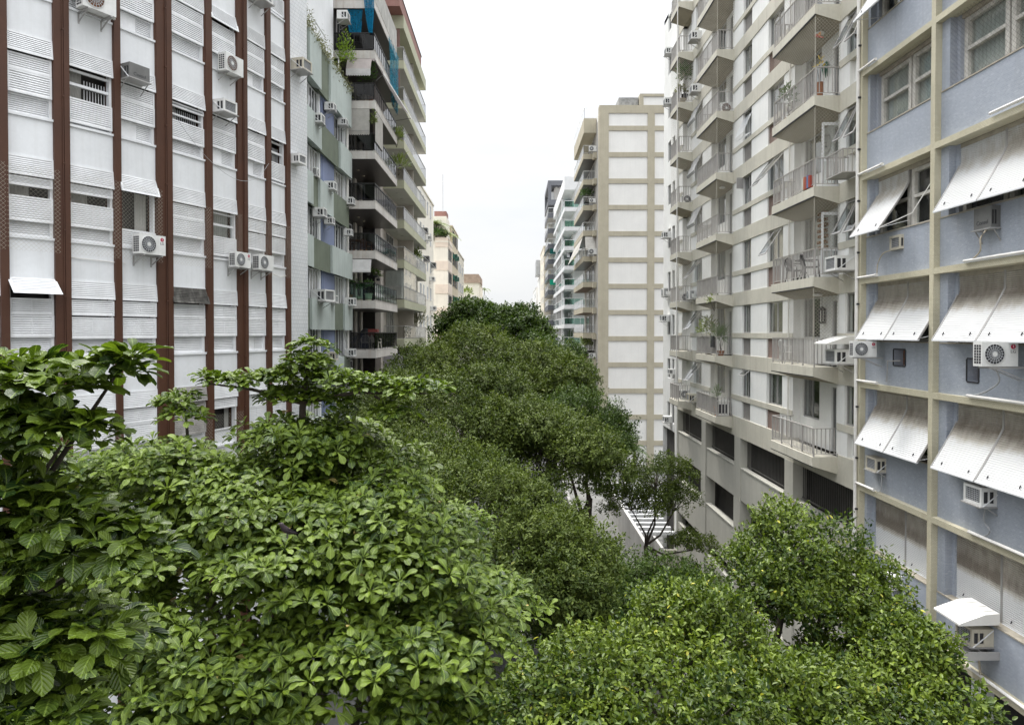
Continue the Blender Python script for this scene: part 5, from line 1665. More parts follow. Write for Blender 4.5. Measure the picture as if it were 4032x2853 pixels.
# ------------------------------------------------------------------ slatted pergola over the garage ramp
pg = thing('ramp_pergola', 'white slatted pergola over a walled ramp, seen through the thin tree', 'pergola', (9.5, 52, GROUND))
pm = mat('stained_white_wall', (.60, .59, .57), .85, .12, .9, streak=.5, streak_col=(.25, .24, .22))
a = MB(); a.box(8.4, 8.62, 43.5, 60, GROUND, -1.35, pm); a.build('side_wall', pg)
a = MB(); a.box(9.35, 9.52, 43.5, 47.5, GROUND, -1.5, pm); a.build('side_wall', pg)
a = MB(); a.box(8.6, 14, 60, 60.3, GROUND, -1.0, pm); a.build('end_wall', pg)
a = MB(); a.box(9.5, 10.85, 45.6, 45.8, GROUND, -2.3, mat('cream_block_wall', (.55, .52, .44), .85, .15, 1)); a.build('ramp_wall', pg)
for i in range(13):
    b = MB(); y = 46.2 + i * 1.1; b.box(8.62, 13 if y > 50.3 else 10.84, y, y + .28, -1.5, -1.28, M['white_metal']); b.build('beam', pg)
# ------------------------------------------------------------------ almond tree, big crown left of centre
def almond():
    rng = np.random.default_rng(11)
    base = (-3.3, 10.3, GROUND)
    root = thing('almond_tree', 'broad tropical almond tree with glossy paddle leaves, spreading widest across the lower left', 'tree', base)
    dome = [(-3.4, 10.2, 7.5, 3.2, 2.7, 2.5), (-1.75, 9.6, 7.5, 1.6, 1.9, 1.75), (-5.7, 10.2, 7.8, 1.7, 1.9, 2.3), (-2.6, 8.5, 6.4, 2.1, 1.5, 1.9), (-3.35, 10.6, 9.65, 1.35, 1.2, .95), (-3.2, 10.3, 8.9, 2.2, 1.7, 1.2),
            (-1.75, 10.0, 8.95, 1.25, 1.3, .95), (-5.0, 8.6, 6.6, 1.8, 1.5, 1.8), (-1.0, 8.8, 6.8, 1.0, 1.3, 1.3), (-4.9, 10.4, 9.1, 1.2, 1.2, .8), (-4.55, 10.4, 9.7, 1.2, 1.1, .7), (-5.85, 10.6, 9.5, .95, 1.0, .65), (-3.4, 10.6, 10.0, 1.05, 1.0, .7), (-2.4, 10.4, 9.75, 1.0, 1.0, .6), (-3.5, 8.7, 7.9, .95, .9, .7)]
    C, Rr, own = lumps(rng, dome, .60, 2.0, lo=-.15)
    # open hollows between the tiers
    h = np.sin(2.1 * C[:, 0] + 1.3 * C[:, 1]) + np.sin(1.9 * C[:, 1] - 1.7 * C[:, 2] + 1.0) + np.sin(2.6 * C[:, 2] + .9 * C[:, 0])
    kp = h > -1.15
    C, Rr, own = C[kp], Rr[kp], own[kp]
    # lumps become tilted leafy pads
    pads = [(-3.05, 10.3, 11.55, .30), (-2.95, 10.3, 11.78, .22), (-3.25, 10.4, 11.35, .35), (-2.6, 10.2, 11.28, .35), (-2.2, 10.2, 11.22, .33), (-1.8, 10.1, 11.18, .32), (-1.45, 10.0, 11.16, .28), (-1.2, 10.0, 11.2, .22), (-1.65, 10.0, 10.88, .26),
            (-3.6, 10.4, 11.28, .3), (-3.95, 10.4, 11.27, .27), (-4.3, 10.4, 11.24, .22), (-4.6, 10.4, 11.3, .15), (-3.3, 10.5, 11.02, .4), (-2.8, 10.5, 10.95, .4),
            (-4.85, 10.3, 11.0, .22), (-4.8, 10.2, 10.75, .3), (-5.15, 10.3, 10.95, .1)]
    P, d, idx = twigs(rng, C, Rr, 12, flat=.42, lo=-.25, cull=.25)
    # upper surfaces mostly
    keep = (d[:, 2] > -.15) | (rng.random(len(d)) < .35)
    P, d, idx = P[keep], d[keep], idx[keep]
    PP = [P]; DD = [unit(d * .45 + np.array([0, -.15, .85]) + rdirs(rng, len(P)) * .22)]
    for (x, y, z, r) in pads:
        n = max(6, int(230 * r * r))
        q = rdirs(rng, n, -.3)
        PP.append(np.array([x, y, z]) + q * r * np.array([1, 1, .38])); DD.append(unit(q * .35 + np.array([0, 0, .9])))
    P = np.concatenate(PP); D = np.concatenate(DD)
    # a deeper layer that closes the crown
    C2, R2, o2 = lumps(rng, [(b[0], b[1], b[2] - .35, b[3] * .84, b[4] * .84, b[5] * .84) for b in dome], .6, 1.0, lo=-.1)
    P2, d2, i2 = twigs(rng, C2, R2, 8.0, flat=.4, lo=-.2, cull=.2)
    P = np.concatenate([P, P2]); D = np.concatenate([D, unit(d2 * .5 + np.array([0, 0, .8]))])
    pos, ax, nr, LL, t, k = rosette_leaves(rng, P, D, 9, .188)
    th = rng.normal(0, .16, len(P))
    tint = np.clip(rng.beta(2, 2.3, len(t)) + th[t] + np.where(k % 3 == 2, .16, 0), 0, .9)
    tint[rng.random(len(t)) < .0025] = 1.0
    leaf_object('crown', root, pos, ax, nr, LL, LL * .52, tint, 'obovate', LM['almond'])
    limbs(rng, base, (-3.25, 10.2, 4.6), dome, C, own, .20, M['bark'], root, 14)
    br = MB()
    br.tube([(-3.25, 10.2, 4.6), (-3.2, 10.3, 8.5), (-3.1, 10.3, 10.9), (-3.0, 10.3, 11.75)], [.12, .08, .05, .02], M['bark'], 6)
    br.tube([(-3.1, 10.3, 10.95), (-2.3, 10.2, 11.12), (-1.2, 10.0, 11.12)], [.035, .025, .01], M['bark'], 5)
    br.tube([(-3.1, 10.3, 10.95), (-3.9, 10.4, 11.15), (-4.65, 10.4, 11.25)], [.035, .025, .01], M['bark'], 5)
    br.tube([(-4.3, 9.9, 9.2), (-4.75, 10.2, 10.3), (-4.85, 10.3, 11.0)], [.05, .03, .01], M['bark'], 5)
    br.tube([(-2.0, 10.1, 11.08), (-1.75, 10.0, 10.95), (-1.5, 10.0, 10.9)], [.02, .014, .008], M['bark'], 5)
    br.build('branch', root)
    return root
almond()

def almond_near():
    rng = np.random.default_rng(5)
    base = (-4.5, 5.2, GROUND)
    root = thing('almond_tree', 'close almond tree with very large dark leaves reaching in from the left edge', 'tree', base)
    pads = [(-2.75, 3.85, 11.72, .22), (-2.5, 3.8, 11.72, .18), (-2.25, 3.85, 11.78, .13), (-2.08, 3.85, 11.83, .07), (-2.55, 3.7, 11.5, .2), (-2.32, 3.65, 11.45, .16), (-2.75, 3.75, 11.5, .2),
            (-2.9, 3.7, 11.15, .2), (-2.6, 3.6, 11.12, .2), (-2.35, 3.6, 11.02, .18), (-2.1, 3.6, 10.92, .18), (-1.95, 3.65, 10.85, .12), (-2.75, 3.5, 10.85, .2), (-2.45, 3.45, 10.8, .18),
            (-2.6, 3.4, 10.55, .22), (-2.35, 3.4, 10.5, .2), (-2.1, 3.35, 10.5, .14), (-2.75, 3.3, 10.3, .22), (-2.5, 3.25, 10.25, .2), (-2.2, 3.2, 10.2, .18), (-2.6, 3.1, 10.05, .22), (-2.3, 3.05, 9.98, .2), (-2.0, 3.1, 10.05, .14),
            (-3.1, 3.9, 11.4, .3), (-3.2, 3.7, 10.8, .35), (-3.1, 3.4, 10.3, .35), (-2.95, 4.3, 10.6, .3), (-2.7, 4.1, 10.2, .3), (-3.3, 4.3, 11.2, .35), (-2.3, 3.8, 10.3, .2)]
    PP = []; DD = []
    for (x, y, z, r) in pads:
        n = max(3, int(26 * (r / .2) ** 1.5 * .82))
        q = rdirs(rng, n, -.35)
        PP.append(np.array([x, y, z]) + q * r * np.array([1, 1, .5])); DD.append(unit(q * .3 + np.array([0, 0, .9]) + rdirs(rng, n) * .3))
    P = np.concatenate(PP); D = np.concatenate(DD)
    pos, ax, nr, LL, t, k = rosette_leaves(rng, P, D, 8, .178)
    th = rng.normal(0, .14, len(P))
    tint = np.clip(rng.beta(1.6, 2.2, len(t)) + th[t] + np.where(k % 3 == 2, .16, 0), 0, .9)
    tint[rng.random(len(t)) < .003] = 1.0
    leaf_object('crown', root, pos, ax, nr, LL, LL * .50, tint, 'obovate', LM['almond_near'])
    tr = MB(); tr.tube([base, (-4.4, 5.0, 4), (-3.9, 4.5, 9.0), (-3.4, 4.1, 10.6)], [.22, .18, .11, .05], M['bark'], 8); tr.build('trunk', root, True)
    for e in ((-2.2, 3.85, 11.75), (-2.4, 3.7, 11.4), (-2.0, 3.6, 10.9), (-2.2, 3.3, 10.4), (-2.2, 3.1, 10.0), (-2.8, 3.8, 11.7)):
        br = MB(); s = Vector((-3.5, 4.15, 10.3)); e = Vector(e)
        br.tube([s, s.lerp(e, .5) + Vector((0, 0, -.12)), e], [.04, .022, .008], M['bark'], 5); br.build('branch', root, True)
almond_near()

# ------------------------------------------------------------------ the two bright small-leaved trees at lower right
small_leaf_tree('bright green small-leaved tree filling the lower middle, forked dark trunk showing on its right', 'tree', (3.9, 10.2, GROUND), (3.9, 10.0, 6.2),
    [(4.25, 10.5, 8.55, .75, .8, .62), (4.6, 10.3, 8.1, .8, .8, .5), (4.95, 10.0, 7.95, .55, .6, .42), (3.4, 9.9, 7.95, .85, .9, .52), (2.2, 9.0, 8.0, .75, .8, .52), (1.4, 8.2, 7.85, .65, .7, .50), (.62, 7.8, 7.8, .45, .5, .42),
     (2.0, 7.5, 7.75, .7, .7, .5), (3.0, 7.9, 7.6, .65, .7, .45), (.72, 7.0, 7.6, .5, .5, .42), (2.6, 8.9, 7.75, .7, .7, .45), (1.6, 6.6, 7.4, .7, .6, .5), (2.7, 6.9, 7.25, .65, .6, .45), (1.0, 6.3, 7.3, .5, .5, .4), (5.25, 9.9, 7.55, .42, .45, .36), (4.3, 9.6, 7.25, .3, .35, .25)],
    .44, 2.3, 40, 13, .070, .54, LM['ficus'], 31, 'bright small-leaved trees', r0=.16, spread=.15, name='ficus_tree')
small_leaf_tree('bright small-leaved tree in the lower right corner, in front of the blue mosaic block', 'tree', (4.9, 8.3, GROUND), (4.8, 8.2, 5.6),
    [(4.88, 8.2, 7.62, .52, .55, .40), (4.1, 7.8, 7.5, .48, .5, .36), (4.7, 7.5, 7.3, .42, .45, .34), (5.0, 8.6, 8.02, .16, .2, .2), (3.45, 7.4, 7.4, .45, .45, .36), (4.2, 6.9, 7.0, .5, .45, .36), (4.5, 6.8, 6.8, .4, .4, .32), (3.55, 8.4, 7.65, .42, .4, .34), (5.15, 7.7, 7.25, .4, .4, .32)],
    .38, 2.8, 42, 13, .068, .54, LM['ficus'], 32, 'bright small-leaved trees', r0=.14, spread=.15, name='ficus_tree')

# ------------------------------------------------------------------ street trees down the middle
GS = 'dark street trees down the avenue'
mid = [
    ('dark fine-leaved street tree just behind the broad almond crown', (-1.6, 20.5), [(-1.2, 20, 6.2, 2.6, 2.6, 2.0), (.6, 18.5, 5.2, 1.9, 2.0, 1.7), (-2.8, 22, 6.8, 2.3, 2.3, 1.8)], 'dark', .085),
    ('wide dark street tree in the middle of the avenue, below the horizon', (-2.5, 28), [(-2.2, 28, 7.6, 4.2, 3.8, 2.6), (1.2, 27, 6.6, 3.0, 3.0, 2.2), (-5.0, 30, 7.6, 2.4, 2.6, 2.2)], 'dark', .095),
    ('domed dark street tree left of the avenue centre, topping its neighbours', (-2.6, 38.5), [(-2.6, 38, 8.8, 4.4, 4.2, 2.9), (1.0, 37, 8.6, 3.6, 3.4, 2.4)], 'dark', .115),
    ('dark street tree reaching to the right pavement, past the wide middle crown', (3.2, 31.5), [(2.5, 32, 6.7, 2.8, 3.0, 2.2), (3.7, 35, 5.9, 1.8, 2.0, 1.8)], 'dark2', .10),
    ('low dark street tree beside the garage entrance', (1.6, 22), [(1.7, 22, 3.6, 1.7, 1.9, 1.2), (2.5, 22.5, 4.1, 1.0, 1.1, .9), (.9, 20, 4.0, 1.5, 1.6, 1.3)], 'dark2', .085),
    ('small dark street tree between the garage and the bright tree', (4.6, 20.5), [(4.3, 20, 4.1, 1.3, 1.4, 1.0), (2.7, 18, 3.7, 1.3, 1.4, 1.1), (5.3, 20.5, 3.6, 1.0, 1.1, .9), (3.4, 20.5, 4.2, .9, 1.0, .8)], 'dark2', .08),
    ('round broad-leaved tree rising highest at the end of the avenue', (-2.0, 62), [(-3.0, 62, 11.8, 3.4, 3.2, 2.9), (.6, 62.5, 11.4, 2.8, 2.8, 2.5), (-1.2, 60, 10.6, 4.4, 3, 2.2)], 'dark2', .20),
    ('dark tree stepping down to the right of the tallest round crown', (2.6, 52), [(2.3, 52, 8.6, 2.3, 2.6, 2.0), (4.0, 47, 7.6, 1.9, 2.4, 1.8), (3.3, 58, 9.4, 2.0, 2.4, 2.0)], 'dark2', .16),
    ('compact dark tree in front of the blank banded wall', (4.6, 41), [(4.6, 41, 5.2, 1.4, 1.6, 1.4), (5.0, 44, 4.4, 1.4, 1.6, 1.4)], 'dark2', .13),
]
for i, (lb, (bx, by), bl, mk, L) in enumerate(mid):
    top = max(b[2] for b in bl)
    Y = by
    n_leaf = 12 if Y < 45 else 10
    small_leaf_tree(lb, 'tree', (bx, by, GROUND), (bx, by, top - 3.0), bl, (.75 if Y < 30 else .95) if Y < 45 else .9, (1.1 if Y < 30 else .8) if Y < 45 else .9, 18 if Y < 30 else 12 if Y < 45 else 8, n_leaf, L * 1.3, .5, LM[mk], 50 + i, GS, 'flat' if Y > 24 else 'fold', spread=.26 if Y < 45 else .42, r0=.22, cull=.15, jit=.24)
small_leaf_tree('thin open-crowned tree with a slim curved trunk beside the white slatted pergola', 'tree', (6.3, 31, GROUND), (5.9, 30.6, 2.6),
    [(6.3, 30.5, 5.7, 1.3, 1.3, 1.0), (5.2, 30.2, 4.5, 1.1, 1.0, .8), (7.2, 30.5, 4.5, 1.1, 1.0, .8), (7.7, 29.5, 2.9, .8, .8, .6), (6.6, 31, 4.4, 1.0, 1.0, .7), (7.6, 29, 1.6, .8, .8, .6)], .42, 1.9, 19, 12, .10, .5, LM['dark'], 71, GS, r0=.12, spread=.24, cull=.5)
# ------------------------------------------------------------------ air conditioners on every building
def on_white(bay, fr, z, n=.04):
    w_ = [(0, 1), (2, 3), (4, 5), (6, 7), (8, 9), (10, 11), (12, 13), (14, 15), (16, 17)][bay]
    T, L, a = seg(WL[w_[0]], WL[w_[1]])
    return T(L * fr, n, z), a
def W(key, bay, fr, z, lab, n=.04, g=None, sc=1, turn=0):
    p, a = on_white(bay, fr, z, n); return ac(key, p, a + turn, lab, g, sc)
W('old', 2, .50, 20.36, 'large white condenser with rusty fan cut by the top edge, on the white louvred block', n=.02)
W('old', 5, .55, 20.30, 'white split condenser with rusty fan on the fifth bay, above a small window unit', n=.0, sc=.92)
W('grey', 3, .30, 18.95, 'grey lettered window unit under an awning louvre of the white block')
W('white', 5, .30, 18.95, 'white-framed window unit hung beside a brown pilaster, right of the barred open window', sc=.95)
W('white', 6, .5, 23.25, 'window unit cut by the top edge of the picture on the white louvred block')
W('logo', 3, .60, 14.18, 'clean white split condenser with red emblem under the wide open window')
W('logo', 5, .85, 14.12, 'white split condenser with red emblem, left one of the touching pair', sc=.9)
W('plain', 6, .50, 14.12, 'plain white split condenser without emblem, right one of the touching pair', sc=.95)
W('beige', 8, .40, 21.78, 'beige window unit set high in the white tiled strip', n=.0)
W('slim', 8, .28, 18.28, 'small white window unit low in the white tiled strip, with a drain tube', n=.0)

PI = math.pi
G1 = 'units in the walls of the blue mosaic block'
ac('slim_beige', (10.50, 18.61, 14.2), PI, 'greyish unit set in the blue wall under the half-open roller awning', G1)
ac('grey_in', (10.32, 15.0, 14.22), PI, 'dark grey lettered unit set deep in the blue wall near the right edge', G1)
ac('beige', (10.48, 19.4, 8.15), PI, 'rust-stained beige unit in the blue wall right of the white downpipe', G1, .9)
ac('white', (10.46, 15.03, 8.3), PI, 'white unit with dark grille in the blue wall, hanging a looped hose', G1, .95)
ac('slim', (10.40, 18.53, 5.2), PI, 'small white unit in the blue wall just above the bright tree', G1)
ac('beige', (10.30, 15.07, 5.28), PI, 'boxy unit under a white moulded hood, lowest on the blue wall', G1, .9)
ac('logo_side', (9.72, 14.28, 11.32), -PI / 2, 'big white condenser with red emblem jutting from the blue wall at the right edge', 'split condensers', .9)
ac('logo_side', (9.70, 19.5, 11.32), -PI / 2, 'white condenser with red emblem jutting beside the white downpipe', 'split condensers', .80)
def hood(loc, lab, w_=.9, d_=.85):
    b = MB(); x, y, z = loc
    b.prism([(x, z + .26), (x - d_ * .35, z + .24), (x - d_, z + .04), (x - d_, z), (x - d_ * .9, z), (x, z + .02)], y - w_ / 2, y + w_ / 2, M['plastic_white'], axis=1)
    for i in range(3): b.prism([(x - .02, z + .275), (x - d_ * .35, z + .255), (x - d_ * .9, z + .075), (x - d_ * .9, z + .05), (x - .02, z + .24)], y - w_ * .33 + i * w_ * .28, y - w_ * .33 + i * w_ * .28 + .07, M['plastic_white'], axis=1)
    return tag(b.build('canopy_hood'), lab, 'hood')
hood((10.30, 15.07, 5.80), 'white moulded canopy hood over the lowest unit on the blue wall')
b = MB(); b.box(9.55, 10.3, 14.6, 15.5, 5.08, 5.12, M['alu'])
for (x0, x1, y0, y1) in ((9.55, 9.58, 14.6, 15.5), (9.58, 10.3, 14.6, 14.63), (9.58, 10.3, 15.47, 15.5)): b.box(x0, x1, y0, y1, 5.12, 5.25, M['alu'])
tag(b.build('drip_tray'), 'grey metal drip tray under the hooded unit on the blue wall', 'tray')
hose([(10.1, 14.85, 14.2), (10.0, 14.9, 14.0), (10.05, 14.98, 13.75), (10.1, 15.3, 13.6)], .018, M['pot_cream'], 'cream hose curving from the dark grey lettered unit to its drain')
hose([(10.2, 18.85, 14.2), (10.15, 19.1, 14.15), (10.12, 19.3, 13.9), (10.12, 19.35, 13.62)], .015, M['pot_cream'], 'cream hose bending down from the greyish unit on the blue wall')
hose([(10.25, 15.0, 8.25), (10.2, 15.0, 7.95), (10.2, 14.8, 7.75), (10.2, 15.1, 7.55), (10.12, 15.3, 7.62)], .016, M['ac_grille'], 'grey looped hose below the white unit with dark grille')
hose([(10.2, 19.2, 8.1), (10.2, 19.15, 7.85), (10.2, 19.25, 7.6), (10.15, 19.4, 7.6)], .014, M['ac_grille'], 'thin grey hose below the rust-stained beige unit')
hose([(9.9, 14.3, 11.3), (10.05, 14.35, 11.0), (10.1, 14.8, 10.75), (10.1, 15.3, 10.6)], .018, M['ac_grille'], 'grey hose zigzagging below the big condenser on the blue wall')
hose([(10.12, 15.0, 5.1), (10.12, 14.98, 4.85), (10.1, 14.9, 4.62)], .022, M['pot_cream'], 'short straight pale pipe below the drip tray')
b = MB(); b.tube([(10.27, 18.4, 11.25), (10.2, 18.9, 11.22), (10.2, 18.95, 10.65)], .022, M['alu'], 6); tag(b.build('copper_pipe'), 'grey pipe running out of the square brick hole in the blue wall', 'pipe')

G2 = 'window units on the green panelled block'
xg = -9.78
for key, y, z, lab, sc in (
    ('white', 36.77, 23.6, 'white unit under the topmost pale panel, left of the blue strip', .95), ('white', 34.27, 22.2, 'tall-braced unit nearest the tiled strip below the topmost panels', 1.05), ('white', 39.55, 23.65, 'white unit tucked under the right end of the topmost pale panel', .9),
    ('plain', 34.47, 19.65, 'small condenser with round fan above the second row of panels', .75), ('white', 36.65, 19.45, 'white unit by the blue strip, second window row of the green panelled block', 1), ('white', 41.1, 19.5, 'pale unit on the far corner above the dark green panel', .95),
    ('white', 34.58, 17.7, 'white unit with bent pipe hung under the third row of panels', 1.05), ('white', 36.6, 17.65, 'small white unit hung beside the blue strip, third window row', .85), ('white', 40.8, 17.65, 'white unit at the far window of the third row, close to the black balcony', .85),
    ('big', 34.79, 13.54, 'wide double white unit on a bracket above the lowest clear panel row', 1.25), ('white', 37.0, 13.56, 'white unit beside the wide double one, left of the blue strip', .95), ('white', 40.95, 13.56, 'white unit at the far corner above the lowest clear panel row', 1.1),
    ('beige', 36.83, 10.55, 'rust-backed unit with brown grille just above the almond branch', 1), ('white', 41.0, 10.6, 'white unit at the far corner just above the almond branch', 1.05), ('slim', 34.57, 10.65, 'little white unit peeping over the almond leaves by the tiled strip', 1)):
    ac(key, (xg if key != 'plain' else xg - .1, y, z), 0.0 if key != 'big' else -.25, lab, G2, sc)
b = MB(); b.box(-10.25, -9.6, 41.8, 41.98, 30.6, 30.64, M['alu']); b.build('x') if False else None
ac('white', (-10.0, 40.4, 29.9), 0, 'white unit braced on the corner of the rooftop penthouse by the blue netting', G2, 1.15)

G3 = 'units on the beige banded block'
ac('big', (10.87, 22.5, 13.98), PI, 'white unit with blue-black grille beside the white downpipe, above the hooded one', G3)
ac('big', (10.87, 22.46, 11.0), PI, 'white unit with dark grille under its own hood beside the white downpipe', G3)
hood((10.87, 22.4, 11.62), 'white ribbed hood over the unit beside the lower balcony', .95, .95)
for key, x, y, z, lab, sc in (
    ('plain', 10.9, 41.35, 13.95, 'upright condenser wedged between the middle and far balconies', 1), ('white', 10.9, 40.7, 28.9, 'unit on a triangular bracket high between the far and middle balconies', 1.1), ('white', 10.9, 40.6, 25.85, 'unit one storey under the triangular-bracket one', 1.05), ('beige', 10.9, 41.07, 7.95, 'beige unit beside the lowest middle balcony', 1.05),
    ('white', 10.9, 47.56, 30.8, 'topmost unit on the narrow end strip, beside the far balconies', 1), ('white', 10.9, 47.82, 27.5, 'second unit down the narrow end strip', 1), ('white', 10.9, 48.2, 18.5, 'unit halfway down the narrow end strip, under a window pair', 1), ('plain', 10.95, 48.48, 14.5, 'condenser with round fan on the narrow end strip', 1.05), ('white', 10.9, 48.45, 12.75, 'unit with a long white hose on the narrow end strip', 1.1), ('slim', 10.9, 46.77, 9.2, 'dark-fronted unit sunk in the narrow end strip', 1), ('white', 10.9, 47.7, 5.85, 'lowest unit on the narrow end strip, under an open flap', 1)):
    ac(key, (x, y, z), PI, lab, G3, sc)
for (y, x, k, lab, key, sc) in ((42.8, 10.55, 4, 'condenser standing on the far balcony below the leafy one', 'plain', .95), (34.9, 10.5, 5, 'white unit with brownish fan standing on a middle balcony beside the wire window basket', 'old', .9), (42.9, 10.5, 2, 'condenser on the far balcony with the white railing screen', 'plain', .95), (43.0, 10.5, 0, 'condenser on the lowest far balcony', 'plain', 1)):
    ac(key, (x + .3, y + .45, 7.9 + 3 * k), -PI / 2, lab, G3, sc)
# barred guard box beside the near balcony
b = MB()
for y in [21.55 + i * .12 for i in range(10)]: b.box(10.18, 10.205, y, y + .02, 16.95, 17.65, M['railpaint'])
for x in [10.2 + i * .14 for i in range(6)]:
    for y in (21.55, 22.63): b.box(x, x + .02, y, y + .02, 16.95, 17.65, M['railpaint'])
for z in (16.93, 17.64): b.box(10.17, 10.9, 21.53, 21.57, z, z + .03, M['railpaint']); b.box(10.17, 10.9, 22.62, 22.66, z, z + .03, M['railpaint']); b.box(10.17, 10.21, 21.57, 22.62, z, z + .03, M['railpaint'])
b.box(10.21, 10.9, 21.57, 22.62, 16.95, 16.97, M['alu'])
tag(b.build('guard_cage'), 'empty grey barred appliance cage beside the balcony with the wall medallion', 'cage')

for key, x, y, z, lab, sc in (('grey', -8.98, 70, 21.9, 'dark unit high on the plain cream block', 1.3), ('white', -8.98, 72.9, 21.6, 'pale unit beside the dark one high on the plain cream block', 1.1), ('grey', -8.98, 71.1, 19.2, 'dark unit alone near the end of the olive balconies', 1.35), ('grey', -8.98, 77, 19.1, 'dark unit close to the palm terrace block', 1.4), ('white', -8.98, 76.2, 17.6, 'pale unit under the dark one close to the palm terrace block', 1.1), ('white', -8.98, 77, 14.4, 'lowest pale unit on the plain cream block', 1.2)):
    ac(key, (x, y, z), 0, lab, 'units on the plain cream block', sc)
green = mat('green_unit_shell', (.05, .20, .14), .6, .15)
ac_window('green', green, .7, .5, .5, tray=False)
i = 0
for r, z in enumerate((22.4, 19.4, 16.4)):
    for c, y in enumerate((98.6, 101.6)):
        ac('green', (-8.28, y, z), 0, 'green unit under the %s windows of the tan block, %s one of its row' % (('top', 'middle', 'lower')[r], ('nearer', 'further')[c]), 'green units on the tan block', 1.15)
for key, y, z, lab, sc in (('plain', 82.3, 33.3, 'condenser at the wall end of the highest brown balcony', 1.1), ('plain', 82.3, 27.3, 'condenser at the wall end of a brown balcony, above the canvas awning', .9), ('plain', 82.3, 21.2, 'condenser beside the white canvas awning', 1.2), ('plain', 82.3, 9.0, 'condenser at the wall end of the balcony with the yellow bush', 1), ('plain', 82.3, 6.0, 'condenser at the wall end of the lowest brown balcony', 1)):
    ac(key, (9.5, y + .5, z), -PI / 2, lab, 'condensers by the brown balconies', sc)

# ------------------------------------------------------------------ plants on balconies and roofs
L3 = lambda k: 10.93 + 2.99 * k + .03
GP = 'potted plants on the dark block'
potted_plant('potted_plant', 'dark leafy pot plant at the left of the balcony full of pots', (-9.9, 42.5, L3(1)), 1.0, .35, M['terracotta'], LM['pot'], 120, .2, seed=1, pot=(.2, .35), group=GP)
potted_plant('potted_plant', 'spiky pot plant in the middle of the balcony full of pots', (-9.3, 42.4, L3(1)), .9, .35, M['pot_cream'], LM['pot'], 100, .3, .18, seed=2, pot=(.16, .25), kind='blade', group=GP)
potted_plant('potted_plant', 'plant in a wide cream tub by the corner of the balcony full of pots', (-8.75, 42.5, L3(1)), .75, .32, M['pot_cream'], LM['pot'], 120, .2, seed=3, pot=(.26, .42), group=GP)
potted_plant('potted_plant', 'tall bare-stemmed plant in a round tub on the balcony under the mauve awning', (-8.9, 42.5, L3(5)), 1.7, .4, M['pot_cream'], LM['pot'], 110, .22, seed=4, pot=(.28, .4), group=GP)
potted_plant('potted_plant', 'climbing plant at the corner of the balcony under the mauve awning', (-8.5, 42.35, L3(5)), 2.2, .3, M['terracotta'], LM['pot'], 150, .2, seed=5, pot=(.18, .3), group=GP)
for i, (x, y) in enumerate(((-8.8, 42.7), (-8.45, 43.3), (-8.5, 44.3))):
    potted_plant('hanging_plant', ('dark hanging basket nearest the corner of the balcony full of pots', 'dark hanging basket in the middle, street side of the balcony full of pots', 'dark hanging basket furthest along the balcony full of pots')[i], (x, y, L3(1) + 1.55 - .12 * i), .3, .28, M['ac_dark'], LM['dark2'], 60, .18, seed=6 + i, pot=(.14, .14), group='hanging baskets', cat='hanging plant')
potted_plant('shrub', 'bright lime-green shrub reaching up in front of the black balcony near the blue net', (-9.9, 41.72, 26.2), 3.6, .62, M['terracotta'], LM['lime'], 420, .17, .5, seed=9, pot=None, cat='shrub')
potted_plant('trailing_plant', 'yellow-green vine trailing at the corner between the two cream blinds', (-8.3, 42.0, L3(4) + .9), 1.5, .16, M['pot_cream'], LM['palm'], 110, .16, .4, seed=10, pot=None, cat='vine', droop=.6)
potted_plant('bamboo_plant', 'feathery yellow bamboo leaning out past the far end of the dark block, upper tuft', (-8.3, 50.3, 25.3), 1.3, .6, M['pot_cream'], LM['palm'], 150, .5, .12, seed=11, pot=None, kind='blade', cat='bamboo', group='feathery yellow bamboo')
potted_plant('bamboo_plant', 'feathery yellow bamboo leaning out past the far end of the dark block, lower tuft', (-8.2, 50.4, 23.3), 1.4, .75, M['pot_cream'], LM['palm'], 170, .5, .12, seed=12, pot=None, kind='blade', cat='bamboo', group='feathery yellow bamboo')
potted_plant('potted_plant', 'yellow-green bush at the far end of an olive balcony', (-8.7, 63.5, 17.5), 1.9, .5, M['pot_cream'], LM['palm'], 160, .3, seed=13)
potted_plant('potted_plant', 'dry grey grass clump at the end of the lowest olive balcony', (-8.6, 64.8, 11.5), 2.2, .8, M['pot_cream'], LM['dry'], 240, .6, .08, seed=14, kind='blade', cat='dry plant')
GT = 'palms on the terrace of the cream block'
palm('palm', 'feathery palm at the left of the roof terrace', (-11.3, 91.0, 23.7), 1.6, 9, 2.6, LM['palm'], 1, GT)
palm('palm', 'tallest feathery palm in the middle of the roof terrace', (-9.9, 90.9, 23.7), 2.2, 10, 2.6, LM['palm'], 2, GT)
palm('palm', 'low feathery palm hanging over the corner of the roof terrace', (-8.7, 90.8, 23.7), .9, 10, 2.3, LM['palm'], 3, GT)
potted_plant('terrace_bush', 'mass of green bushes at the foot of the terrace palms', (-10.0, 90.7, 23.7), 1.6, 1.7, M['pot_cream'], LM['pot'], 420, .45, .35, seed=15, pot=None, cat='bush')
palm('palm', 'tiny roof palm on the small whitish block', (-7.2, 181, 21.6), 1.4, 8, 2.2, LM['palm'], 4)
potted_plant('roof_bush', 'yellow-green bush on the low grey-green roof terrace', (-8.4, 131, 18.2), 2.2, 1.0, M['pot_cream'], LM['palm'], 160, .5, seed=16, pot=None, cat='bush')
palm('palm', 'slim dark palm at the foot of the blank banded wall', (11.2, 64, GROUND), 4.6, 10, 2.0, LM['dark2'], 5, trunk_r=.1)
potted_plant('potted_plant', 'leafy bonsai-like plant on a high brown balcony', (9.0, 84.2, 27.1), 1.7, .8, M['ac_dark'], LM['pot'], 260, .28, seed=17, pot=(.3, .5))
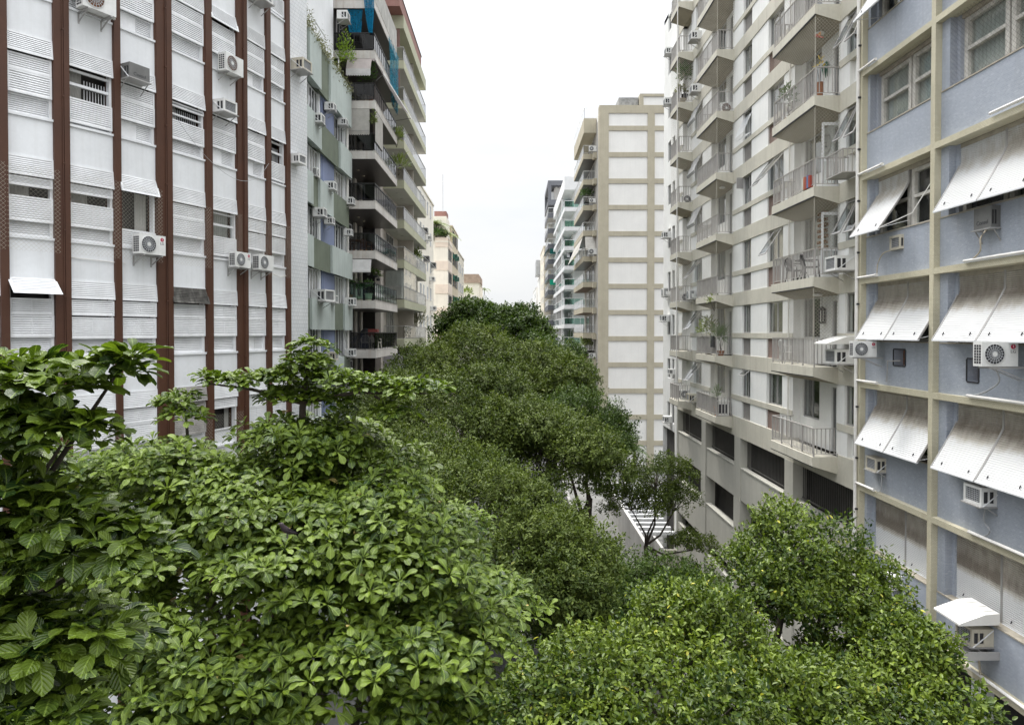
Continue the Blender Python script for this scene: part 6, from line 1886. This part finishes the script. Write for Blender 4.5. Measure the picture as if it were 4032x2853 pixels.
potted_plant('potted_plant', 'rounded yellow-green bush spilling over a low brown balcony', (8.95, 84.0, 8.9), 2.1, .85, M['terracotta'], LM['palm'], 420, .28, seed=18, pot=(.3, .5))
b = thing('cactus', 'many-armed cactus in a pot on a white balcony', 'cactus', (9.0, 107.0, 10.26)); m_c = mat('cactus_green', (.05, .09, .035), .7, .2)
c = MB(); c.lathe((9.0, 107, 10.26), [(.25, 0), (.33, .5), (.3, .5)], M['terracotta'], 10); c.build('pot', b)
for i in range(7):
    a = i * .9; c = MB(); r = .12 + .28 * (i % 3) / 2
    c.tube([(9.0 + .1 * math.cos(a), 107 + .1 * math.sin(a), 10.7), (9.0 + r * 1.6 * math.cos(a), 107 + r * math.sin(a), 11.2), (9.0 + r * 1.7 * math.cos(a), 107 + r * math.sin(a), 12.1 + .25 * (i % 2))], [.07, .09, .06], m_c, 7); c.build('arm', b)
# beige block balconies
GB = 'plants on the beige block balconies'
F2 = lambda k: 7.84 + 3 * k
potted_plant('potted_plant', 'flowering bush spilling over the middle balcony with the hanging black towel', (10.3, 36.6, F2(1)), 1.7, .55, M['pot_cream'], LM['palm'], 260, .2, seed=20, pot=(.2, .3), group=GB)
potted_plant('potted_plant', 'tall grassy plant behind the bars of the balcony with the black towel', (10.4, 34.7, F2(1)), 1.1, .3, M['terracotta'], LM['pot'], 140, .5, .08, seed=21, pot=(.18, .25), kind='blade', group=GB)
potted_plant('trailing_plant', 'pale climbing stems under the slab above the balcony with the black towel', (10.15, 35.0, F2(2) - .75), .8, .5, M['terracotta'], LM['palm'], 60, .2, seed=22, pot=None, cat='vine')
potted_plant('potted_plant', 'orange-potted succulent on the lowest middle balcony', (10.25, 34.75, F2(0)), 1.0, .2, mat('orange_pot', (.6, .22, .05), .6, .1), LM['pot'], 60, .3, .15, seed=23, pot=(.16, .45), kind='blade', group=GB)
potted_plant('hanging_plant', 'tall hanging plants and baskets on a high far balcony', (10.5, 42.6, F2(6) + .3), 2.1, .45, M['ac_dark'], LM['pot'], 240, .25, seed=24, pot=(.2, .3), cat='plants')
potted_plant('potted_plant', 'white-flowered plant behind the bars under the tall hanging plants', (10.3, 42.5, F2(6)), .8, .35, M['pot_cream'], LM['dry'], 120, .2, seed=25, pot=(.25, .3))
potted_plant('potted_plant', 'yellow-topped plant in the corner of the balcony with the parrot ornaments', (10.3, 23.45, F2(4)), .95, .13, M['terracotta'], leaf_mat('yellow_bloom', (.45, .3, .02), (.6, .45, .05), (.6, .5, .1)), 16, .13, seed=26, pot=(.13, .5))
potted_plant('potted_plant', 'olive shrub at the far end of the balcony with the parrot ornaments', (10.45, 26.5, F2(4)), 1.2, .3, M['terracotta'], LM['pot'], 110, .2, seed=27, pot=(.16, .25), group=GB)
b = MB()
for i in range(9):
    y = 34.5 + .05 * i
    b.box(10.0 - .035 + .002 * i, 10.0 + .005, 34.42 + i * .07, 34.42 + (i + 1) * .07, F2(1) + .42 + .02 * (i % 2), F2(1) + .98, mat('black_towel', (.02, .02, .022), .95, .2) if i == 0 else bpy.data.materials['black_towel'])
o = b.build('towel'); tag(o, 'black towel hung over the near end of a middle balcony rail', 'towel')
# medallion, lattice rack, lantern on the near balcony wall
b = MB(); m_r = mat('pale_relief', (.60, .59, .56), .8, .2, 8)
N = 28; ring = lambda r, x: [(x, 24.83 + r * math.cos(2 * PI * i / N), 18.65 + r * math.sin(2 * PI * i / N)) for i in range(N)]
b.add(ring(.36, 11.17) + ring(.36, 11.12) + ring(.28, 11.10), [(i, (i + 1) % N, N + (i + 1) % N, N + i) for i in range(N)] + [(N + i, N + (i + 1) % N, 2 * N + (i + 1) % N, 2 * N + i) for i in range(N)] + [tuple(2 * N + i for i in range(N))], m_r)
for i in range(9):
    a = i * .7; r = .08 + .14 * (i % 3) / 2; b.lathe((0, 0, 0), [(.001, 0)], m_r, 3) if False else b.tube([(11.10, 24.83 + r * math.cos(a), 18.65 + r * math.sin(a)), (11.08, 24.83 + r * .8 * math.cos(a + .3), 18.65 + r * .8 * math.sin(a + .3))], .035, M['alu'], 5)
tag(b.build('wall_medallion'), 'round plaster medallion on the near balcony wall between window and door', 'ornament')
rk = thing('wooden_rack', 'brown wooden crate rack on the near balcony wall', 'rack', (11.1, 24.85, 15.2)); m_w = mat('orange_brown_wood', (.28, .14, .06), .7, .3, 5)
for i in range(7):
    b = MB(); z = 14.95 + i * .2; y = 24.6 + .06 * (i % 2)
    b.box(10.95, 11.15, y, y + .42, z, z + .03, m_w); b.box(10.95, 10.97, y, y + .42, z + .03, z + .10, m_w); b.box(10.97, 11.15, y, y + .03, z + .03, z + .12, m_w); b.build('shelf', rk)
b = MB()
for i in range(6):
    a = i * PI / 3; b.bar((11.05 + .09 * math.cos(a), 24.85 + .12 * math.sin(a), 12.35), (11.05 + .09 * math.cos(a), 24.85 + .12 * math.sin(a), 12.8), .04, .04, M['ac_dark'])
b.lathe((11.05, 24.85, 12.3), [(.06, 0), (.13, .04), (.13, .08)], M['ac_dark'], 10); b.lathe((11.05, 24.85, 12.78), [(.14, 0), (.12, .06), (.03, .14)], M['ac_dark'], 10); b.tube([(11.05, 24.85, 12.9), (11.05, 24.85, 13.25)], .008, M['ac_dark'], 4)
tag(b.build('lantern'), 'black wrought lantern hanging on the lower near balcony', 'lantern')
# parrot ornaments
def bird(name, lab, cat, loc, ang, s, body, wing, pose, group=None, beak=None):
    t = thing(name, lab, cat, loc, group)
    up = Vector((0, math.sin(ang), math.cos(ang))) if pose != 'perch' else Vector((0, 0, 1))
    b = MB(); L = Vector(loc); f = Vector((math.cos(ang), math.sin(ang), 0)) if pose == 'perch' else up
    if pose == 'perch':
        pts = [L + f * (-.16 * s) + Vector((0, 0, -.02 * s)), L + f * (-.05 * s) + Vector((0, 0, .02 * s)), L + f * .05 * s + Vector((0, 0, .09 * s)), L + f * .09 * s + Vector((0, 0, .15 * s)), L + f * .11 * s + Vector((0, 0, .19 * s)), L + f * .13 * s + Vector((0, 0, .21 * s))]
        b.tube(pts, [.012 * s, .05 * s, .062 * s, .042 * s, .042 * s, .02 * s], body, 9); b.build('body', t, True)
        k = MB(); k.tube([L + f * .14 * s + Vector((0, 0, .205 * s)), L + f * .185 * s + Vector((0, 0, .195 * s))], [.014 * s, .003 * s], beak or M['alu_dark'], 6); k.build('beak', t)
        k = MB(); k.add([L + f * (-.12 * s) + Vector((0, 0, 0)), L + f * (-.34 * s) + Vector((0, 0, -.13 * s)) + Vector((-f.y, f.x, 0)) * .03 * s, L + f * (-.34 * s) + Vector((0, 0, -.14 * s)) - Vector((-f.y, f.x, 0)) * .03 * s], [(0, 1, 2)], wing); k.build('tail', t)
        for sg in (-1, 1):
            sd_ = Vector((-f.y, f.x, 0)) * sg * .056 * s
            k = MB(); k.add([L + f * .06 * s + sd_ + Vector((0, 0, .11 * s)), L + f * (-.05 * s) + sd_ * 1.15 + Vector((0, 0, .03 * s)), L + f * (-.2 * s) + sd_ * .6 + Vector((0, 0, -.03 * s)), L + f * (-.04 * s) + sd_ + Vector((0, 0, .09 * s))], [(0, 1, 2, 3)], wing); k.build('wing', t)
            k = MB(); k.tube([L + sd_ * .4, L + sd_ * .5 + Vector((0, 0, -.09 * s))], .007 * s, M['alu_dark'], 4); k.build('leg', t)
    else:
        pts = [L + up * (-.30 * s), L + up * (-.05 * s), L + up * .05 * s, L + up * .13 * s, L + up * .18 * s]
        b.tube(pts, [.008 * s, .03 * s, .045 * s, .035 * s, .012 * s], body, 8); b.build('body', t, True)
        for sg in (-1, 1):
            k = MB(); w_ = (.16 if pose == 'spread' else .05) * s
            k.add([L + up * .09 * s + Vector((-.03, 0, 0)), L + up * (-.02 * s) + Vector((-.03, sg * w_, .05 * s if pose == 'spread' else 0)), L + up * (-.14 * s) + Vector((-.035, sg * w_ * .5, 0))], [(0, 1, 2), (0, 2, 1)][:1], wing); k.build('wing', t)
    return t
red = mat('red_ornament', (.36, .06, .03), .5, .2); org = mat('orange_ornament', (.42, .18, .03), .5, .2); grn = mat('green_ornament', (.03, .12, .07), .5, .2)
bird('parrot_ornament', 'red and orange parrot ornament hanging in the near balcony', 'ornament', (10.35, 23.7, 22.0), R(60), 1.5, red, org, 'spread')
b = MB(); b.tube([(10.35, 23.7, 22.2), (10.35, 23.7, 22.3)], .004, M['net'], 4); b.build('cord') if False else None
for i in range(3):
    bird('parrot_ornament', ('left', 'middle', 'right')[i] + ' one of the three green parrot ornaments in a row on the near balcony wall', 'ornament', (11.10, 24.98 - .14 * i, 21.35), R(8), 1.2, grn, grn, 'wall', 'green parrot ornaments')
bird('bird', 'dark purplish-brown bird perched among the almond leaves', 'bird', (-2.38, 7.35, 9.87), R(215), .58, mat('dark_plumage', (.030, .018, .022), .6, .3, 20), mat('dark_wing', (.020, .014, .018), .6, .3, 20), 'perch')

# ------------------------------------------------------------------ balcony furniture
def chair(lab, loc, rz, m, group):
    t = thing('armchair', lab, 'chair', loc, group, 0)
    L = Vector(loc)
    ca, sa = math.cos(rz), math.sin(rz)
    T = lambda x, y, z: (L.x + x * ca - y * sa, L.y + x * sa + y * ca, L.z + z)
    b = MB(T); b.box(-.24, .24, -.22, .22, .40, .43, m); b.build('seat', t)
    b = MB(T)
    for i in range(7):
        x = -.20 + i * .0667; h = .84 - .10 * abs(i - 3) / 3 * abs(i - 3) / 3
        b.bar((x, .22, .43), (x * 1.05, .30, h), .028, .015, m)
    pts = [(-.23, .22, .43), (-.24, .28, .70), (-.17, .30, .83), (0, .31, .87), (.17, .30, .83), (.24, .28, .70), (.23, .22, .43)]
    b.tube(pts, .02, m, 6); b.build('backrest', t)
    for sx in (-1, 1):
        for sy in (-1, 1):
            b = MB(T); b.bar((sx * .22, sy * .20, .41), (sx * .26, sy * .25, 0), .045, .03, m); b.build('leg', t)
        b = MB(T); b.tube([(sx * .25, -.22, .41), (sx * .27, -.2, .63), (sx * .27, .1, .65), (sx * .24, .28, .64)], .02, m, 6); b.build('armrest', t)
    return t
GC = 'chairs on balconies'
pc = mat('cream_plastic', (.55, .52, .46), .45, .1)
chair('cream plastic armchair facing out on the lowest clear dark balcony', (-9.0, 42.75, L3(0)), R(10), pc, GC)
chair('cream plastic armchair half hidden by the corner of the lowest clear dark balcony', (-8.45, 43.4, L3(0)), R(80), pc, GC)
chair('bluish-grey slatted chair at the left of the lowest clear dark balcony', (-9.9, 42.8, L3(0)), R(-60), mat('blue_grey_plastic', (.16, .19, .24), .5, .1), GC)
chair('brown wooden chair at the table on a dark balcony', (-9.1, 43.6, L3(2)), R(150), m_w, GC)
tb = thing('dining_table', 'wooden dining table on a dark balcony', 'table', (-9.7, 43.3, L3(2)))
b = MB(); b.box(-10.2, -9.2, 42.9, 43.7, L3(2) + .72, L3(2) + .76, m_w); b.build('tabletop', tb)
for x in (-10.1, -9.3):
    for y in (42.98, 43.62): b = MB(); b.box(x - .03, x + .03, y - .03, y + .03, L3(2), L3(2) + .72, m_w); b.build('leg', tb)
bn = thing('bench', 'low wooden bench in front of the balcony table', 'bench', (-9.9, 42.5, L3(2)))
b = MB(); b.box(-10.5, -9.5, 42.35, 42.65, L3(2) + .42, L3(2) + .46, m_w); b.build('seat', bn)
for x in (-10.4, -9.6): b = MB(); b.box(x - .03, x + .03, 42.38, 42.62, L3(2), L3(2) + .42, m_w); b.build('leg', bn)
gr_ = thing('barbecue', 'black covered barbecue with red-brown bench behind it on the lowest clear dark balcony', 'barbecue', (-9.3, 44.3, L3(0)))
b = MB(); b.lathe((-9.3, 44.3, L3(0)), [(.35, .0), (.38, .8), (.33, 1.1), (.15, 1.28), (.02, 1.3)], M['ac_dark'], 12); b.build('cover', gr_)
b = MB(); b.box(-9.1, -8.5, 44.0, 44.5, L3(0) + .8, L3(0) + 1.25, mat('dull_red_panel', (.25, .06, .05), .6, .2)); b.build('side_panel', gr_)
GC2 = 'dark chairs on the near beige balcony'
for i, (y, x, a) in enumerate(((24.2, 10.35, 80), (25.6, 10.4, 100))):
    chair(('dark bistro chair nearer the door on the balcony with the crate rack', 'dark bistro chair further from the door on the balcony with the crate rack')[i], (x, y, F2(2)), R(a), M['alu_dark'], GC2)
tb = thing('bistro_table', 'small dark bistro table on the balcony with the crate rack', 'table', (10.4, 24.9, F2(2)))
b = MB(); b.lathe((10.4, 24.9, F2(2) + .70), [(.3, 0), (.3, .03)], M['alu_dark'], 14); b.build('tabletop', tb)
for i in range(3):
    a = i * 2.1; b = MB(); b.tube([(10.4, 24.9, F2(2) + .7), (10.4 + .08 * math.cos(a), 24.9 + .08 * math.sin(a), F2(2) + .35), (10.4 + .25 * math.cos(a), 24.9 + .25 * math.sin(a), F2(2))], .012, M['alu_dark'], 5); b.build('leg', tb)
chair('white plastic chair on the second-lowest near balcony', (10.4, 26.2, F2(1)), R(90), M['plastic_white'], GC)
chair('white plastic chair under the storage box of the lowest middle balcony', (10.35, 34.75, F2(0)), R(20), M['plastic_white'], GC) if False else None
cb = thing('storage_chest', 'white slotted storage chest on the lowest middle balcony', 'chest', (10.5, 34.75, F2(0)))
b = MB(); b.box(10.2, 10.75, 34.45, 34.95, F2(0) + .02, F2(0) + .72, M['plastic_white']); b.build('body', cb)
b = MB(); b.box(10.17, 10.78, 34.42, 34.98, F2(0) + .72, F2(0) + .77, M['plastic_white']); b.build('lid', cb)
b = MB(); [b.box(10.25 + .16 * i, 10.36 + .16 * i, 34.44, 34.449, F2(0) + .15, F2(0) + .6, M['ac_dark']) for i in range(3)]; b.build('front_slot', cb)
b = MB(); rng_ = random.Random(3)
for i in range(5):
    b.box(10.02, 10.05 + .1, 23.55 + .13 * i, 23.66 + .13 * i, F2(3) + .05, F2(3) + .45 + .03 * (i % 2), mat('toy_%d' % i, [(.35, .06, .04), (.10, .18, .35), (.35, .06, .04), (.38, .12, .05), (.55, .55, .5)][i], .6, .1))
tag(b.build('toy_boxes'), 'row of red and blue boxes behind the railing under the wall medallion', 'boxes')
# white canvas awning on the brown balconies
wh = cloth_mat('offwhite_canvas', (.64, .62, .58), .25)
b = MB(); b.add([(9.9, 83.1, 23.35), (8.7, 83.1, 23.35), (8.7, 82.5, 21.9), (9.9, 82.5, 21.9)], [(0, 1, 2, 3)], wh); b.box(8.7, 9.9, 82.48, 82.5, 21.7, 21.9, wh); tag(b.build('drop_awning'), 'off-white drop awning at the near end of a brown balcony', 'awning')
b = MB(); b.add([(8.42, 83.3, 23.3), (8.42, 94, 23.3), (7.5, 94, 21.0), (7.9, 83.3, 21.6)], [(0, 1, 2, 3)], wh); b.bar((8.4, 84, 21.9), (7.9, 84, 21.7), .04, .04, M['alu']); tag(b.build('sloping_awning'), 'off-white awning sloping out over the street from a brown balcony', 'awning')
for i, (x, c, lb) in enumerate(((8.6, (.7, .71, .74), 'white shirt drying on a white balcony'), (9.0, (.05, .06, .09), 'dark shirt drying beside the white one'), (9.4, (.5, .45, .15), 'yellow shirt drying at the right of the washing'))):
    b = MB(); z = 24.2 - .55 * (i == 2); m_s = cloth_mat('shirt_%d' % i, c, .2)
    b.prism([(x - .2, z - .75), (x + .2, z - .75), (x + .2, z - .15), (x + .36, z - .35), (x + .42, z - .22), (x + .18, z), (x + .07, z), (x, z - .05), (x - .07, z), (x - .18, z), (x - .42, z - .22), (x - .36, z - .35), (x - .2, z - .15)], 106.5, 106.53, m_s, axis=1)
    b.tube([(x, 106.51, z), (x, 106.51, z + .12)], .008, M['alu'], 4); tag(b.build('shirt'), lb, 'shirt', 'washing on the white balcony')

# ------------------------------------------------------------------ person on the lowest white balcony
def person(lab, loc, ang):
    t = thing('person', lab, 'person', loc)
    skin = mat('skin', (.28, .16, .11), .6, .1, 5); top = mat('white_top', (.65, .65, .65), .8, .1); hair = mat('dark_hair', (.02, .015, .012), .6, .2); tr = mat('dark_trousers', (.05, .05, .06), .8, .1)
    V = [(0, 0, .92), (0, 0, 1.15), (0, 0, 1.36), (0, 0, 1.46), (0, .01, 1.56), (0, .015, 1.66)]
    E = [(0, 1), (1, 2), (2, 3), (3, 4), (4, 5)]; Rr = [(.15, .11), (.125, .095), (.16, .10), (.055, .055), (.08, .095), (.075, .085)]
    def chain(start, pts, rs):
        p = start
        for q, r in zip(pts, rs): V.append(q); Rr.append((r, r)); E.append((p, len(V) - 1)); p = len(V) - 1
    for s in (-1, 1):
        chain(0, [(s * .10, 0, .85), (s * .11, .02, .48), (s * .11, -.02, .09), (s * .11, .10, .03)], [.09, .062, .042, .035])
        chain(2, [(s * .19, 0, 1.35), (s * .24, .05, 1.10), (s * .16, .24, 1.02), (s * .13, .31, 1.02)], [.052, .042, .032, .026])
    me = bpy.data.meshes.new('body'); me.from_pydata(V, E, []); o = bpy.data.objects.new('body', me); COL.objects.link(o); o.parent = t
    o.modifiers.new('s', 'SKIN'); o.modifiers.new('u', 'SUBSURF').levels = 2
    for i, sv in enumerate(me.skin_vertices[0].data): sv.radius = Rr[i]; sv.use_root = (i == 0)
    dg = bpy.context.evaluated_depsgraph_get(); me2 = bpy.data.meshes.new_from_object(o.evaluated_get(dg)); o.modifiers.clear(); o.data = me2
    me2.materials.clear(); [me2.materials.append(m) for m in (skin, top, tr)]
    for p in me2.polygons:
        c = p.center; p.material_index = 1 if (.90 < c.z < 1.43 and (abs(c.x) < .2 and c.y < .12)) else 2 if c.z <= .90 and c.z > .07 and c.y < .2 else 0; p.use_smooth = True
    h = MB(); h.T = None
    for i in range(5):
        x = -.09 + .18 * i / 4
        h.tube([Vector((x * .5, .06, 1.75)), Vector((x, -.02, 1.76)), Vector((x * 1.1, -.09, 1.65)), Vector((x, -.10, 1.45))], [.02, .045, .05, .03], hair, 6)
    h.v = [tuple(Vector(v) + Vector(loc)) for v in h.v]; h.build('hair', t, True)
    f = MB(); 
    for s in (-1, 1): f.lathe((loc[0] + s * .03, loc[1] + .098, loc[2] + 1.63), [(.002, -.008), (.010, 0), (.002, .008)], M['ac_dark'], 8)
    f.tube([(loc[0], loc[1] + .095, loc[2] + 1.62), (loc[0], loc[1] + .122, loc[2] + 1.585)], [.008, .014], skin, 6); f.bar((loc[0] - .025, loc[1] + .095, loc[2] + 1.55), (loc[0] + .025, loc[1] + .095, loc[2] + 1.55), .008, .008, red); f.build('face', t)
    t.rotation_euler = (0, 0, ang)
    return t
person('person with dark hair and white top standing at the rail of the lowest white balcony', (8.8, 106.9, 7.3), R(160))
